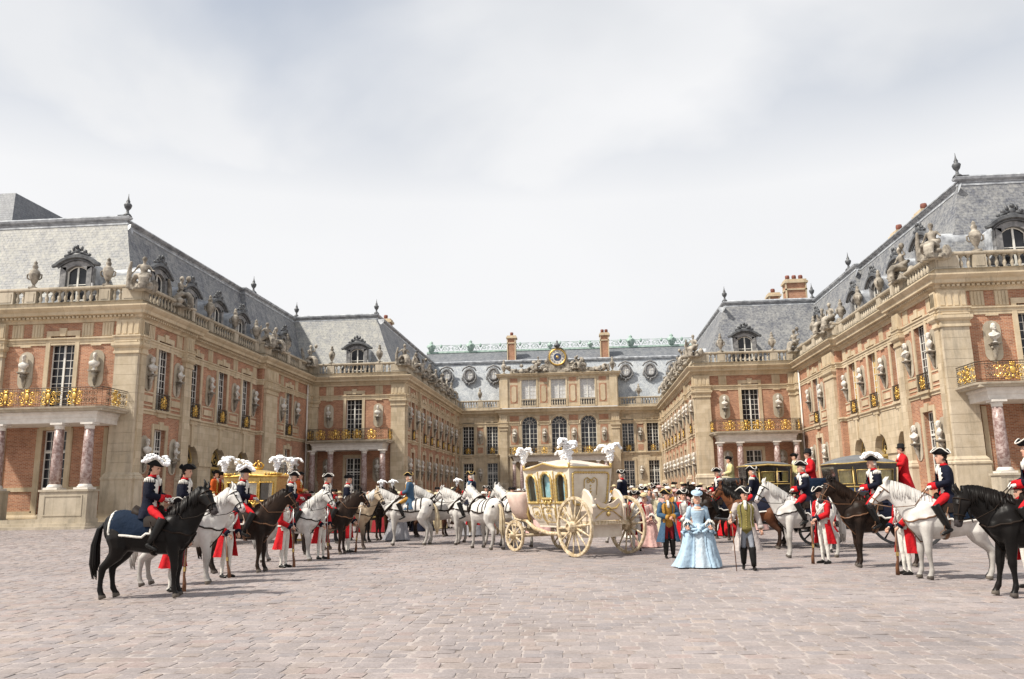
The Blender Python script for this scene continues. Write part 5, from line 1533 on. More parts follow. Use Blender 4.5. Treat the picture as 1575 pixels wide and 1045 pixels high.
def person_body(P, vox=0.017, female=False, seg_extra=None, hands=True):
    """one continuous body; material slots: 0 skin, 1 torso, 2 thigh, 3 shin, 4 foot, 5 arm, 6 hand"""
    o = MB()
    for k in P: 
        if isinstance(P[k], (tuple, list)): P[k] = V(P[k])
    lat = (P['shL'] - P['shR']).normalized(); hl = (P['hipL'] - P['hipR']).normalized()
    ax = (P['neck'] - P['pelvis']); L = ax.length; up = ax.normalized(); fw = lat.cross(up).normalized()
    tor = [(-0.20, .06, .05), (-0.16, .13, .10), (-0.04, .165, .12), (0.12, .15, .112), (0.28, .135, .105), (0.45, .15, .112), (0.62, .172, .122), (0.78, .180, .115), (0.88, .165, .095), (0.95, .10, .07), (1.02, .06, .06), (1.12, .056, .058), (1.22, .054, .058)]
    if female: tor = [(t, a * (0.86 if 0.1 < t < 0.5 else 0.92), b * (0.84 if 0.1 < t < 0.5 else 1.0)) for t, a, b in tor]
    S = L / 0.55
    o.loft([ring(P['pelvis'] + ax * t, (hl.lerp(lat, max(0, min(1, t)))).normalized(), fw, a * S, b * S) for t, a, b in tor])
    def limb(pts, rad, n=10): o.tube(pts, rad, n)
    for s in 'LR':
        sh, el, wr = P['sh' + s], P['el' + s], P['wr' + s]
        limb([sh.lerp(P['neck'], 0.3) , sh, sh.lerp(el, 0.3), sh.lerp(el, 0.7), el, el.lerp(wr, 0.25), el.lerp(wr, 0.7), wr], [0.05, 0.062, 0.056, 0.046, 0.042, 0.043, 0.034, 0.027])
        hp, kn, an, to = P['hip' + s], P['kn' + s], P['an' + s], P['toe' + s]
        d = (kn - an).normalized(); bk = V((0, 0, 0))
        fdir = (to - an); fdir = (fdir - d * fdir.dot(d)); fdir = fdir.normalized() if fdir.length > 1e-5 else V((1, 0, 0))
        limb([hp.lerp(P['pelvis'], 0.25) + V((0, 0, 0.03)), hp.lerp(kn, 0.12), hp.lerp(kn, 0.5), hp.lerp(kn, 0.85), kn, kn.lerp(an, 0.18) - fdir * 0.012, kn.lerp(an, 0.35) - fdir * 0.018, kn.lerp(an, 0.7), an, an - d * 0.04], [0.09, 0.092, 0.078, 0.06, 0.056, 0.054, 0.058, 0.042, 0.036, 0.036])
        sole = an - d * 0.055
        limb([sole - fdir * 0.065, sole - fdir * 0.03, sole + fdir * 0.06, sole + fdir * 0.15, sole + fdir * 0.20], [0.025, 0.04, 0.042, 0.036, 0.018], 8)
    hd = P['head']; hz = P.get('headup', V((0, 0, 1))).normalized(); hf = P['face']; hf = (hf - hz * hf.dot(hz)).normalized(); hs = hz.cross(hf)
    hr = []
    for (z, rx, ry, yo) in [(-.128, .028, .03, .045), (-.112, .048, .055, .035), (-.075, .062, .082, .016), (-.03, .070, .092, .006), (0.02, .076, .097, .0), (0.065, .076, .096, -.004), (0.10, .064, .082, -.008), (0.122, .04, .052, -.010), (0.13, .015, .02, -.010)]:
        hr.append(ring(hd + hz * z + hf * yo, hf, hs, ry, rx))
    o.loft(hr)
    o.tube([hd + hf * 0.085 + hz * 0.03, hd + hf * 0.118 - hz * 0.02, hd + hf * 0.088 - hz * 0.03], [0.011, 0.018, 0.012], 6)
    o.tube([P['neck'], hd - hz * 0.06 - hf * 0.015], [0.06, 0.058], 10)
    for sd in (-1, 1): o.ball(hd + hs * sd * 0.078 - hf * 0.005 - hz * 0.005, (0.02, 0.012, 0.03), 6, 5)
    for s in 'LR':                                   # palms
        wr = P['wr' + s]; hdir = P.get('hd' + s, (wr - P['el' + s]).normalized())
        o.tube([wr - hdir * 0.02, wr + hdir * 0.03, wr + hdir * 0.075, wr + hdir * 0.10], [0.028, 0.036, 0.040, 0.026], 8, flat=(1.0, 0.72))
    co, fs = voxel(o, vox, 3)
    segs = [(hd - hz * 0.06, hd + hz * 0.08, 0.075, 0), (P['neck'] + up * 0.03, hd, 0.05, 0),
            (P['pelvis'] - ax * 0.02, P['neck'] - ax * 0.12, 0.13, 1)]
    for s in 'LR':
        wr = P['wr' + s]; hdir = P.get('hd' + s, (wr - P['el' + s]).normalized())
        segs += [(P['hip' + s], P['kn' + s], 0.07, 2), (P['kn' + s].lerp(P['an' + s], 0.06), P['an' + s].lerp(P['kn' + s], 0.05), 0.05, 3), (P['an' + s], P['toe' + s], 0.035, 4),
                 (P['sh' + s], P['el' + s], 0.05, 5), (P['el' + s], wr, 0.035, 5), (wr + hdir * 0.02, wr + hdir * 0.1, 0.035, 6)]
    mi = skin_by_segments(co, fs, segs)
    b = MB(); b.v = [tuple(p) for p in co]; b.f = fs; b.m = [int(i) for i in mi]; b.sm = [True] * len(fs)
    if hands:
        for s in 'LR':
            wr = P['wr' + s]; hdir = P.get('hd' + s, (wr - P['el' + s]).normalized()); hdir = V(hdir).normalized()
            pn = P.get('palm' + s, V((0, 0, -1))); sd = hdir.cross(V(pn))
            sd = sd.normalized() if sd.length > 1e-4 else V((0, 1, 0)); pn = sd.cross(hdir).normalized()
            cur = P.get('curl', 0.9)
            for i, (off, ln) in enumerate(((-0.030, 0.066), (-0.010, 0.076), (0.010, 0.072), (0.028, 0.058))):
                p0 = wr + hdir * 0.085 + sd * off; d1 = (hdir * math.cos(cur * 0.6) + pn * math.sin(cur * 0.6)); d2 = (hdir * math.cos(cur * 1.5) + pn * math.sin(cur * 1.5))
                b.tube([p0, p0 + d1 * ln * 0.5, p0 + d1 * ln * 0.5 + d2 * ln * 0.5], [0.0105, 0.010, 0.007], 5, mi=6)
            p0 = wr + hdir * 0.03 - sd * 0.034; b.tube([p0, p0 + hdir * 0.03 - sd * 0.022 + pn * 0.012, p0 + hdir * 0.06 - sd * 0.014 + pn * 0.022], [0.013, 0.0115, 0.008], 5, mi=6)
    for sd in (-1, 1):
        b.ball(hd + hf * 0.083 + hs * sd * 0.031 + hz * 0.012, (0.010, 0.012, 0.008), 6, 4, mi=7)
        b.tube([hd + hf * 0.092 + hs * sd * 0.016 + hz * 0.030, hd + hf * 0.086 + hs * sd * 0.044 + hz * 0.030], 0.005, 4, mi=9)
    b.tube([hd + hf * 0.086 + hs * 0.022 - hz * 0.062, hd + hf * 0.095 - hz * 0.061, hd + hf * 0.086 - hs * 0.022 - hz * 0.062], [0.004, 0.008, 0.004], 5, mi=8)
    P['_axes'] = (lat, up, fw, ax, S, hz, hf, hs)
    return b

def shell(o, ringfun, ts, a0, a1, n=18, th=0.012, mi=0):
    """open-fronted garment: ringfun(t, a, off) -> point"""
    outer_ = [[ringfun(t, a0 + (a1 - a0) * j / n, 0.0) for j in range(n + 1)] for t in ts]
    inn = [[ringfun(t, a0 + (a1 - a0) * j / n, -th) for j in range(n + 1)] for t in ts]
    o.loft(outer_, closed=False, cap=False, mi=mi); o.loft(inn, closed=False, cap=False, mi=mi)
    k = len(ts)
    for (R0, R1) in ((outer_[0], inn[0]), (outer_[-1], inn[-1]), ([r[0] for r in outer_], [r[0] for r in inn]), ([r[-1] for r in outer_], [r[-1] for r in inn])):
        o.loft([R0, R1], closed=False, cap=False, mi=mi)
    return outer_
def coat(P, hem, flare=0.24, gap=0.55, female=False, lapel=True):
    """coat body with open front; hem = distance below the pelvis along the torso axis (vertical)"""
    lat, up, fw, ax, S, hz, hf, hs = P['_axes']
    zs = [(1.0, .088, .08), (0.93, .158, .106), (0.84, .205, .142), (0.70, .212, .158), (0.5, .196, .156), (0.3, .178, .148), (0.12, .188, .152), (-0.04, .205, .162)]
    L = ax.length; ts = [z[0] for z in zs]; extra = 4
    down = V((0, 0, -1))
    def fn(t, a, off):
        if t >= -0.04:
            for i in range(len(zs) - 1):
                if zs[i][0] >= t >= zs[i + 1][0]:
                    q = (zs[i][0] - t) / (zs[i][0] - zs[i + 1][0]); rx = zs[i][1] * (1 - q) + zs[i + 1][1] * q; ry = zs[i][2] * (1 - q) + zs[i + 1][2] * q; break
            c = P['pelvis'] + ax * t
            return c + fw * (math.cos(a) * (ry * S + off)) + lat * (math.sin(a) * (rx * S + off))
        q = (-0.04 - t)                                # skirt 0..1
        c = P['pelvis'] + ax * -0.04 + down * hem * q
        pl = 1 + 0.10 * q * math.sin(7 * a + 1.0)
        rx = (0.205 * S + flare * 0.8 * q) * pl + off; ry = (0.162 * S + flare * 0.75 * q) * pl + off
        return c + fw * (math.cos(a) * ry - 0.03 * q) + lat * (math.sin(a) * rx)
    tl = ts + [-0.04 - q for q in (0.2, 0.45, 0.7, 1.0)]
    o = MB()
    edge = shell(o, fn, tl, gap, 2 * PI - gap, 26)
    lp = MB()
    if lapel:
        for sidx in (0, -1):
            sg = 1 if sidx == 0 else -1
            pts = []
            for i in range(19):
                t = 0.93 - 0.93 * i / 18
                w_ = (0.52 if i % 3 == 1 else 0.34) if i > 1 else 0.3
                pa = fn(t, (gap * 0.98 if sg > 0 else 2 * PI - gap * 0.98), 0.012); pb = fn(t, (gap + w_ if sg > 0 else 2 * PI - gap - w_), 0.014)
                pts.append((pa, pb))
            lp.loft([[a for a, b in pts], [a.lerp(b, 0.5) + fw * 0.006 for a, b in pts], [b for a, b in pts]], closed=False, cap=False)
    return o, lp
def sleeve(P, s, r=(0.086, 0.074, 0.064), end=0.93):
    sh, el, wr = P['sh' + s], P['el' + s], P['wr' + s]
    o = MB(); o.tube([sh.lerp(P['neck'], 0.22) + V((0, 0, 0.005)), sh, sh.lerp(el, 0.35), el.lerp(sh, 0.15), el, el.lerp(wr, 0.3), el.lerp(wr, end)], [r[0] * 0.85, r[0], r[0] * 0.92, r[1], r[1], r[1] * 0.92, r[2]], 10)
    return o
def cuff(P, s, a=0.70, b=0.95, r=(0.070, 0.078)):
    el, wr = P['el' + s], P['wr' + s]
    return MB().tube([el.lerp(wr, a), el.lerp(wr, a) + (wr - el) * 0.02, el.lerp(wr, b), el.lerp(wr, b) + (wr - el) * 0.01], [r[0] * 0.9, r[0], r[1], r[1] * 0.8], 10)
def hair_mb(P, queue=True, curls=True, big=1.0):
    lat, up, fw, ax, S, hz, hf, hs = P['_axes']; hd = P['head']; o = MB()
    rot = Matrix((hf, hs, hz)).transposed()
    o.ball(hd - hf * 0.034 + hz * 0.034, (0.088 * big, 0.086 * big, 0.100 * big), 12, 8, rot=rot)
    if curls:
        for sd in (-1, 1):
            o.tube([hd + hs * sd * 0.082 - hf * 0.005 - hz * 0.03, hd + hs * sd * 0.084 - hf * 0.06 - hz * 0.03], [0.022, 0.026], 7)
    if queue: o.tube([hd - hf * 0.09 - hz * 0.04, hd - hf * 0.115 - hz * 0.12, hd - hf * 0.10 - hz * 0.26], [0.035, 0.022, 0.014], 7)
    return o
def seat_hat(P, tiltf=0.0):
    lat, up, fw, ax, S, hz, hf, hs = P['_axes']
    c = P['head'] + hz * 0.072 - hf * 0.008
    m = Matrix((hf, hs, hz)).transposed().to_4x4(); m.translation = c
    return m @ Matrix.Rotation(-tiltf, 4, 'Y')
PEOPLE = []
def dress(root, P, look, vox=0.017, female=False):
    """look: dict of material names"""
    g = look.get
    body = person_body(P, vox, female, hands=vox < 0.022)
    mats = [g('skin', 'skin'), g('vest', 'white_cloth'), g('breeches', 'white_cloth'), g('shin', 'white_cloth'), g('shoe', 'boot'), g('arm', g('vest', 'white_cloth')), g('hand', 'skin'), 'eye', 'lips', g('hair', 'wig')]
    part('body', body, root, mats=mats)
    if g('coat'):
        c, lp = coat(P, g('hem', 0.42), g('flare', 0.16), g('gap', 0.5), lapel=bool(g('lapel')))
        part('coat', c, root, mats=g('coat'))
        if g('lapel'): part('lapels', lp, root, mats=g('lapel'))
        for s in 'LR':
            part('sleeve', sleeve(P, s), root, mats=g('sleeve', g('coat')))
            if g('cuff'): part('cuff', cuff(P, s), root, mats=g('cuff'))
    lat, up, fw, ax, S, hz, hf, hs = P['_axes']
    if g('collar'):
        part('collar', MB().tube([P['neck'] + fw * (0.07 * math.cos(a)) + lat * (0.078 * math.sin(a)) + up * 0.015 for a in [0.5 + k * (2 * PI - 1.0) / 12 for k in range(13)]], 0.022, 6), root, mats=g('collar'))
    if g('cravat'):
        cr_ = MB(); cr_.ball(P['neck'] + fw * 0.075 + up * 0.02, (0.035, 0.045, 0.035), 8, 5)
        cr_.tube([P['neck'] + fw * 0.085 + up * 0.01, P['neck'] + fw * 0.115 - up * 0.07, P['neck'] + fw * 0.13 - up * 0.16], [0.03, 0.042, 0.03], 7)
        part('cravat', cr_, root, mats=g('cravat'))
    if g('epaulette'):
        for s in 'LR':
            e = MB(); sh = P['sh' + s]; sg = 1 if s == 'L' else -1
            e.ball(sh + up * 0.055 + lat * sg * 0.005, (0.06, 0.085, 0.025), 8, 5)
            for k in range(9):
                a = PI * k / 8; d = (fw * math.cos(a) + lat * sg * math.sin(a))
                e.tube([sh + up * 0.05 + d * 0.07, sh + d * 0.092 - up * 0.02], [0.014, 0.009], 4)
            part('epaulette', e, root, mats=g('epaulette'))
    if g('sash'):
        pts = []
        for k in range(9):
            t = k / 8; q = 0.90 - 0.82 * t; a = 1.25 - 2.3 * t
            pts.append(P['pelvis'] + ax * q + fw * (0.172 * S * math.cos(a)) + lat * (0.222 * S * math.sin(a)))
        part('cross_belt', MB().tube(pts, 0.028, 6, flat=(0.4, 1.0)), root, mats=g('sash'))
    if g('belt'):
        part('belt', MB().tube([P['pelvis'] + ax * 0.2 + fw * 0.150 * S * math.cos(a) + lat * 0.185 * S * math.sin(a) for a in [2 * PI * k / 20 for k in range(20)]], 0.022, 5, closed=True), root, mats=g('belt'))
    if g('boot_top'):
        for s in 'LR':
            kn, an = P['kn' + s], P['an' + s]
            part('boot', MB().tube([kn.lerp(an, -0.04), kn.lerp(an, 0.0), kn.lerp(an, 0.2), kn.lerp(an, 0.4), kn.lerp(an, 0.8), an], [0.084, 0.088, 0.080, 0.078, 0.062, 0.056], 10), root, mats='boot')
    if g('hair', 'wig') and not g('nohair'): part('hair', hair_mb(P, g('queue', True), g('curls', True)), root, mats=g('hair', 'wig'))
    hm = seat_hat(P, g('hat_tilt', 0.05))
    if g('hat') == 'tricorn':
        h = part('hat', HAT, root); h.matrix_local = hm
        if g('trim', 'white') == 'white': t = part('hat_trim', HATTRIM, h)
        elif g('trim') == 'gold': t = part('hat_trim', HATTRIM_G, h)
        if g('feathers'): part('hat_feathers', PLUME_EDGE, h, scale=g('feathers'))
    elif g('hat') == 'flat':
        h = part('hat', flat_hat(g('brim', 0.24)), root, mats=g('hatmat', 'straw')); h.matrix_local = hm
    elif g('hat') == 'round':
        h = part('hat', flat_hat(0.15, 0.13), root, mats=g('hatmat', 'black_felt')); h.matrix_local = hm
    return root

# ---- poses (facing +x)
def stand(h=1.78, lean=0.0, head=(0, 0), step=0.0, wide=0.09, arms=None, twist=0.0):
    k = h / 1.78
    P = dict(pelvis=V((0, 0, .95)), neck=V((lean, 0, 1.50)), head=V((lean + 0.025, 0, 1.655)), shL=V((lean, .188, 1.425)), shR=V((lean, -.188, 1.425)),
             hipL=V((0, .085, .92)), hipR=V((0, -.085, .92)), knL=V((0.025 + step * 0.45, wide, .49)), knR=V((0.025 - step * 0.35, -wide, .49)),
             anL=V((step * 0.9, wide + .01, .085)), anR=V((-step * 0.9 - 0.02 * (step != 0), -wide - .01, .085 + 0.05 * (step > 0.1))), toeL=V((step * 0.9 + .2, wide + .04, .03)), toeR=V((-step * 0.9 + .2, -wide - .04, .03)),
             elL=V((-0.03, .245, 1.15)), elR=V((-0.03, -.245, 1.15)), wrL=V((.08, .25, .92)), wrR=V((.08, -.25, .92)))
    if arms:
        for q in arms: P[q] = V(arms[q])
    P['face'] = V((math.cos(head[0]), math.sin(head[0]), math.sin(head[1]))); P['headup'] = V((-math.sin(head[1]) * math.cos(head[0]), -math.sin(head[1]) * math.sin(head[0]), math.cos(head[1])))
    for q in P:
        if q not in ('face', 'headup') and not q.startswith('hd') and not q.startswith('palm'): P[q] = P[q] * k
    return P
def ride(head=(0, 0), z=1.60, arms=None, lean=0.02):
    P = dict(pelvis=V((0, 0, z + .04)), neck=V((lean, 0, z + .58)), head=V((lean + .03, 0, z + .735)), shL=V((lean, .188, z + .505)), shR=V((lean, -.188, z + .505)),
             hipL=V((0.03, .10, z + .0)), hipR=V((0.03, -.10, z + .0)), knL=V((.36, .335, z - .20)), knR=V((.36, -.335, z - .20)), anL=V((.17, .365, z - .62)), anR=V((.17, -.365, z - .62)), toeL=V((.38, .40, z - .64)), toeR=V((.38, -.40, z - .64)),
             elL=V((.05, .26, z + .25)), elR=V((.05, -.26, z + .25)), wrL=V((.30, .085, z + .17)), wrR=V((.28, -.09, z + .17)))
    if arms:
        for q in arms: P[q] = V(arms[q])
    P['face'] = V((math.cos(head[0]), math.sin(head[0]), math.sin(head[1]))); P['headup'] = V((-math.sin(head[1]) * math.cos(head[0]), -math.sin(head[1]) * math.sin(head[0]), math.cos(head[1])))
    return P
def sit(z=0.5, head=(0, 0), arms=None):
    P = ride(head, z, arms)
    P.update(knL=V((.46, .14, z + .02)), knR=V((.46, -.14, z + .02)), anL=V((.50, .14, z - .40)), anR=V((.50, -.14, z - .40)), toeL=V((.70, .17, z - .45)), toeR=V((.70, -.17, z - .45)))
    return P

# ------------------------------------------------------------------ horses
TRUNK = [(a, b, c * 1.05, d * 1.06) for a, b, c, d in [(-0.80, 1.31, .10, .08), (-0.76, 1.27, .20, .16), (-0.66, 1.22, .30, .235), (-0.50, 1.20, .355, .285), (-0.28, 1.185, .345, .292), (-0.05, 1.155, .345, .305), (0.18, 1.145, .365, .30), (0.38, 1.165, .39, .275), (0.54, 1.185, .375, .245), (0.68, 1.185, .31, .205), (0.78, 1.19, .21, .15), (0.83, 1.20, .10, .08)]]
def trunk_at(x):
    for a, b in zip(TRUNK, TRUNK[1:]):
        if a[0] <= x <= b[0]:
            q = (x - a[0]) / (b[0] - a[0]); return [a[i] * (1 - q) + b[i] * q for i in range(1, 4)]
    return TRUNK[-1][1:]
def trunk_pt(x, a, off=0.0):
    """a = 0 at the spine, +-pi at the belly"""
    z, hh, hw = trunk_at(x)
    return V((x, (hw + off) * math.sin(a), z + (hh + off) * math.cos(a)))
def horse_mb(poll=(1.06, 0.0, 1.92), muzzle=(1.42, 0.0, 1.52), legs=((0, 0), (0, 0), (0, 0), (0, 0)), lift=None, vox=0.021, heavy=1.0):
    """legs: fore-aft offset of the hooves: fore left, fore right, hind left, hind right"""
    o = MB(); n = 16
    o.loft([[trunk_pt(x[0], 2 * PI * j / n) for j in range(n)] for x in TRUNK])
    pl = V(poll); mz = V(muzzle); base = V((0.50, 0, 1.25))
    # neck: slightly arched curve from the chest to the poll
    ctrl = V((0.86, pl.y * 0.35, 1.58)) + (V((0, 0, 0.06)) if pl.z > 1.7 else V((0.10, 0, 0.05)))
    rings = []; NK = []
    for i in range(9):
        t = i / 8
        c = base * (1 - t) ** 2 + ctrl * 2 * t * (1 - t) + pl * t * t
        d = ((ctrl - base) * (1 - t) + (pl - ctrl) * t).normalized()
        sd = V((0, 1, 0)); sd = (sd - d * sd.dot(d)).normalized(); upn = sd.cross(d); upn = upn if upn.z > 0 or upn.x < 0 else -upn
        hh = [.38, .345, .305, .27, .24, .215, .19, .165, .135][i] * heavy; ww = [.21, .175, .145, .125, .112, .102, .093, .085, .073][i] * heavy
        c2 = c - upn * 0.02
        NK.append((c2, d, sd, upn, hh, ww))
        rings.append([c2 + sd * (ww * math.cos(2 * PI * j / n)) + upn * (hh * math.sin(2 * PI * j / n)) for j in range(n)])
    o.loft(rings)
    hd = (mz - pl).normalized(); sd = V((0, 1, 0)); sd = (sd - hd * sd.dot(hd)).normalized(); hup = sd.cross(hd); hup = hup if hup.x > 0 or hup.z > 0 else -hup   # forehead side
    if hup.dot(V((0.5, 0, 1))) < 0: hup = -hup
    HL = (mz - pl).length; rings = []; HR = []
    for (t, hh, ww, off) in [(-0.10, .055, .05, -0.03), (-0.02, .10, .082, -0.045), (0.10, .128, .092, -0.05), (0.25, .140, .092, -0.055), (0.40, .122, .080, -0.045), (0.58, .092, .064, -0.03), (0.75, .075, .056, -0.02), (0.90, .073, .060, -0.018), (1.0, .062, .054, -0.02), (1.06, .035, .034, -0.025)]:
        c = pl + hd * (HL * t) + hup * off
        HR.append((c, hh, ww)); rings.append([c + sd * (ww * math.cos(2 * PI * j / n)) + hup * (hh * math.sin(2 * PI * j / n)) for j in range(n)])
    o.loft(rings)
    for s in (-1, 1):
        e = pl + sd * s * 0.055 + hup * 0.03 - hd * 0.02
        o.tube([e - hup * 0.03, e + hup * 0.04 - hd * 0.06 + sd * s * 0.012, e + hup * 0.05 - hd * 0.13 + sd * s * 0.018, e + hup * 0.055 - hd * 0.19 + sd * s * 0.012], [0.03, 0.036, 0.028, 0.008], 7)
        o.ball(pl + hd * HL * 0.30 + sd * s * 0.078 + hup * 0.035, (0.03, 0.02, 0.022), 7, 5)                      # brow over the eye
    for s in (-1, 1):
        o.ball((.44, s * .17, 1.22), (.17, .12, .27), 10, 7, rot=Matrix.Rotation(0.35, 3, 'Y')); o.ball((.70, s * .11, 1.10), (.13, .11, .15), 9, 6)
        o.ball((-.52, s * .17, 1.24), (.22, .13, .25), 10, 7); o.ball((-.44, s * .19, .98), (.15, .09, .17), 9, 6); o.ball((.50, s * .165, .86), (.085, .075, .14), 8, 6)
        o.ball(pl + hd * HL * 0.24 + sd * s * 0.055 - hup * 0.09, (.09, .045, .075), 9, 6)
    lf = lift or {}
    for i, s in enumerate((1, -1)):
        dx = legs[i][0]; lz = lf.get(i, 0); y = .155 * s; yo = .02 * s
        if lz:
            o.tube([(.50, y * .9, 1.12), (.54, y, .92), (.70, y, .72), (.80, y, .60), (.70, y, .44), (.63, y, .34), (.60, y, .26), (.58, y, .20)], [.15, .105, .078, .062, .042, .046, .04, .058], 10); continue
        o.tube([(.46, y * .85, 1.18), (.50, y, 1.0), (.52 + dx * .3, y, .82), (.535 + dx * .5, y, .62), (.54 + dx * .55, y, .52), (.535 + dx * .6, y, .46), (.53 + dx * .75, y + yo * .3, .34), (.53 + dx * .88, y + yo * .5, .22), (.535 + dx * .95, y + yo * .6, .165), (.56 + dx, y + yo, .10), (.575 + dx, y + yo, .065), (.585 + dx, y + yo, .003)], [.18, .142, .102, .074, .072, .058, .043, .043, .053, .046, .062, .072], 10)
    for i, s in enumerate((1, -1)):
        dx = legs[2 + i][0]; y = .15 * s; yo = .03 * s
        o.tube([(-.50, y * .8, 1.22), (-.48, y, 1.06), (-.44 + dx * .15, y * 1.08, .90), (-.50 + dx * .3, y, .76), (-.60 + dx * .45, y, .64), (-.685 + dx * .55, y, .55), (-.69 + dx * .6, y, .47), (-.685 + dx * .75, y + yo * .3, .34), (-.675 + dx * .88, y + yo * .5, .22), (-.665 + dx * .95, y + yo * .6, .165), (-.635 + dx, y + yo, .10), (-.615 + dx, y + yo, .065), (-.60 + dx, y + yo, .003)], [.20, .22, .185, .130, .090, .076, .064, .048, .047, .056, .048, .064, .073], 10)
    co, fs = voxel(o, vox, 3, 0.5)
    b = MB(); b.v = [tuple(p) for p in co]; b.f = fs; b.sm = [True] * len(fs)
    zc = np.array([co[list(f)].mean(axis=0) for f in fs])
    tip = np.linalg.norm(zc - np.array(pl + hd * HL * 1.02 - hup * 0.02), axis=1) < 0.105
    m = np.zeros(len(fs), int); m[zc[:, 2] < 0.075] = 1; m[tip] = 2
    b.m = [int(i) for i in m]
    for s in (-1, 1):
        b.ball(pl + hd * HL * 0.30 + sd * s * 0.088 + hup * 0.022, (0.022, 0.016, 0.018), 7, 5, mi=3)
        b.ball(pl + hd * HL * 0.99 + sd * s * 0.045 + hup * 0.02, (0.014, 0.012, 0.02), 6, 4, mi=3)
    info = dict(NK=NK, HR=HR, pl=pl, mz=mz, hd=hd, sd=sd, hup=hup, HL=HL)
    # mane and tail
    r = random.Random(4); mn = MB()
    for i in range(64):
        t = 0.12 + 0.88 * i / 63; k = min(7, int(t * 8)); q = t * 8 - k
        a, b_ = NK[k], NK[k + 1]
        c = a[0].lerp(b_[0], q) + (a[3].lerp(b_[3], q)).normalized() * ((a[4] * (1 - q) + b_[4] * q) * 0.97)
        sgn = 1 if r.random() < 0.72 else -1
        ln = r.uniform(0.20, 0.34) * (1.0 if t > 0.2 else 0.6)
        up_ = (a[3]).normalized(); w_ = (a[5] * (1 - q) + b_[5] * q)
        p1 = c + up_ * 0.02 + V((0, sgn * 0.035, 0.0)); p2 = c + V((0, sgn * (w_ * 0.85), -ln * 0.45)) - up_ * 0.01; p3 = c + V((r.uniform(-.03, .03), sgn * (w_ * 1.05 + 0.012), -ln))
        mn.tube([c - up_ * 0.03, p1, p2, p3], [0.030, 0.030, 0.026, 0.005], 5, flat=(0.8, 1.2))
    for i in range(9):
        c = pl + hup * 0.04 + sd * r.uniform(-.03, .03); mn.tube([c, c + hd * 0.10 + hup * 0.03, c + hd * r.uniform(0.18, 0.26) + hup * 0.015 + sd * r.uniform(-.03, .03)], [0.022, 0.018, 0.004], 5)
    tl = MB()
    for i in range(44):
        a = r.uniform(0, 2 * PI); q = r.random() ** 0.5; ln = r.uniform(0.75, 1.02)
        b0 = V((-0.80, r.uniform(-.02, .02), 1.36)); 
        p1 = V((-0.90 + .03 * q * math.cos(a), .04 * q * math.sin(a), 1.24)); p2 = V((-0.95 + .06 * q * math.cos(a), .075 * q * math.sin(a), 0.95)); p3 = V((-0.94 + .08 * q * math.cos(a), .09 * q * math.sin(a), 0.62)); p4 = V((-0.93 + r.uniform(-.05, .05), .06 * math.sin(a) * q, 1.33 - ln))
        tl.tube([b0, p1, p2, p3, p4], [0.03, 0.026, 0.026, 0.022, 0.004], 5)
    return b, mn, tl, info
def bridle_mb(I):
    o = MB(); hd, sd, hup, pl, HL = I['hd'], I['sd'], I['hup'], I['pl'], I['HL']
    def loop(t, grow=1.04, rad=0.009):
        T = [(-0.10, .055, .05, -0.03), (-0.02, .10, .082, -0.045), (0.10, .128, .092, -0.05), (0.25, .140, .092, -0.055), (0.40, .122, .080, -0.045), (0.58, .092, .064, -0.03), (0.75, .075, .056, -0.02), (0.90, .073, .060, -0.018)]
        for a, b in zip(T, T[1:]):
            if a[0] <= t <= b[0]:
                q = (t - a[0]) / (b[0] - a[0]); hh, ww, off = [a[i] * (1 - q) + b[i] * q for i in (1, 2, 3)]; break
        c = pl + hd * HL * t + hup * off
        return [c + sd * (ww * grow + .004) * math.cos(2 * PI * j / 16) + hup * (hh * grow + .004) * math.sin(2 * PI * j / 16) for j in range(16)]
    o.tube(loop(0.66), 0.011, 5, closed=True); o.tube(loop(0.12), 0.011, 5, closed=True)
    a, b = loop(0.12), loop(0.66); c = loop(0.86)
    for j in (1, 7): o.tube([a[j], a[j].lerp(b[j], 0.5) + (sd if j == 1 else -sd) * 0.012, b[j], c[0 if j == 1 else 8]], 0.010, 5)
    for s in (-1, 1): o.ball(c[0 if s > 0 else 8], 0.018, 6, 4)
    I['bit'] = (c[0], c[8])
    return o
def strip_on_trunk(o, pts, w_, off=0.014, th=0.006):
    """flat strap along (x, angle) points on the barrel"""
    P = [trunk_pt(x, a, off) for x, a in pts]
    o.tube(P, w_, 6, flat=(0.35, 1.0), up=(P[0] - V((P[0].x, 0, 1.15))).normalized())
def saddle_cloth():
    """shabrack over the back with a border"""
    def pt(x, a, off): return trunk_pt(x, a, off)
    c = MB(); bd = MB(); n = 16
    for s in (-1, 1):
        def edge_a(x):  # lower edge of the cloth as an angle
            return 1.72 if x < 0.05 else 1.55
        xs_ = [-0.62 + 0.78 * i / 10 for i in range(11)]
        rows = [[pt(x, s * (edge_a(x) * j / 10), 0.022 + 0.006 * math.sin(9 * x + j)) for x in xs_] for j in range(11)]
        rin = [[pt(x, s * (edge_a(x) * j / 10), 0.008) for x in xs_] for j in range(11)]
        c.loft(rows, closed=False, cap=False); c.loft(rin, closed=False, cap=False); c.loft([rows[-1], rin[-1]], closed=False, cap=False)
        c.loft([[r_[0] for r_ in rows], [r_[0] for r_ in rin]], closed=False, cap=False); c.loft([[r_[-1] for r_ in rows], [r_[-1] for r_ in rin]], closed=False, cap=False)
        path = [pt(xs_[0] + 0.0, s * edge_a(-.5) * q, 0.028) for q in (0.0, 0.35, 0.7, 0.95)] + [pt(x, s * edge_a(x), 0.028) for x in xs_] + [pt(xs_[-1], s * edge_a(.16) * q, 0.028) for q in (0.95, 0.6, 0.2)]
        bd.tube(path, 0.024, 6, flat=(0.45, 1.0), up=(0, s, 0))
    return c, bd
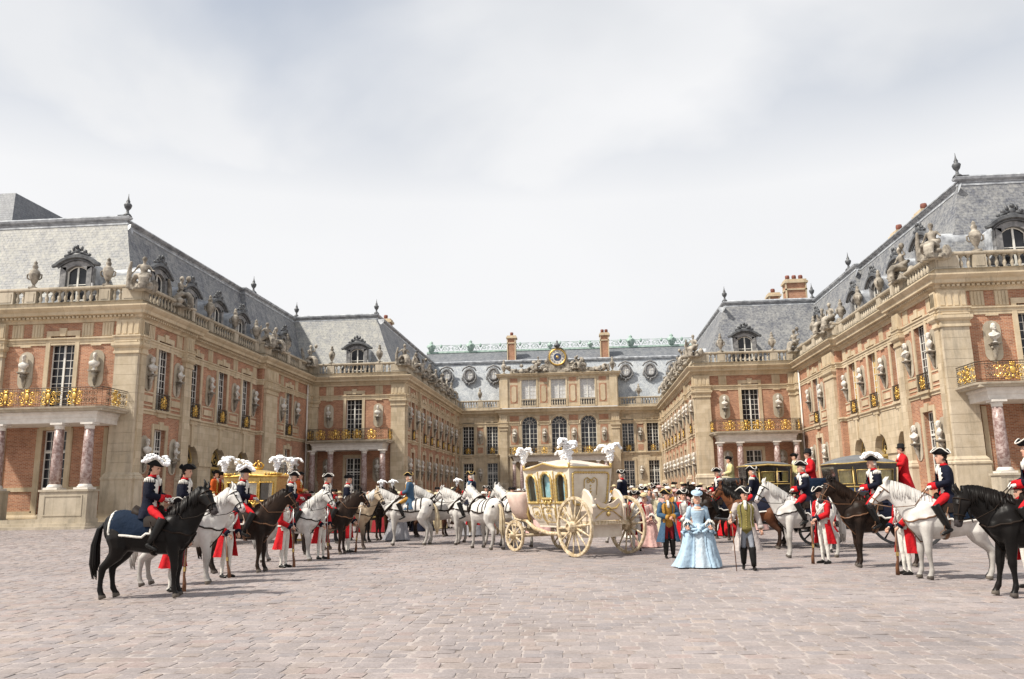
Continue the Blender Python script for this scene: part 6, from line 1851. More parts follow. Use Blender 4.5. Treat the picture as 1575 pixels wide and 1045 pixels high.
def saddle_mb():
    o = MB(); rings = []
    for (x, zt, w_) in [(-0.30, .10, .13), (-0.26, .155, .17), (-0.14, .10, .20), (0.0, .075, .18), (0.12, .10, .15), (0.20, .16, .12), (0.25, .12, .06)]:
        z = trunk_at(x)[0] + trunk_at(x)[1]
        rings.append([(x, w_ * math.sin(a), z - 0.05 + (zt + 0.03) * math.cos(a) * (1 if math.cos(a) > 0 else 0.3)) for a in [2 * PI * j / 12 for j in range(12)]])
    o.loft(rings)
    for s in (-1, 1):
        rows = [[trunk_pt(x + 0.09 * (j / 6), s * (0.25 + 1.0 * j / 6), 0.045) for x in (-0.06, 0.04, 0.14, 0.22)] for j in range(7)]
        o.loft(rows, closed=False, cap=False)
    return o
SADDLE = saddle_mb().mesh('saddle', 'leather_dark')
_c, _b = saddle_cloth(); CLOTH = _c.mesh('saddle_cloth', 'navy'); CLOTHB = _b.mesh('cloth_border', 'white_cloth')
def coat_mat(name, c1, c2, scale=1.6, rough=0.5, legs=None, **k):
    m = pmat(name, c1, c2, scale, rough, bump=0.08, bscale=40, spec=0.16, **k)
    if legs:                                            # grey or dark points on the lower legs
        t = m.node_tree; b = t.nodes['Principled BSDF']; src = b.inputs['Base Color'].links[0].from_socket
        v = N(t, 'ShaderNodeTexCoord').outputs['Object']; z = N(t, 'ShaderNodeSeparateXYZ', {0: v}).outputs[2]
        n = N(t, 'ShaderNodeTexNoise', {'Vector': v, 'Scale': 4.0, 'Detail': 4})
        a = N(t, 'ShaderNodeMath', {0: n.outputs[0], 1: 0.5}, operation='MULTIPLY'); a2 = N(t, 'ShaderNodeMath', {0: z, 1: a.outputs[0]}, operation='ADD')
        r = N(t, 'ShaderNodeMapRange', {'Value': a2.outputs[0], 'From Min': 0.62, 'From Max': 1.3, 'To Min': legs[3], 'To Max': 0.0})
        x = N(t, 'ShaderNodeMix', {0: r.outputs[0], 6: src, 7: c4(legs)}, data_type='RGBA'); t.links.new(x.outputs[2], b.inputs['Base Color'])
    return m
coat_mat('horse_black', (0.004, 0.0036, 0.0036), (0.010, 0.008, 0.007), rough=0.42); coat_mat('horse_dark', (0.007, 0.0045, 0.0035), (0.028, 0.015, 0.009)); coat_mat('horse_bay', (0.08, 0.028, 0.012), (0.15, 0.058, 0.025), legs=(0.012, 0.008, 0.006, 0.9))
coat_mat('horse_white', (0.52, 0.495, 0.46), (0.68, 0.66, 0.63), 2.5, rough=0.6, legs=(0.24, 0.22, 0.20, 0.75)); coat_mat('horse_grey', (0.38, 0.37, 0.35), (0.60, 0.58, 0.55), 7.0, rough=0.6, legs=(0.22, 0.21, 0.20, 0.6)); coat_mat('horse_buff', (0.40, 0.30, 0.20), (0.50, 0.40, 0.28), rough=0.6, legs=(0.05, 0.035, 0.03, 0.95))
coat_mat('hoof', (0.06, 0.05, 0.045), (0.13, 0.11, 0.09)); coat_mat('muzzle_dark', (0.03, 0.025, 0.025), (0.06, 0.05, 0.05)); coat_mat('muzzle_pink', (0.34, 0.26, 0.25), (0.50, 0.44, 0.42)); coat_mat('tail_cream', (0.42, 0.33, 0.20), (0.60, 0.52, 0.38), 5.0)
HORSES = {}
from mathutils.bvhtree import BVHTree
def on_skin(bvh, pts, off):
    o = []
    for p in pts:
        h = bvh.find_nearest(V(p))
        o.append(h[0] + h[1] * off)
    return o
def horse_kind(key, **k):
    b, mn, tl, I = horse_mb(**k)
    br = bridle_mb(I)
    I['bvh'] = BVHTree.FromPolygons([V(p) for p in b.v], b.f)
    HORSES[key] = dict(body=b.mesh('body', ['horse_black', 'hoof', 'muzzle_dark', 'eye']), mane=mn.mesh('mane', 'horse_black'), tail=tl.mesh('tail', 'horse_black'), bridle=br.mesh('bridle', 'leather_dark'), I=I)
horse_kind('proud', poll=(1.10, 0.05, 1.90), muzzle=(1.38, 0.10, 1.48), legs=((0.03, 0), (-0.06, 0), (-0.04, 0), (0.10, 0)))
horse_kind('turned', poll=(1.06, -0.14, 1.92), muzzle=(1.33, -0.34, 1.52), legs=((0.0, 0), (0.05, 0), (0.02, 0), (-0.08, 0)))
horse_kind('relaxed', poll=(1.16, 0.0, 1.80), muzzle=(1.50, -0.03, 1.42), legs=((-0.04, 0), (0.05, 0), (0.08, 0), (-0.05, 0)))
horse_kind('bowed', poll=(1.20, 0.10, 1.62), muzzle=(1.30, 0.17, 1.14), legs=((0.0, 0), (0.16, 0), (0, 0), (0.1, 0)))
horse_kind('draft', poll=(1.10, 0.06, 1.88), muzzle=(1.44, 0.14, 1.50), legs=((0.05, 0), (-0.05, 0), (0.06, 0), (-0.08, 0)), heavy=1.12)
def horse(label, x, y, head, kind, coatm, mane=None, tail=None, hoof='hoof', muz='muzzle_dark', scale=1.0, saddle=True, cloth_m='navy', group=None, strap='leather_dark', harness=False, reins=True):
    """head = direction it faces in degrees, 0 = right"""
    H = HORSES[kind]; I = H['I']
    r = thing('horse', label, 'horse', (x, y, gz(y) + 0.008), R(head), group, scale)
    b = part('body', H['body'], r); setmat(b, 0, coatm); setmat(b, 1, hoof); setmat(b, 2, muz)
    m = part('mane', H['mane'], r); setmat(m, 0, mane or coatm)
    t = part('tail', H['tail'], r); setmat(t, 0, tail or mane or coatm)
    br = part('bridle', H['bridle'], r); setmat(br, 0, strap)
    if saddle:
        c = part('saddle_cloth', CLOTH, r); setmat(c, 0, cloth_m); part('cloth_border', CLOTHB, c)
        part('saddle', SADDLE, r)
        g = MB(); strip_on_trunk(g, [(0.14, a) for a in [0.9 + k * 0.28 for k in range(17)]], 0.035); part('girth', g, r, mats=strap)
        if 'strap' not in I:
            bs = MB(); bv = I['bvh']
            half = [(.16, .40, 1.36), (.26, .42, 1.30), (.38, .42, 1.25), (.50, .42, 1.20), (.60, .40, 1.17), (.70, .36, 1.14), (.80, .28, 1.12), (.92, .15, 1.10), (1.0, .0, 1.09)]
            pts = half + [(p[0], -p[1], p[2]) for p in half[-2::-1]]
            bs.tube(on_skin(bv, pts, 0.010), 0.017, 6)
            bs.tube(on_skin(bv, [(1.0, 0, 1.09), (.95, 0, .95), (.8, 0, .80), (.6, 0, .70), (.4, 0, .68)], 0.010), 0.014, 6)
            I['strap'] = bs.mesh('breast_strap', 'leather_dark')
        bs = I['strap']
        o_ = part('breast_strap', bs, r); setmat(o_, 0, strap)
        st = MB()
        for s in (-1, 1):
            st.tube([trunk_pt(0.12, s * 1.0, .06), V((.24, s * .375, 1.05)), V((.26, s * .40, .96))], 0.012, 5)
            st.tube([(.26, s * .40, .96), (.20, s * .40, .90), (.20, s * .40, .84), (.34, s * .40, .84), (.34, s * .40, .90)], 0.009, 5, closed=True)
        part('stirrup_leathers', st, r, mats=strap)
    if reins:
        rn = MB(); hand = V((0.36, 0, 1.77)) if saddle else V((0.15, 0, 1.62))
        k0 = I['NK'][3]
        for j, s in ((0, 1), (1, -1)):
            bp = I['bit'][j]; mid = bp.lerp(hand, 0.5) + V((0, s * 0.10, -0.10)); 
            nn = I['NK'][2]; side = nn[0] + nn[2] * (nn[5] + 0.03) * (1 if nn[2].y * s > 0 else -1)
            rn.tube([bp, bp.lerp(side, 0.5) + V((0, 0, -0.05)), side, hand + V((0, s * 0.05, 0))], 0.0085, 5)
        part('reins', rn, r, mats=strap)
    if harness:
        h = MB()
        for x0 in (-0.42, -0.24, 0.02): strip_on_trunk(h, [(x0, a) for a in [-1.75 + k * 0.25 for k in range(15)]], 0.020)
        for s in (-1, 1):
            h.tube([trunk_pt(-0.76, s * 1.3, .02), trunk_pt(-0.5, s * 1.7, .02), trunk_pt(-0.1, s * 1.75, .02), trunk_pt(0.3, s * 1.6, .02), trunk_pt(0.62, s * 1.5, .03), V((0.86, 0, 1.1))], 0.027, 6, flat=(0.5, 1), up=(0, s, 0))
        h.tube([trunk_pt(-0.78, a, .02) for a in (-1.6, -0.8 - PI * 0, 0.0)], 0.016, 5)
        part('harness', h, r, mats=strap)
        cl = MB(); nk = I['NK'][1]
        cl.tube([nk[0] + nk[2] * (nk[5] + .05) * math.cos(2 * PI * j / 18) + nk[3] * (nk[4] + .04) * math.sin(2 * PI * j / 18) for j in range(18)], 0.045, 7, closed=True)
        part('collar', cl, r, mats=strap)
    return r
def musket(x, y, rz, tilt, label, h=1.5, group='muskets of the foot guards'):
    r = thing('musket', label, 'musket', (x, y, gz(y) + 0.01), rz, group)
    s = MB(); s.tube([(0.03, 0, 0), (0.025, 0, .16), (0.0, 0, .30), (0, 0, .42), (-0.01, 0, .95)], [0.036, 0.032, 0.022, 0.022, 0.014], 7, flat=(1.2, 0.75))
    part('stock', s, r, mats='wood')
    b = MB(); b.tube([(-0.025, 0, .38), (-0.03, 0, h)], [0.012, 0.009], 6); part('barrel', b, r, mats='steel')
    l = MB(); l.box(-0.02, 0.02, -0.028, 0.028, .38, .46); part('lock', l, r, mats='gold_paint')
    r.rotation_euler = (0, tilt, rz)
    return r
# ------------------------------------------------------------------ coaches
pmat('cream_paint', (0.58, 0.51, 0.41), (0.71, 0.65, 0.55), 3.0, 0.45, coat=0.12, bump=0.06, bscale=14)
pmat('cream_panel', (0.54, 0.44, 0.345), (0.65, 0.56, 0.46), 2.6, 0.48, coat=0.1)
pmat('cream_worn', (0.33, 0.235, 0.12), (0.64, 0.54, 0.39), 11.0, 0.55, lo=0.36, hi=0.62)
pmat('pale_gold', (0.48, 0.33, 0.11), (0.66, 0.49, 0.20), 18.0, 0.36, metal=0.5)
pmat('blue_paint', (0.008, 0.05, 0.15), (0.014, 0.075, 0.20), 2.0, 0.2, coat=0.6)
pmat('black_paint', (0.010, 0.009, 0.009), (0.02, 0.018, 0.016), 2.0, 0.2, coat=0.6)
pmat('grey_roof', (0.10, 0.10, 0.10), (0.16, 0.16, 0.16), 3.0, 0.6)
pmat('blue_curtain', (0.20, 0.42, 0.48), (0.40, 0.60, 0.64), 9.0, 0.7)
pmat('yellow_curtain', (0.42, 0.33, 0.10), (0.62, 0.52, 0.20), 9.0, 0.7)
pmat('white_curtain', (0.55, 0.52, 0.45), (0.70, 0.68, 0.6), 9.0, 0.7)
pmat('pink_cloth', (0.58, 0.42, 0.36), (0.70, 0.55, 0.47), 5.0, 0.8, bump=0.3, bscale=12)
pmat('interior', (0.03, 0.025, 0.022), None, rough=0.9)
def coach_glass():
    m = bpy.data.materials.new('coach_glass'); m.use_nodes = True; t = m.node_tree; t.nodes.clear()
    o = N(t, 'ShaderNodeOutputMaterial'); tr = N(t, 'ShaderNodeBsdfTransparent', {'Color': (0.93, 0.95, 0.95, 1)}); g = N(t, 'ShaderNodeBsdfGlossy', {'Roughness': 0.03})
    n = N(t, 'ShaderNodeTexNoise', {'Scale': 2.0}); mr = N(t, 'ShaderNodeMapRange', {'Value': n.outputs[0], 'To Min': 0.08, 'To Max': 0.16})
    x = N(t, 'ShaderNodeMixShader', {0: mr.outputs[0], 1: tr.outputs[0], 2: g.outputs[0]}); t.links.new(x.outputs[0], o.inputs[0])
    MATS['coach_glass'] = m
coach_glass()
def interp(tab, z):
    if z <= tab[0][0]: return tab[0][1]
    for a, b in zip(tab, tab[1:]):
        if z <= b[0]:
            q = (z - a[0]) / (b[0] - a[0]); return a[1] * (1 - q) + b[1] * q
    return tab[-1][1]
def carved(o, pts, r, closed=True, step=0.045, lo=0.62):
    """gilt moulding with a beaded, carved profile"""
    P = [V(p) for p in pts]; Q = []
    segs = list(zip(P, P[1:] + ([P[0]] if closed else [])))
    for a, b in segs:
        k = max(1, int((b - a).length / step))
        Q += [a.lerp(b, i / k) for i in range(k)]
    if not closed: Q.append(P[-1])
    if closed and len(Q) % 2: Q.pop()
    o.tube(Q, [r * (1.12 if i % 2 else lo) for i in range(len(Q))], 6, closed=closed)
    return o
def wheel(parent, x, y, r, S, n=14, dish=0.05, turn=0.0):
    """axis along y; rim, tyre, hub and spokes"""
    sg = 1 if y > 0 else -1
    k = 40
    rim = MB(); sec = [(r - 0.082, -0.035), (r - 0.013, -0.042), (r - 0.013, 0.042), (r - 0.082, 0.035)]
    rim.loft([[((q[0]) * math.cos(2 * PI * j / k), q[1], q[0] * math.sin(2 * PI * j / k)) for q in sec] for j in range(k + 1)], cap=False, smooth=False)
    w_ = part('wheel', rim, parent, (x, y, r + 0.005), turn, mats=S['wheel'])
    ty = MB(); sec = [(r - 0.013, -0.036), (r, -0.036), (r, 0.036), (r - 0.013, 0.036)]
    ty.loft([[((q[0]) * math.cos(2 * PI * j / k), q[1], q[0] * math.sin(2 * PI * j / k)) for q in sec] for j in range(k + 1)], cap=False, smooth=False)
    part('tyre', ty, w_, mats=S.get('tyre', 'steel'))
    hb = MB(); rr = r * 0.15 + 0.03
    rings = []
    for (yy, q) in ((-0.16, 0.55), (-0.15, 0.85), (-0.09, 1.0), (0.09, 1.0), (0.15, 0.82), (0.24, 0.74), (0.25, 0.5), (0.21, 0.42), (0.21, 0.01)):
        rings.append([(rr * q * math.cos(2 * PI * j / 14), sg * yy, rr * q * math.sin(2 * PI * j / 14)) for j in range(14)])
    hb.loft(rings, smooth=False); part('hub', hb, w_, mats=S['hub'])
    sp = MB(); sp.tube([(rr * 0.8, sg * 0.02, 0), (r * 0.35, sg * 0.01, 0), (r * 0.7, 0, 0), (r - 0.07, 0, 0)], [0.034, 0.036, 0.022, 0.028], 7, flat=(1.1, 0.8))
    sm = sp.mesh('spoke', S['spoke'])
    for j in range(n):
        part('spoke', sm, w_, rot=(0, 2 * PI * j / n + 0.1, 0))
    return w_
def coach(name, label, x, y, head, S, group=None):
    root = thing(name, label, 'coach', (x, y, gz(y) + 0.008), R(head), group)
    zb, zt = S.get('zb', 0.82), S.get('zt', 2.50); hl = S.get('hl', 1.08)
    WT = [(zb, .50), (zb + .25, .64), (zb + .75, .72), (zt, .80)]
    XT = [(zb, hl * .66), (zb + .22, hl * .86), (zb + .55, hl * .95), (zt, hl * 1.04)]
    wz = lambda z: interp(WT, z); xz = lambda z: interp(XT, z)
    def mapped(mb, face, depth_sign=1):
        """panel coordinates (u, y=depth inwards, z) to the coach side"""
        o = MB(); o.f = mb.f; o.m = mb.m; o.sm = mb.sm
        for (u, d, z) in mb.v:
            if face == 'L': o.v.append((u * xz(z) / hl, wz(z) - d, z))
            elif face == 'R': o.v.append((-u * xz(z) / hl, -(wz(z) - d), z))
            elif face == 'B': o.v.append((-(xz(z) - d), u * wz(z) / .72, z))
            else: o.v.append((xz(z) - d, -u * wz(z) / .72, z))
        return o
    zs_ = [zb + (zt - zb) * i / 6 for i in range(7)]
    wins = S['wins']                                   # (u0, u1, z0, z1, arch)
    body = MB()
    us_cut = [-hl, -hl * .5, 0, hl * .5, hl]
    for f in 'LR':
        w_ = MB()
        for a, b in zip([zb, 1.15, 1.5], [1.15, 1.5, zt]):
            wall(w_, -hl, hl, a, b, wins if b == zt else [], depth=0.07)
        body.join(mapped(w_, f))
    w_ = MB()
    for a, b in zip([zb, 1.15, 1.5, 2.0], [1.15, 1.5, 2.0, zt]): wall(w_, -.72, .72, a, b)
    body.join(mapped(w_, 'B')); body.join(mapped(w_, 'F'))
    body.box(-xz(zb), xz(zb), -wz(zb), wz(zb), zb - 0.05, zb)
    bd = part('body', body, root, mats=S['body'])
    inn = MB()                                         # dark lining
    inn.loft([[(-xz(z) + .12, -wz(z) + .12, z), (xz(z) - .12, -wz(z) + .12, z), (xz(z) - .12, wz(z) - .12, z), (-xz(z) + .12, wz(z) - .12, z)] for z in (zb + .05, 1.5)], smooth=False)
    part('seat_interior', inn, bd, mats='interior')
    # lower panels in a second colour
    if S.get('lower'):
        for f in 'LR':
            q = MB(); q.box(-hl * .97, hl * .97, -0.012, 0.02, zb + .04, S.get('belt', 1.5) - .05); part('lower_panel', mapped(q, f), bd, mats=S['lower'])
        q = MB(); q.box(-.70, .70, -0.012, 0.02, zb + .04, S.get('belt', 1.5) - .05); part('lower_panel', mapped(q, 'B'), bd, mats=S['lower'])
    # windows: gilt frame, pane, curtain
    for f in 'LR':
        for i, (a, b, c, d, ar) in enumerate(wins):
            r_ = (b - a) / 2; uc = (a + b) / 2; n = 12
            loop = [(a, -0.02, c), (b, -0.02, c)] + ([(uc + r_ * math.cos(PI * k / n), -0.02, d - r_ + r_ * math.sin(PI * k / n)) for k in range(n + 1)] if ar else [(b, -0.02, d), (a, -0.02, d)])
            fr = MB()
            if S.get('ornate'): carved(fr, loop, S.get('frame_r', 0.03))
            else: fr.tube(loop, S.get('frame_r', 0.03), 6, closed=True)
            wo = part('window', mapped(fr, f), bd, mats=S['trim'])
            g = MB(); g.add([(p[0], 0.045, p[2]) for p in loop], [tuple(range(len(loop)))]); part('pane', mapped(g, f), wo, mats='coach_glass')
            cu = MB(); m = 16; cov = S.get('cover', (1, 1, 1))[i % 3]
            x0 = a if S.get('curt_from', 0) == 0 else b
            pts = [(a + (b - a) * (k / m) * cov, 0.12 + 0.022 * math.sin(k * 2.4), 0) for k in range(m + 1)]
            cu.loft([[(p[0], p[1], z) for p in pts] for z in (c - .03, (c + d) / 2, d)], closed=False, cap=False)
            part('curtain', mapped(cu, f), wo, mats=S['curtain'])
    # mouldings
    def mould(pts, face, r=0.022, parent=bd, mat=None, nm='gilt_moulding', closed=True):
        t = MB()
        if S.get('ornate'): carved(t, pts, r, closed)
        else: t.tube(pts, r, 6, closed=closed)
        return part(nm, mapped(t, face), parent, mats=mat or S['trim'])
    def rect(u0, u1, z0, z1, c=0.10, d=-0.015):
        P_ = []
        for (cx, cz, a0) in ((u1 - c, z1 - c, 0), (u0 + c, z1 - c, PI / 2), (u0 + c, z0 + c, PI), (u1 - c, z0 + c, 1.5 * PI)):
            for k in range(4):
                a = a0 + PI / 2 * k / 3; P_.append((cx + c * math.cos(a), d, cz + c * math.sin(a)))
        return P_
    mould(rect(-.62, .62, 1.45, zt - .12), 'B', 0.036)
    for f in 'LR':
        dw = S.get('door', .36)
        mould([(-dw, -.018, zb + .02), (-dw, -.018, 1.2), (-dw, -.018, zt - .06)], f, .02, closed=False, nm='door_edge'); mould([(dw, -.018, zb + .02), (dw, -.018, 1.2), (dw, -.018, zt - .06)], f, .02, closed=False, nm='door_edge')
        bz = S.get('belt', 1.5)
        mould([(-hl * .98, -.015, bz), (-hl * .4, -.015, bz), (0, -.015, bz - .01), (hl * .4, -.015, bz), (hl * .98, -.015, bz)], f, .022, closed=False)
        mould(rect(-dw + .07, dw - .07, zb + .10, 1.38, .08), f, .014)
        if S.get('ornate'):
            for u in (-.74, .74):
                mould(rect(u - .22, u + .22, zb + .22, 1.38, .08), f, .012)
                q = MB()
                for s in (-1, 1): q.tube([(u + p[0], -.02, p[2]) for p in spiral(s * .08, 1.18, .07, 1.1, PI / 2, s)], .012, 5)
                q.tube([(u, -.02, 1.12), (u, -.02, .98)], [.012, .005], 5); part('gilt_scroll', mapped(q, f), bd, mats=S['trim'])
            q = MB()
            for s in (-1, 1):
                q.tube([(p[0], -.025, p[2]) for p in spiral(s * .10, 1.26, .085, 1.1, PI / 2, s)], .014, 5)
                q.tube([(s * .04, -.025, 1.56), (s * .12, -.03, 1.46), (s * .22, -.025, 1.56)], [.03, .05, .03], 6)
                q.tube([(s * .05, -.025, 1.16), (s * .12, -.025, 1.04), (s * .04, -.025, .96)], [.012, .016, .006], 5)
            q.ball((0, -.02, 1.10), (.04, .02, .06), 6, 4); part('gilt_scroll', mapped(q, f), bd, mats=S['trim'])
    if S.get('ornate'):
        q = MB(); zc = 2.13
        for s in (-1, 1):
            q.tube([(s * p[0], -.02, p[2]) for p in spiral(.09, zc, .075, 1.2, PI / 2, 1)], .013, 5)
            q.tube([(0, -.02, zc + .02), (s * .12, -.02, zc + .10), (s * .22, -.02, zc + .04), (s * .23, -.02, zc - .12), (s * .22, -.02, zc - .42)], [.014, .016, .016, .012, .006], 5)
        for k in range(4): q.ball((0, -.02, zc - .14 - .09 * k), (.03 + .02 * (k == 2), .015, .03), 6, 4)
        q.ball((0, -.02, zc + .02), (.03, .015, .04), 6, 4)
        part('painted_ornament', mapped(q, 'B'), bd, mats='gold_paint')
    # roof
    rf = MB(); rows = []
    k = 56
    def roofring(q, z):
        P_ = []
        for j in range(k):
            a = 2 * PI * j / k; ca, sa = math.cos(a), math.sin(a)
            e = 0.28
            X_ = math.copysign(abs(ca) ** e, ca) * (xz(zt) + .06) * q
            P_.append((X_, math.copysign(abs(sa) ** e, sa) * (wz(zt) + .06) * q, z + S.get('bow', 0.05) * math.exp(-(X_ / (.42 * hl)) ** 2) * (1 if q > .9 else .5)))
        return P_
    rh = S.get('rh', 0.30)
    rf.loft([roofring(.96, zt - .02), roofring(1.0, zt), roofring(1.01, zt + .05), roofring(.96, zt + .09), roofring(.80, zt + .13 + rh * .15), roofring(.62, zt + .13 + rh * .55), roofring(.40, zt + .13 + rh * .85), roofring(.1, zt + .13 + rh)])
    ro = part('roof', rf, root, mats=S['roof'])
    ed = MB(); ed.tube([V(p) + V((0, 0, .03)) for p in roofring(1.02, zt)], S.get('edge_r', .034), 6, closed=True); part('gilt_edge', ed, ro, mats=S['trim'])
    if S.get('beads'):
        bdz = MB()
        rr_ = roofring(1.0, zt + .12)
        for j in range(k):
            bdz.ball(V(rr_[j]), .045, 6, 4)
        o_ = part('gilt_beading', bdz, ro, mats=S['trim'])
    if S.get('crown'):
        cz = zt + .13 + rh
        c = MB(); c.lathe([(.30, -.12), (.26, -.05), (.14, 0), (.13, .05), (.19, .08), (.2, .13)], 12, (0, 0, cz))
        for j in range(6):
            a = 2 * PI * j / 6; c.tube([(.19 * math.cos(a), .19 * math.sin(a), cz + .12), (.22 * math.cos(a), .22 * math.sin(a), cz + .22), (.10 * math.cos(a), .10 * math.sin(a), cz + .32), (0, 0, cz + .30)], [.025, .028, .02, .02], 5)
        c.ball((0, 0, cz + .36), .05, 7, 5); part('crown', c, ro, mats='gold')
    if S.get('plumes'):
        for i, (sx, sy, h, w2) in enumerate(S['plumes']):
            p = plume_tall(1.2, 20 + i, h * 1.1, w2 * .8)
            part('plume', p, ro, (sx * (xz(zt) - .02), sy * (wz(zt) - .02), zt + .08), mats='feather')
            part('plume_socket', MB().lathe([(.05, 0), (.03, .06), (.05, .10), (.03, .14)], 8), ro, (sx * (xz(zt) - .02), sy * (wz(zt) - .02), zt + .03), mats=S['trim'])
    # running gear
    wb = S.get('wb', 1.66); tr = S.get('track', .88); rr, fr_ = S.get('rr', .84), S.get('fr', .48)
    turn = S.get('turn', 0.0)
    for s in (1, -1):
        wheel(root, -wb, s * tr, rr, S, S.get('spokes', 14)); wheel(root, wb, s * tr * .92, fr_, S, 10, turn=turn)
    g = MB(); g.tube([(-wb, -tr + .1, rr), (-wb, tr - .1, rr)], .06, 8); part('rear_axle', g, root, mats=S['gear'])
    g = MB(); g.tube([(wb, -tr * .92 + .1, fr_), (wb, tr * .92 - .1, fr_)], .05, 8); part('front_axle', g, root, mats=S['gear'])
    for s in (1, -1):
        g = MB(); g.tube([(wb + .35, s * .42, .98), (wb - .05, s * .44, .92), (wb - .55, s * .46, .70), (.35, s * .46, .58), (-.7, s * .46, .58), (-wb + .3, s * .46, .72), (-wb, s * .46, rr + .02)], [.05, .06, .07, .06, .06, .07, .06], 8)
        part('perch', g, root, mats=S['gear'])
        st = MB(); st.tube([(-wb - .10, s * .50, .95), (-wb - .28, s * .50, 1.25), (-wb - .16, s * .50, 1.58), (-wb + .10, s * .50, 1.62)], [.05, .055, .05, .04], 7)
        part('spring', st, root, mats=S['trim'])
        st = MB(); st.tube([(wb - .25, s * .46, .95), (wb - .12, s * .46, 1.2), (wb - .25, s * .46, 1.42), (wb - .42, s * .46, 1.40)], [.05, .05, .045, .035], 7)
        part('spring', st, root, mats=S['trim'])
        lt = MB(); lt.tube([(-wb + .10, s * .50, 1.60), (-wb + .5, s * .52, 1.1), (-xz(zb) + .1, s * .46, zb - .03)], .022, 5); part('leather_brace', lt, root, mats='leather_dark')
        lt = MB(); lt.tube([(wb - .42, s * .46, 1.40), (wb - .62, s * .46, 1.0), (xz(zb) - .1, s * .44, zb - .03)], .022, 5); part('leather_brace', lt, root, mats='leather_dark')
    # rear board with carved posts
    zr_ = S.get('boardz', .98); rb = MB(); rb.box(-wb - .42, -wb + .30, -.60, .60, zr_ - .10, zr_)
    if zr_ > 1:
        for s in (1, -1): rb.tube([(-wb, s * .45, .85), (-wb - .1, s * .45, zr_ - .08)], .04, 6)
    part('rear_board', rb, root, mats=S['gear'])
    rb = MB(); rb.box(-wb - .18, -wb + .12, -.62, .62, .52, .88); part('rear_beam', rb, root, mats=S['body'] if S.get('ornate') else S['gear'])
    if S.get('ornate'):
        for s in (1, -1):
            q = MB(); q.prism([(-wb - .40, .98), (-wb + .12, .98), (-wb + .16, 1.40), (-wb + .08, 1.70), (-wb - .02, 1.86), (-wb - .16, 1.80), (-wb - .30, 1.66), (-wb - .42, 1.45)], s * .56 - .045, s * .56 + .045)
            part('carved_post', q, root, mats='cream_panel')
            q = MB(); q.tube([(-wb - .42, s * .56, 1.42), (-wb - .30, s * .56, 1.64), (-wb - .15, s * .56, 1.80), (-wb, s * .56, 1.86), (-wb + .1, s * .56, 1.72)], .05, 6)
            q.ball((-wb - .42, s * .56, 1.40), .075, 8, 6); part('scroll_arm', q, root, mats='cream_paint')
        q = MB(); q.prism([(-.52, 1.0), (.52, 1.0), (.54, 1.5), (.40, 1.62), (.22, 1.50), (0, 1.44), (-.22, 1.50), (-.40, 1.62), (-.54, 1.5)], -.03, .03)
        b2 = part('back_rest_panel', q, root, (-wb - .30, 0, 0), PI / 2, mats='cream_panel')
        q = MB()
        for s in (-1, 1):
            q.tube([(s * .42, -.05, 1.46), (s * .30, -.05, 1.34), (s * .12, -.05, 1.32), (0, -.05, 1.38)], [.02, .03, .025, .02], 6)
            q.tube([(s * .5, -.05, 1.05), (s * .2, -.05, 1.25), (-s * .1, -.05, 1.3)], .016, 5)
        q.ball((0, -.05, 1.18), .07, 8, 6); part('gilt_carving', q, b2, rot=(0, 0, PI), mats=S['trim'])
    # coachman's box
    hz = S.get('boxz', 1.30)
    q = MB(); rings = []
    bs_ = S.get('boxs', 1.0)
    for (z, a, b) in ((hz - .42, .24 * bs_, .34 * bs_), (hz - .2, .34 * bs_, .50 * bs_), (hz + .15, .40 * bs_, .60 * bs_), (hz + .38, .44 * bs_, .64 * bs_), (hz + .46, .41 * bs_, .61 * bs_)):
        rings.append([(wb + .12 + (bs_ - 1) * .5 + math.copysign(abs(math.cos(t)) ** .5, math.cos(t)) * a, math.copysign(abs(math.sin(t)) ** .5, math.sin(t)) * b * (1 + .03 * math.sin(t * 9)), z) for t in [2 * PI * j / 24 for j in range(24)]])
    q.loft(rings); part('box_seat', q, root, mats=S['box'])
    q = MB(); q.tube([(wb + .2, -.5, .95), (wb + .55, -.5, .98), (wb + .85, -.42, 1.15)], .04, 6); q.tube([(wb + .2, .5, .95), (wb + .55, .5, .98), (wb + .85, .42, 1.15)], .04, 6)
    for yy in (-.25, 0, .25): q.tube([(wb + .35, yy, .97), (wb + .6, yy, 1.0), (wb + .85, yy, 1.15)], .03, 5)
    q.box(wb + .25, wb + .75, -.45, .45, .96, 1.0); part('footboard', q, root, mats=S['gear'])
    q = MB(); q.tube([(wb, 0, fr_ + .05), (wb + 1.2, 0, .72), (wb + 3.2, 0, .92)], [.06, .05, .035], 7); part('pole', q, root, mats=S['gear'])
    return root
CREAM = dict(body='cream_paint', trim='pale_gold', roof='cream_panel', wheel='cream_worn', spoke='cream_worn', hub='cream_worn', gear='cream_worn', box='pink_cloth', curtain='blue_curtain', tyre='cream_worn',
             hl=1.20, track=.96, boxs=1.3, boxz=1.38, wins=[(.52, 1.04, 1.50, 2.36, True), (-.29, .29, 1.62, 2.40, True), (-1.04, -.52, 1.50, 2.36, True)], door=.40, ornate=True, cover=(.6, .95, .6), rh=.10, bow=.15, frame_r=.05,
             plumes=[(1, 1, .55, .20), (-1, 1, .66, .24), (-1, -1, .60, .26), (1, -1, .5, .2)], turn=0.06)
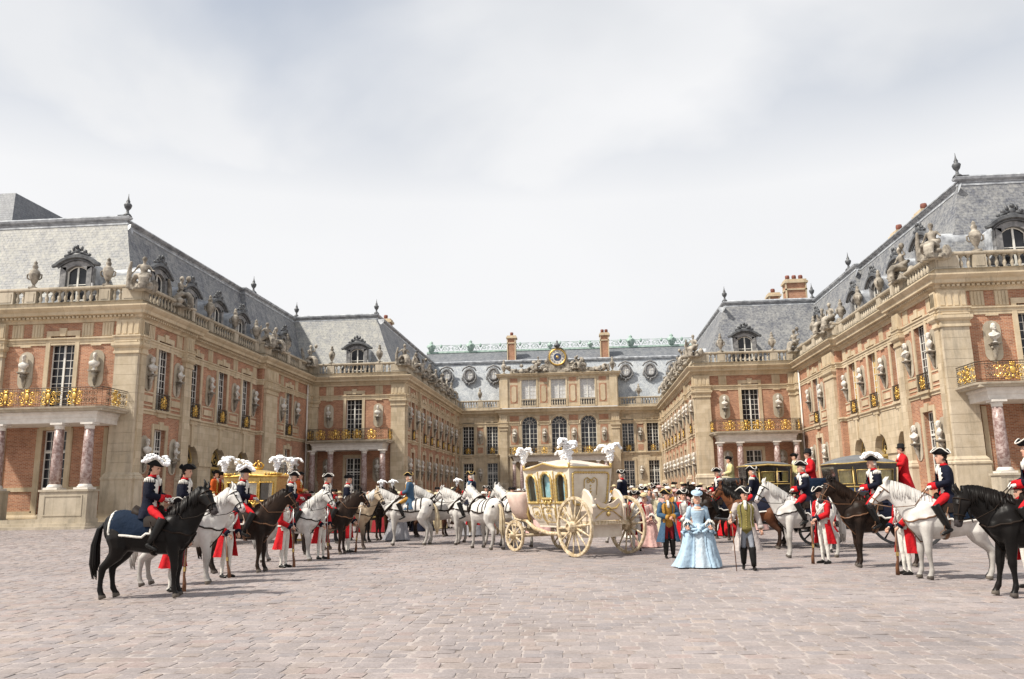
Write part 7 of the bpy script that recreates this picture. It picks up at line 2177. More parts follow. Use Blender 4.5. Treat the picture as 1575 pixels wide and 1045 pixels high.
GOLDC = dict(body='gold_paint', trim='gold', roof='gold_paint', wheel='gold_paint', spoke='gold_paint', hub='gold_paint', gear='gold_paint', box='dark_red', curtain='white_curtain',
             hl=1.0, wb=1.5, wins=[(.34, .88, 1.60, 2.30, False), (-.28, .28, 1.60, 2.30, False), (-.88, -.34, 1.60, 2.30, False)], ornate=True, cover=(.9, .9, .3), crown=True, beads=True, rh=.14,
             plumes=[(1, 1, .62, .24), (1, -1, .62, .26), (-1, 1, .6, .26), (-1, -1, .62, .24)])
BLUEC = dict(body='black_paint', lower='blue_paint', trim='gold_paint', roof='grey_roof', wheel='black_paint', spoke='black_paint', hub='black_paint', gear='black_paint', box='blue_cloth', curtain='yellow_curtain', tyre='iron',
             wins=[(.32, .78, 1.92, 2.34, False), (-.25, .25, 1.92, 2.34, False), (-.78, -.32, 1.92, 2.34, False)], belt=1.84, frame_r=.018, boxz=1.66, boardz=1.29, rh=.16, edge_r=.022, hl=.88, cover=(1, .9, 1), zt=2.5, wb=1.3)
BLACKC = dict(body='black_paint', trim='gold_paint', roof='black_paint', wheel='black_paint', spoke='gold_paint', hub='black_paint', gear='black_paint', box='black_paint', curtain='yellow_curtain', tyre='iron',
              wins=[(.32, .78, 1.92, 2.34, False), (-.25, .25, 1.92, 2.34, False), (-.78, -.32, 1.92, 2.34, False)], belt=1.84, frame_r=.018, boxz=1.66, boardz=1.29, rh=.10, hl=.88, cover=(.3, .9, .4), wb=1.25, edge_r=.034, zt=2.55)
coach('ceremonial_coach', 'cream and gilt state coach with white plumes and pale blue curtains', 2.64, 25.62, 127, CREAM)
coach('ceremonial_coach', 'gilded coach with crown and white plumes behind the left line of riders', -9.6, 31.4, 2, GOLDC)
coach('ceremonial_coach', 'dark blue coach with grey roof and yellow curtains on the right', 11.75, 26.7, 178, BLUEC)
coach('ceremonial_coach', 'black coach with gold roof edge behind the right line of riders', 10.75, 35.6, 180, BLACKC)
cloth('powder_hair', (0.66, 0.62, 0.55)); cloth('petticoat', (0.52, 0.62, 0.70))
# ------------------------------------------------------------------ riders, guards and people
GUARD = dict(coat='navy', lapel='white_cloth', cuff='red', collar='red', vest='red', breeches='red', shin='boot', shoe='boot', boot_top=True, hand='white_cloth', hat='tricorn', cravat='white_cloth', epaulette='white_cloth', hair='wig', hem=0.20, flare=0.10, gap=0.45)
FOOT = dict(coat='red', lapel='white_cloth', cuff='navy', collar='white_cloth', vest='white_cloth', breeches='white_cloth', shin='white_cloth', shoe='boot', hat='tricorn', cravat='white_cloth', sash='white_cloth', belt='white_cloth', hair='dark_hair', hem=0.46, flare=0.10, gap=0.95)
LINE_L = 'mounted guards in the left line'; LINE_R = 'mounted guards in the right line'
def rider(label, h, look, head=(0, 0), arms=None, group=None, name='person'):
    r = thing('person', label, 'person', h.location, h.rotation_euler.z, group, h.scale[0])
    P = ride(head, 1.61, arms)
    dress(r, P, look)
    # white gloved fists hold the reins: hands already meet in front of the saddle
    return r
def foot(label, x, y, head, look, pose, group=None, scale=1.0, vox=0.017):
    r = thing('person', label, 'person', (x, y, gz(y) + 0.008), R(head), group, scale)
    dress(r, pose, look, vox)
    return r
def L(**k): d = dict(GUARD); d.update(k); return d
def Fk(**k): d = dict(FOOT); d.update(k); return d
gl, gr = 'horses of the left line', 'horses of the right line'
# left line, facing right
h = horse('black horse with head turned, nearest the camera in the left line', -4.98, 15.0, 8, 'turned', 'horse_black', group=gl, cloth_m='blue_cloth')
rider('mounted guard in navy and red with white plumed hat on the nearest black horse', h, L(feathers=1.25, hair='dark_hair'), (-0.35, -0.25), group=LINE_L)
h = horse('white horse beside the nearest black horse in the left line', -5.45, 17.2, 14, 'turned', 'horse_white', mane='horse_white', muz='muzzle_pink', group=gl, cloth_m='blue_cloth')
rider('mounted guard in navy with plain black hat on the white horse, left line', h, L(trim='none', hat_tilt=0.1, hair='dark_hair'), (-0.2, -0.1), group=LINE_L)
h = horse('dark brown horse with tan breast strap, third in the left line', -5.30, 19.9, 10, 'proud', 'horse_dark', group=gl, strap='leather')
rider('mounted guard with white plumed hat on the dark brown horse, left line', h, L(feathers=1.2), (-0.1, -0.1), group=LINE_L)
h = horse('dappled grey horse with looped rein in the left line', -5.30, 23.3, 8, 'turned', 'horse_grey', mane='horse_grey', muz='muzzle_pink', group=gl)
rider('mounted guard in navy on the dappled grey horse, left line', h, L(), (0.0, -0.15), group=LINE_L)
h = horse('dark bay horse behind the dappled grey, left line', -5.10, 26.0, 8, 'proud', 'horse_dark', group=gl, strap='leather')
rider('mounted guard in navy on the dark bay horse behind the dappled grey', h, L(), (-0.3, 0), group=LINE_L)
h = horse('buff coloured horse with dark legs at the far end of the left line', -5.02, 28.1, 6, 'turned', 'horse_buff', mane='horse_grey', group=gl)
rider('mounted guard in navy on the buff horse, left line', h, L(trim='none'), (-0.4, 0), group=LINE_L)
# foot guards, left
GUN = dict(elL=(0.05, .25, 1.17), wrL=(0.20, .16, 1.00), elR=(0.02, -.26, 1.16), wrR=(0.24, -.16, 0.98))
REST = dict(elL=(0.06, .25, 1.18), wrL=(0.24, .06, 1.06), elR=(0.04, -.25, 1.18), wrR=(0.25, -.04, 1.02))
fg = 'foot guards with muskets'
foot('red coated foot guard mostly hidden behind the nearest black horse', -4.95, 16.0, -10, Fk(), stand(1.74, arms=GUN), fg)
musket(-4.68, 15.86, 0, 0.05, 'musket grounded behind the forelegs of the nearest black horse')
foot('foot guard in red coat and white gaiters in front of the nearest white horse', -5.12, 18.75, -25, Fk(), stand(1.76, head=(-0.1, -0.1), arms=GUN), fg)
musket(-4.93, 18.50, 0, -0.10, 'musket held by the foot guard before the nearest white horse')
foot('foot guard in red coat beside the dark brown horse, left line', -4.70, 21.3, -15, Fk(), stand(1.76, head=(0.1, -0.2), arms=REST), fg)
musket(-4.42, 21.25, 0, 0.0, 'upright musket of the foot guard beside the dark brown horse')
foot('foot guard in white breeches beside the dappled grey horse', -4.62, 24.1, -30, Fk(), stand(1.74, arms=GUN), fg)
musket(-4.36, 23.95, 0, 0.0, 'upright musket of the foot guard beside the dappled grey')
foot('foot guard half hidden behind the dark bay horse, left line', -4.62, 26.9, 0, Fk(), stand(1.74, arms=GUN), fg)
musket(-4.36, 26.8, 0, 0.15, 'tilted musket by the dark bay horse, left line')
# right line, facing left
h = horse('bay horse turned away, ridden beside the man with the cane', 8.55, 26.7, 152, 'proud', 'horse_bay', mane='horse_black', group=gr)
rider('mounted guard in navy seen from the side on the bay horse turned away', h, L(), (0.2, 0), group=LINE_R)
h = horse('dark brown horse at the far end of the right line', 7.85, 29.2, 186, 'proud', 'horse_dark', group=gr)
rider('mounted guard at the far end of the right line, hat tipped forward', h, L(hat_tilt=0.2), (0.2, -0.2), group=LINE_R)
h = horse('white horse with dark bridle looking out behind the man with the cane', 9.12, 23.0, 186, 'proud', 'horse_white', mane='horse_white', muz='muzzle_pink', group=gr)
rider('mounted guard in navy on the white horse behind the man with the cane', h, L(), (0.1, 0.0), group=LINE_R)
h = horse('black brown horse in front of the dark blue coach, right line', 9.98, 20.0, 184, 'proud', 'horse_dark', group=gr, strap='leather')
rider('mounted guard with white plumed hat in front of the dark blue coach', h, L(feathers=1.22), (0.15, 0), group=LINE_R)
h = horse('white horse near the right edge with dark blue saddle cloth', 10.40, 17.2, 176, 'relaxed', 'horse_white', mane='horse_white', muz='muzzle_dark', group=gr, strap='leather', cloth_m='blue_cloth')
rider('mounted guard in navy on the white horse near the right edge', h, L(epaulette=None, trim='white', hair='dark_hair'), (0.1, 0.05), group=LINE_R)
h = horse('black horse with bowed head cut off by the right edge', 10.62, 14.35, 172, 'bowed', 'horse_black', group=gr)
rider('mounted guard on the bowed black horse at the right edge', h, L(hat_tilt=0.1), (0.3, 0), group=LINE_R)
foot('foot guard in red and white with musket between white and dark horses, right line', 9.0, 21.05, 205, Fk(), stand(1.78, head=(-0.1, -0.2), arms=REST), fg)
musket(8.68, 20.92, PI, 0.0, 'upright musket of the foot guard between white and dark horses')
foot('foot guard whose legs show under the white horse neck, right line', 9.85, 18.2, 190, Fk(), stand(1.72, arms=GUN), fg)
musket(9.62, 18.05, PI, 0.0, 'musket of the foot guard under the white horse neck')
foot('foot guard behind the bowed black horse at the right edge', 11.0, 15.6, 190, Fk(), stand(1.76, arms=GUN), fg)
foot('small groom in red waistcoat and cap beside the dark blue coach', 10.1, 24.8, 250, dict(coat='red', vest='navy', breeches='navy', shin='white_cloth', hat='round', hatmat='black_felt', hem=0.3, hair='dark_hair'), stand(1.66))
# coach team, white horses with harness
wg = 'white horses drawing the cream coach'
kw = dict(scale=1.06, mane='horse_white', tail='tail_cream', muz='muzzle_dark', saddle=False, harness=True, group=wg, reins=True)
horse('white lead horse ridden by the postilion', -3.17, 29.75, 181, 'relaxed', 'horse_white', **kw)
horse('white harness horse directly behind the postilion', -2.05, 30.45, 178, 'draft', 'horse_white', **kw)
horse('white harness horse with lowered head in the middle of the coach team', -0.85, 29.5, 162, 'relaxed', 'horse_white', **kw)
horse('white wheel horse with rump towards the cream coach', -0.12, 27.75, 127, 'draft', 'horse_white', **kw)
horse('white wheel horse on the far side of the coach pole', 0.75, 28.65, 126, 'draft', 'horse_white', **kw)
POST = dict(coat='steel_blue', lapel='ochre', cuff='red', vest='white_cloth', breeches='ochre', shin='boot', shoe='boot', boot_top=True, hat='tricorn', trim='gold', hair='white_cloth', hem=0.42, flare=0.22, gap=0.5, cravat='white_cloth', sleeve='steel_blue', collar='ochre')
r = thing('person', 'postilion in blue and ochre striped coat on the white lead horse', 'person', (-3.17, 29.75, gz(29.75) + .008), R(181))
dress(r, ride((0.3, 0), 1.66), POST)
_s = [c for c in r.children if c.name.startswith('coat')][0]
r = thing('person', 'coachman in black tricorn and white collar on the middle white horse', 'person', (-0.85, 29.5, gz(29.5) + .008), R(162)); dress(r, ride((0.0, 0), 1.66), dict(POST, coat='navy', lapel='white_cloth', collar='red', breeches='white_cloth', hem=0.25))
# the two walking figures and their neighbours
def walker():
    r = thing('person', 'man with cane in open grey coat, olive waistcoat and tricorn', 'person', (6.85, 19.45, 0.008), R(-96))
    P = stand(1.78, step=0.14, head=(0.30, -0.22), arms=dict(elL=(-0.06, .27, 1.15), wrL=(0.03, .32, 0.90), elR=(0.02, -.29, 1.20), wrR=(0.20, -.34, 1.12)))
    dress(r, P, dict(coat='grey_coat', vest='olive', lapel='olive', breeches='grey_silk', shin='boot', shoe='boot', boot_top=True, hat='tricorn', hem=0.50, flare=0.16, gap=0.62, cravat='white_cloth', hair='dark_hair', cuff='grey_coat', queue=False))
    v = MB(); lat, up, fw, ax, S_, hz, hf, hs = P['_axes']
    rings = [[P['pelvis'] + ax * t + fw * (a * math.cos(q)) + lat * (b * math.sin(q)) for q in [2 * PI * j / 20 for j in range(20)]] for (t, a, b) in ((0.92, .09, .13), (0.75, .135, .18), (0.45, .132, .165), (0.2, .138, .165), (0.0, .150, .185), (-.12, .156, .192))]
    v.loft(rings); part('waistcoat', v, r, mats='olive')
    bt = MB()
    for k in range(7): bt.ball(P['pelvis'] + ax * (0.02 + 0.10 * k) + fw * 0.152, 0.010, 6, 4)
    part('buttons', bt, r, mats='gold_paint')
    c = thing('cane', 'tall wooden cane held by the man in the grey coat', 'cane', (6.85 - .34 * 1 - .02, 19.45 - .20, 0.008), 0)
    s = MB(); s.tube([(0.03, -0.10, 0), (0.0, 0.0, 1.25)], [0.010, 0.014], 7); part('shaft', s, c, mats='wood')
    part('knob', MB().ball((0, 0.0, 1.28), 0.03, 8, 6), c, mats='pale_gold')
    return r
walker()
foot('man in blue and ochre braided coat and red breeches by the rear coach wheel', 5.45, 23.2, -80, dict(coat='steel_blue', lapel='ochre', cuff='ochre', vest='ochre', breeches='dark_red', shin='boot', shoe='boot', boot_top=True, hat='tricorn', trim='gold', hem=0.50, flare=0.14, gap=0.60, cravat='white_cloth', hair='wig'), stand(1.78, head=(0.2, -0.15), arms=dict(elL=(0.06, .27, 1.16), wrL=(0.26, .06, 1.10), elR=(0.06, -.27, 1.16), wrR=(0.27, -.03, 1.07))))
foot('foot guard in red with white cross belt behind the lady in blue', 5.98, 24.1, -60, Fk(cuff='white_cloth'), stand(1.76, head=(-0.4, 0.0), arms=GUN), fg)
foot('foot guard in red behind the right coach wheel', 4.75, 26.2, -100, Fk(), stand(1.76), fg)

def lady(label, x, y, head, gown, trim, hair, hatm, s=1.0, train=0.32, vox=0.017, group=None):
    r = thing('person', label, 'person', (x, y, gz(y) + 0.008), R(head), group, s)
    P = stand(1.70, head=(0.05, -0.18), wide=0.08, arms=dict(elL=(-0.04, .25, 1.16), wrL=(0.20, .27, 1.02), elR=(-0.04, -.25, 1.16), wrR=(0.20, -.27, 1.02)), step=0.05)
    P['head'] = P['head'] - V((0, 0, 0.035))
    b = person_body(P, vox, True)
    part('body', b, r, mats=['skin', gown, gown, 'white_cloth', 'leather_dark', gown, 'skin', 'eye', 'lips', hair])
    lat, up, fw, ax, S_, hz, hf, hs = P['_axes']
    # bodice
    o = MB(); n = 24
    def rg(t, a, b_, q=0): return [P['pelvis'] + ax * t + fw * (a * math.cos(w2) + q) + lat * (b_ * math.sin(w2)) for w2 in [2 * PI * j / n for j in range(n)]]
    o.loft([rg(0.90, .100, .150), rg(0.82, .135, .172, .005), rg(0.66, .145, .168, .012), rg(0.45, .118, .138), rg(0.25, .106, .122), rg(0.12, .125, .140), rg(0.02, .15, .19)], cap=False)
    part('bodice', o, r, mats=gown)
    # neckline and chest
    c = MB(); c.ball(P['pelvis'] + ax * 0.86 + fw * 0.055, (0.09, 0.10, 0.06), 10, 6); part('chest', c, r, mats='skin')
    q = MB(); q.tube([P['pelvis'] + ax * (0.80 + 0.12 * abs(math.sin(w2 / 2)) ** 2) + fw * (0.128 * math.cos(w2) + .01) + lat * (0.150 * math.sin(w2)) for w2 in [-2.2 + 4.4 * k / 20 for k in range(21)]], .016, 5); part('neck_ruffle', q, r, mats=trim)
    # skirt with folds, wide at the hips, open in front over a paler petticoat
    o = MB(); n = 120; rows = []
    zr = random.Random(8)
    ph = [zr.uniform(0, 6) for _ in range(4)]
    def sk(t, a):
        z = 1.02 - t * 0.995
        fold = (0.008 + 0.050 * t) * (math.sin(7 * a + ph[0] + 0.9 * t) + 0.55 * math.sin(13 * a + ph[1] + 1.6 * t) + 0.6 * math.sin(4 * a + ph[2] - t))
        fold += 0.05 * t * mnoise.noise(V((math.cos(a) * 2.2, math.sin(a) * 2.2, t * 2.4))) + 0.02 * mnoise.noise(V((math.cos(a) * 7, math.sin(a) * 7, t * 5)))
        if abs(a) < 0.42: fold = fold * 0.35 - 0.03 * t
        rx = 0.12 + 0.27 * t ** 0.8 + fold; ry = 0.125 + 0.15 * min(1, t * 4) ** 0.7 + 0.21 * t ** 1.2 + fold
        tr_ = train * t ** 2 * max(0, math.cos(a + 2.1)) ** 2
        return V((rx * math.cos(a) * (1 + tr_), ry * math.sin(a) * (1 + tr_), max(z, 0.012)))
    for i in range(25):
        rows.append([sk(i / 24, -PI + 2 * PI * j / n) for j in range(n)])
    o.loft(rows, cap=False)
    if gown == 'pale_blue':
        for i, f in enumerate(o.f):
            j = i % n; a = -PI + 2 * PI * (j + .5) / n
            if abs(a) < 0.40: o.m[i] = 1
    part('skirt', o, r, mats=[gown, 'petticoat'])
    if gown == 'pale_blue':
        for sg in (-1, 1): part('robing', MB().tube([sk(i / 24, sg * 0.42) + V((0.012, 0, 0)) for i in range(1, 25)], [0.016 + 0.010 * (i % 2) for i in range(24)], 6), r, mats=gown)
    # gathered overskirt and sleeve ruffles
    o = MB()
    for k in range(46):
        a = zr.uniform(-2.3, 2.3); z = zr.uniform(0.78, 1.02); rr_ = 0.19 + (1.02 - z) * 0.5
        c0 = V((rr_ * 0.82 * math.cos(a), rr_ * 1.18 * math.sin(a), z)); d = V((math.cos(a), math.sin(a), 0))
        t_ = V((-math.sin(a), math.cos(a), 0))
        o.tube([c0 - t_ * .07, c0 + d * .03 + V((0, 0, zr.uniform(-.02, .03))), c0 + t_ * .07 - V((0, 0, .03))], [.015, .035, .012], 5)
    part('gathered_overskirt', o, r, mats=gown)
    for s_ in 'LR':
        part('sleeve', sleeve(P, s_, (0.068, 0.060, 0.062), .55), r, mats=gown)
        q = MB(); el, wr = P['el' + s_], P['wr' + s_]; c0 = el.lerp(wr, .5); d = (wr - el).normalized(); u_ = d.orthogonal().normalized(); v_ = d.cross(u_)
        for k in range(16):
            a = 2 * PI * k / 16; e = u_ * math.cos(a) + v_ * math.sin(a)
            q.tube([c0 + e * .055, c0 + d * .05 + e * .085, c0 + d * .13 + e * (.10 + .02 * (k % 2)) + V((0, 0, -.03))], [.012, .022, .006], 5)
        part('sleeve_ruffle', q, r, mats=trim)
    # tall powdered hair with a small hat
    q = MB(); hd = P['head']; rot = Matrix((hf, hs, hz)).transposed()
    q.ball(hd - hf * .045 + hz * .05, (.095, .09, .11), 12, 8, rot=rot); q.ball(hd - hf * .045 + hz * .125, (.085, .082, .085), 12, 8, rot=rot)
    for sd in (-1, 1):
        for k in range(3): q.tube([hd + hs * sd * .085 - hf * (.0 + .03 * k) + hz * (.05 - .045 * k), hd + hs * sd * .10 - hf * (.05 + .03 * k) + hz * (.045 - .05 * k)], .026, 7)
    part('hair', q, r, mats=hair)
    if hatm:
        hm = seat_hat(P, 0.0); hh = part('hat', flat_hat(.135, .035), r, mats=hatm); hh.matrix_local = Matrix.Translation(hz * .125 + hf * .035) @ hm @ Matrix.Rotation(0.35, 4, 'Y')
        f = plume_tall(.4, 9, .09, .05); ff = part('hat_feathers', f, r, mats='feather'); ff.location = hd + hz * .21 - hf * .03 + hs * .03
    return r
lady('lady in pale blue gown with powdered hair and small blue hat', 5.86, 20.15, -92, 'pale_blue', 'white_cloth', 'powder_hair', 'pale_blue')

# coachmen and footmen on the coaches
def seated(label, x, y, z, head, look, h=(0, 0)):
    r = thing('person', label, 'person', (x, y, z), R(head)); dress(r, sit(0.0, h), look, 0.02); return r
RED = dict(coat='red', vest='red', breeches='blue_cloth', shin='boot', hat='round', hatmat='black_felt', hair='dark_hair', hem=0.25, flare=0.15, gap=0.3, cuff='navy', cravat='white_cloth', queue=False)
zg = gz(26.6)
seated('coachman in red coat seated on the box of the dark blue coach', 10.33, 26.75, zg + 2.13, 180, RED)
r = thing('person', 'footman in long red coat standing behind the dark blue coach', 'person', (13.12, 26.65, zg + 1.30), R(178)); dress(r, stand(1.78, arms=dict(elR=(.12, -.25, 1.2), wrR=(.34, -.22, 1.2), elL=(.12, .25, 1.2), wrL=(.34, .22, 1.2))), dict(RED, hem=0.72, flare=0.16), 0.02)
YEL = dict(RED, coat='pale_yellow', vest='cream_cloth', breeches='cream_cloth', hat='tricorn', trim='none', cuff='cream_cloth', lapel=None)
zg = gz(35.5)
seated('coachman in pale yellow on the box of the black coach', 9.38, 35.6, zg + 2.13, 180, YEL)
r = thing('person', 'footman in pale yellow standing behind the black coach', 'person', (12.08, 35.6, zg + 1.30), R(180)); dress(r, stand(1.76), dict(YEL, hem=0.4), 0.02)
zg = gz(31.6)
ORR = dict(RED, coat='orange_red', cuff='gold_paint', vest='dark_red', breeches='dark_red', hat='tricorn', trim='none', lapel='gold_paint')
seated('coachman in red and gold on the box of the gilded coach', -7.98, 31.45, zg + 1.78, 2, ORR)
r = thing('person', 'footman in orange red livery standing behind the gilded coach', 'person', (-11.25, 31.2, zg + 0.99), R(2)); dress(r, stand(1.76), dict(ORR, hem=0.6), 0.02)
r = thing('person', 'second footman in dark red livery standing behind the gilded coach', 'person', (-11.25, 31.65, zg + 0.99), R(2)); dress(r, stand(1.70), dict(ORR, coat='dark_red', hem=0.6), 0.02)
# teams of the other coaches
tg = 'plumed dark horses of the gilded coach'
hs_ = [horse('dark horse with white head plume by the gilded coach, nearer of the pair', -5.6, 30.9, 4, 'proud', 'horse_black', saddle=False, harness=True, group=tg),
       horse('dark horse with white head plume by the gilded coach, farther of the pair', -5.45, 32.1, 4, 'proud', 'horse_dark', saddle=False, harness=True, group=tg),
       horse('bay horse with white head plume behind the postilion', -3.1, 33.6, 6, 'proud', 'horse_bay', mane='horse_black', saddle=False, harness=True, group=tg)]
for q in hs_:
    part('head_plume', plume_tall(.9, 31, .34, .10), q, (1.05, 0.03, 1.98), mats='feather')
horse('bay horse standing face on beside the end of the gilded team', -4.75, 33.4, -80, 'proud', 'horse_bay', mane='horse_black', saddle=True)
horse('bay horse facing the camera behind the right line', 8.25, 30.6, -75, 'proud', 'horse_bay', mane='horse_black', saddle=False)
horse('black harness horse with raised head left of the dark blue coach', 9.2, 28.4, 182, 'proud', 'horse_black', saddle=False, harness=True)
horse('grey brown harness horse directly in front of the dark blue coach', 10.0, 27.5, 180, 'relaxed', 'horse_dark', saddle=False, harness=True)
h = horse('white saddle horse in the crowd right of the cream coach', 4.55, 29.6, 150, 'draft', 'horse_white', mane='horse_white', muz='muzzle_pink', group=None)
rider('mounted guard in navy seen from behind right of the cream coach', h, L(), (0.0, 0))
# ------------------------------------------------------------------ onlookers
def proto_man(seed, look, pose):
    r = thing('person', 'x', 'person'); dress(r, pose, look, 0.034); return r
base = dict(coat='brown', vest='cream_cloth', breeches='grey', shin='white_cloth', hat='tricorn', hem=0.46, flare=0.16, gap=0.4, hair='wig', queue=False, curls=False, cravat='white_cloth')
PR = [proto_man(0, dict(base, trim='none'), stand(1.74)), proto_man(1, dict(base, hat='flat', hatmat='straw'), stand(1.72, head=(0.5, 0))), proto_man(2, dict(base, trim='white'), stand(1.78, head=(-0.4, 0)))]
def gown_proto(hat):
    r = thing('person', 'x', 'person'); P = stand(1.66, arms=dict(elL=(0, .25, 1.15), wrL=(.22, .16, 1.02), elR=(0, -.25, 1.15), wrR=(.22, -.16, 1.02)))
    part('body', person_body(P, 0.034, True, hands=False), r, mats=['skin', 'pink', 'pink', 'pink', 'boot', 'pink', 'skin', 'eye', 'lips', 'wig'])
    o = MB(); n = 28
    rows = [[((rx + .03 * t * math.sin(8 * a)) * math.cos(a), (ry + .03 * t * math.sin(8 * a)) * math.sin(a), z) for a in [2 * PI * j / n for j in range(n)]] for (z, rx, ry, t) in ((1.36, .13, .17, 0), (1.2, .14, .17, 0), (1.02, .115, .135, 0), (.95, .16, .24, .3), (.75, .28, .40, .7), (.4, .40, .50, 1), (.02, .50, .58, 1.3))]
    o.loft(rows, cap=False); part('gown', o, r, mats='pink')
    for s_ in 'LR': part('sleeve', sleeve(P, s_, (.07, .06, .065), .6), r, mats='pink')
    part('hair', hair_mb(P, False, True, 1.12), r, mats='wig')
    if hat:
        h = part('hat', flat_hat(.26, .08), r, mats='straw'); h.matrix_local = seat_hat(P, 0.0)
    return r
PR += [gown_proto(True), gown_proto(False)]
cr = random.Random(23)
COLM = ['sand', 'brown', 'grey', 'rose', 'lilac', 'cream_cloth', 'grey_coat', 'red', 'navy', 'pink', 'steel_blue', 'ochre', 'straw', 'dark_red', 'white_cloth']
WORD = dict(sand='sand coloured', brown='brown', grey='grey', rose='rose', lilac='lilac grey', cream_cloth='cream', grey_coat='pale grey', red='red', navy='navy', pink='pink', steel_blue='blue', ochre='ochre', straw='straw coloured', dark_red='dark red', white_cloth='white', pale_yellow='pale yellow', green_cloth='green')
ORD = ['first', 'second', 'third', 'fourth', 'fifth', 'sixth', 'seventh', 'eighth', 'ninth', 'tenth', 'eleventh', 'twelfth', 'thirteenth', 'fourteenth', 'fifteenth', 'sixteenth', 'seventeenth', 'eighteenth', 'nineteenth', 'twentieth']
used_p = set()
def onlooker(x, y, head, pi, col, hatm, label, group):
    p = PR[pi]
    o = copy_tree(p) if pi in used_p else p
    used_p.add(pi)
    o.location = (x, y, gz(y) + 0.008); o.rotation_euler.z = R(head); s = cr.uniform(0.95, 1.04); o.scale = (s, s, s)
    for c in o.children:
        nm = c.name.split('.')[0]
        if nm in ('coat', 'sleeve', 'gown'): setmat(c, 0, col)
        if nm == 'body':
            if pi >= 3:
                for k in (1, 2, 3, 5): setmat(c, k, col)
            else:
                setmat(c, 1, cr.choice(['cream_cloth', 'white_cloth', col])); setmat(c, 2, cr.choice(['cream_cloth', 'grey', 'brown', 'white_cloth']))
        if nm == 'hair': setmat(c, 0, cr.choice(['wig', 'wig', 'dark_hair', 'brown']))
        if nm == 'hat' and pi in (1, 3): setmat(c, 0, hatm)
    tag(o, label, 'person', group)
def row(n, x0, x1, y0, y1, where, cols=COLM, faces=(-140, -40)):
    for i in range(n):
        t = (i + 0.5 + cr.uniform(-.3, .3)) / n
        pi = cr.choice((0, 1, 1, 2, 3, 3, 4, 1)); col = cr.choice(cols)
        hatm = cr.choice(['straw', 'cream_cloth', 'sand', 'rose', 'white_cloth', 'straw'])
        kind = 'woman in {} gown' if pi >= 3 else 'man in {} coat'
        hw = {0: 'black tricorn', 2: 'white edged tricorn', 4: 'powdered hair'}.get(pi, {'straw': 'straw hat', 'cream_cloth': 'cream hat', 'black_felt': 'black hat', 'sand': 'sand hat', 'rose': 'rose hat', 'white_cloth': 'white hat'}[hatm])
        lb = f'{kind.format(WORD[col])}, {hw}, {ORD[i]} from left, {where}'
        onlooker(x0 + (x1 - x0) * t, y0 + (y1 - y0) * t + cr.uniform(-.25, .25), cr.uniform(*faces), pi, col, hatm, lb, 'onlookers behind the coaches')
row(11, 4.9, 9.0, 32.0, 32.5, 'front right crowd row')
row(14, 4.9, 10.3, 35.0, 35.2, 'second right crowd row')
row(17, 5.0, 11.2, 38.5, 38.5, 'third right crowd row')
row(19, 4.8, 12.4, 42.5, 42.5, 'fourth right crowd row')
row(20, 4.0, 14.0, 47.0, 47.0, 'farthest right crowd row')
row(9, -2.4, 2.6, 34.0, 35.0, 'front row behind white team')
row(13, -4.0, 3.8, 38.5, 38.5, 'second row behind white team')
row(18, -6.5, 4.2, 43.0, 43.0, 'far row behind white team')
row(13, -9.0, -3.6, 36.5, 37.0, 'row behind gilded team', ['dark_red', 'navy', 'brown', 'red', 'grey'])
row(14, -11.5, -4.5, 41.5, 41.5, 'far row behind gilded coach', ['dark_red', 'navy', 'brown', 'red', 'grey', 'rose'])
foot('foot guard in red with white cross belts behind the white team', -1.35, 33.2, -90, Fk(), stand(1.76), fg, 1.0, 0.024)
lady('woman in pink gown standing by the right coach wheel', 5.15, 27.6, -110, 'pink', 'white_cloth', 'wig', 'straw', 0.98, 0.2, 0.03)
lady('woman in grey gown behind the blond horse at the left line end', -4.1, 31.9, -60, 'grey', 'white_cloth', 'wig', None, 0.98, 0.2, 0.03)

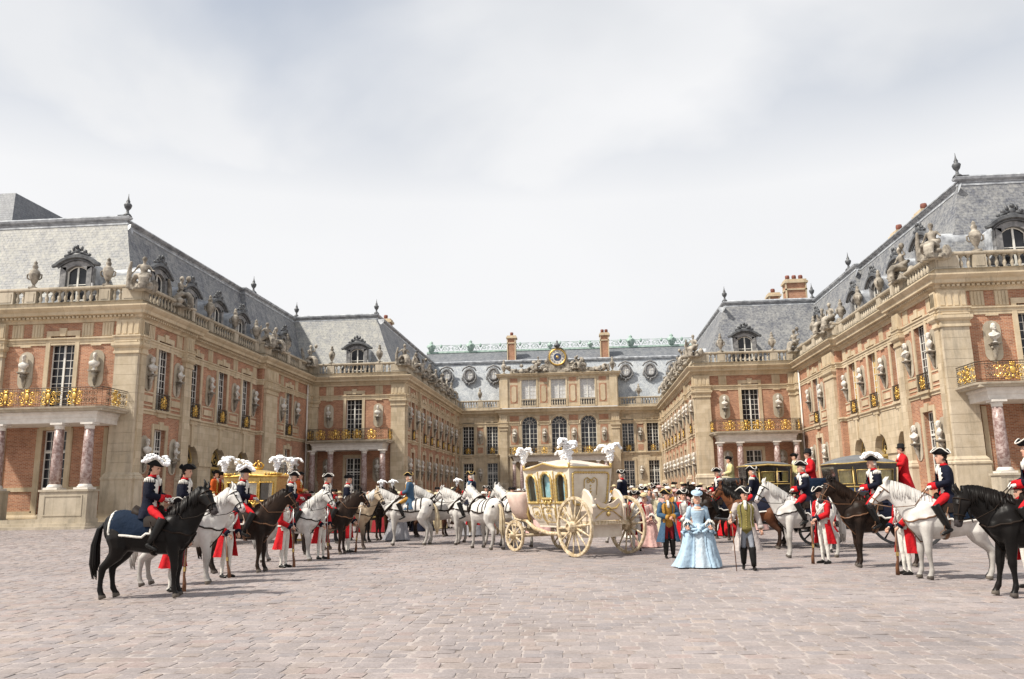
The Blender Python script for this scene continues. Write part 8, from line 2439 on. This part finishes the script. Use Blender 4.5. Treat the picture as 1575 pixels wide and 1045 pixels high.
# ------------------------------------------------------------------ roof statues
def statue(kind):
    if kind == 0: P = sit(0.62, (0.3, -0.2), dict(elL=(.1, .33, .92), wrL=(.32, .40, .86), elR=(-.1, -.36, .9), wrR=(-.02, -.52, .64)))
    elif kind == 1: P = sit(0.62, (-0.4, 0.0), dict(elL=(.02, .36, 1.1), wrL=(.15, .36, 1.35), elR=(.1, -.3, .9), wrR=(.34, -.2, .82)))
    elif kind == 2: P = sit(0.62, (0.6, -0.1), dict(elL=(.14, .3, .92), wrL=(.36, .14, .98), elR=(0, -.38, .95), wrR=(-.05, -.55, .78)))
    else: P = sit(0.55, (0.9, 0.0), dict(elL=(.1, .4, .95), wrL=(.2, .6, 1.1), elR=(-.1, -.4, .85), wrR=(-.15, -.6, .6)))
    b = person_body(P, 0.03, kind == 1, hands=False)
    o = MB(); o.v = b.v; o.f = b.f; o.m = [0] * len(b.f); o.sm = b.sm
    d = MB(); r = random.Random(kind)
    d.tube([(-.12, 0, .58), (.12, 0, .60), (.40, .0, .60), (.54, 0, .45), (.56, 0, .15), (.52, 0, .02)], [.18, .19, .17, .15, .14, .16], 12, flat=(.8, 1.3), up=(0, 0, 1))
    d.tube([(-.25, .15, .9), (.0, .22, .75), (.2, .05, .66), (.25, -.3, .6), (.0, -.4, .4), (-.05, -.42, .02)], [.07, .10, .12, .12, .12, .14], 8)
    for k in range(16): d.ball((r.uniform(-.3, .25), r.uniform(-.34, .34), r.uniform(.05, .34)), (r.uniform(.10, .2), r.uniform(.10, .2), r.uniform(.08, .16)), 7, 5)
    d.box(-.40, .36, -.38, .38, 0, .10)
    d.ball((-.15, .42, .3), (.2, .18, .3), 8, 6); d.ball((P['head'].x - .01, 0, P['head'].z + .05), (.12, .11, .12), 8, 6)
    if kind in (0, 2): d.tube([(-.05, -.55, .1), (.0, -.56, .8), (.1, -.5, 1.25)], [.12, .1, .05], 7); 
    if kind == 1: d.ball((.15, .36, 1.48), (.12, .12, .14), 8, 6); d.tube([(-.3, -.2, .1), (-.35, -.35, .9), (-.3, -.5, 1.3)], [.1, .12, .05], 7)
    o.join(d)
    co, fs = voxel(o, 0.028, 1)
    q = MB(); q.v = [tuple(p) for p in co]; q.f = fs; q.m = [0] * len(fs); q.sm = [True] * len(fs)
    return q.mesh('statue', 'statue_stone')
STM = [statue(k) for k in range(4)]
for i, (x, y, z, rz, who, k) in enumerate(STATUE_SPOTS):
    # rz: 0 looks towards the camera
    o = part('stone_statue', STM[k], None, (x, y, z - 0.02), rz - PI / 2 + rnd.uniform(-.2, .2), scale=1.42 if z < 17 else 1.3)
    tag(o, ('seated carved stone statue, ' if z < 17 else 'carved stone figure ') + who, 'statue', 'stone statues on the roofline')
bpy.data.scenes.remove(TMP)
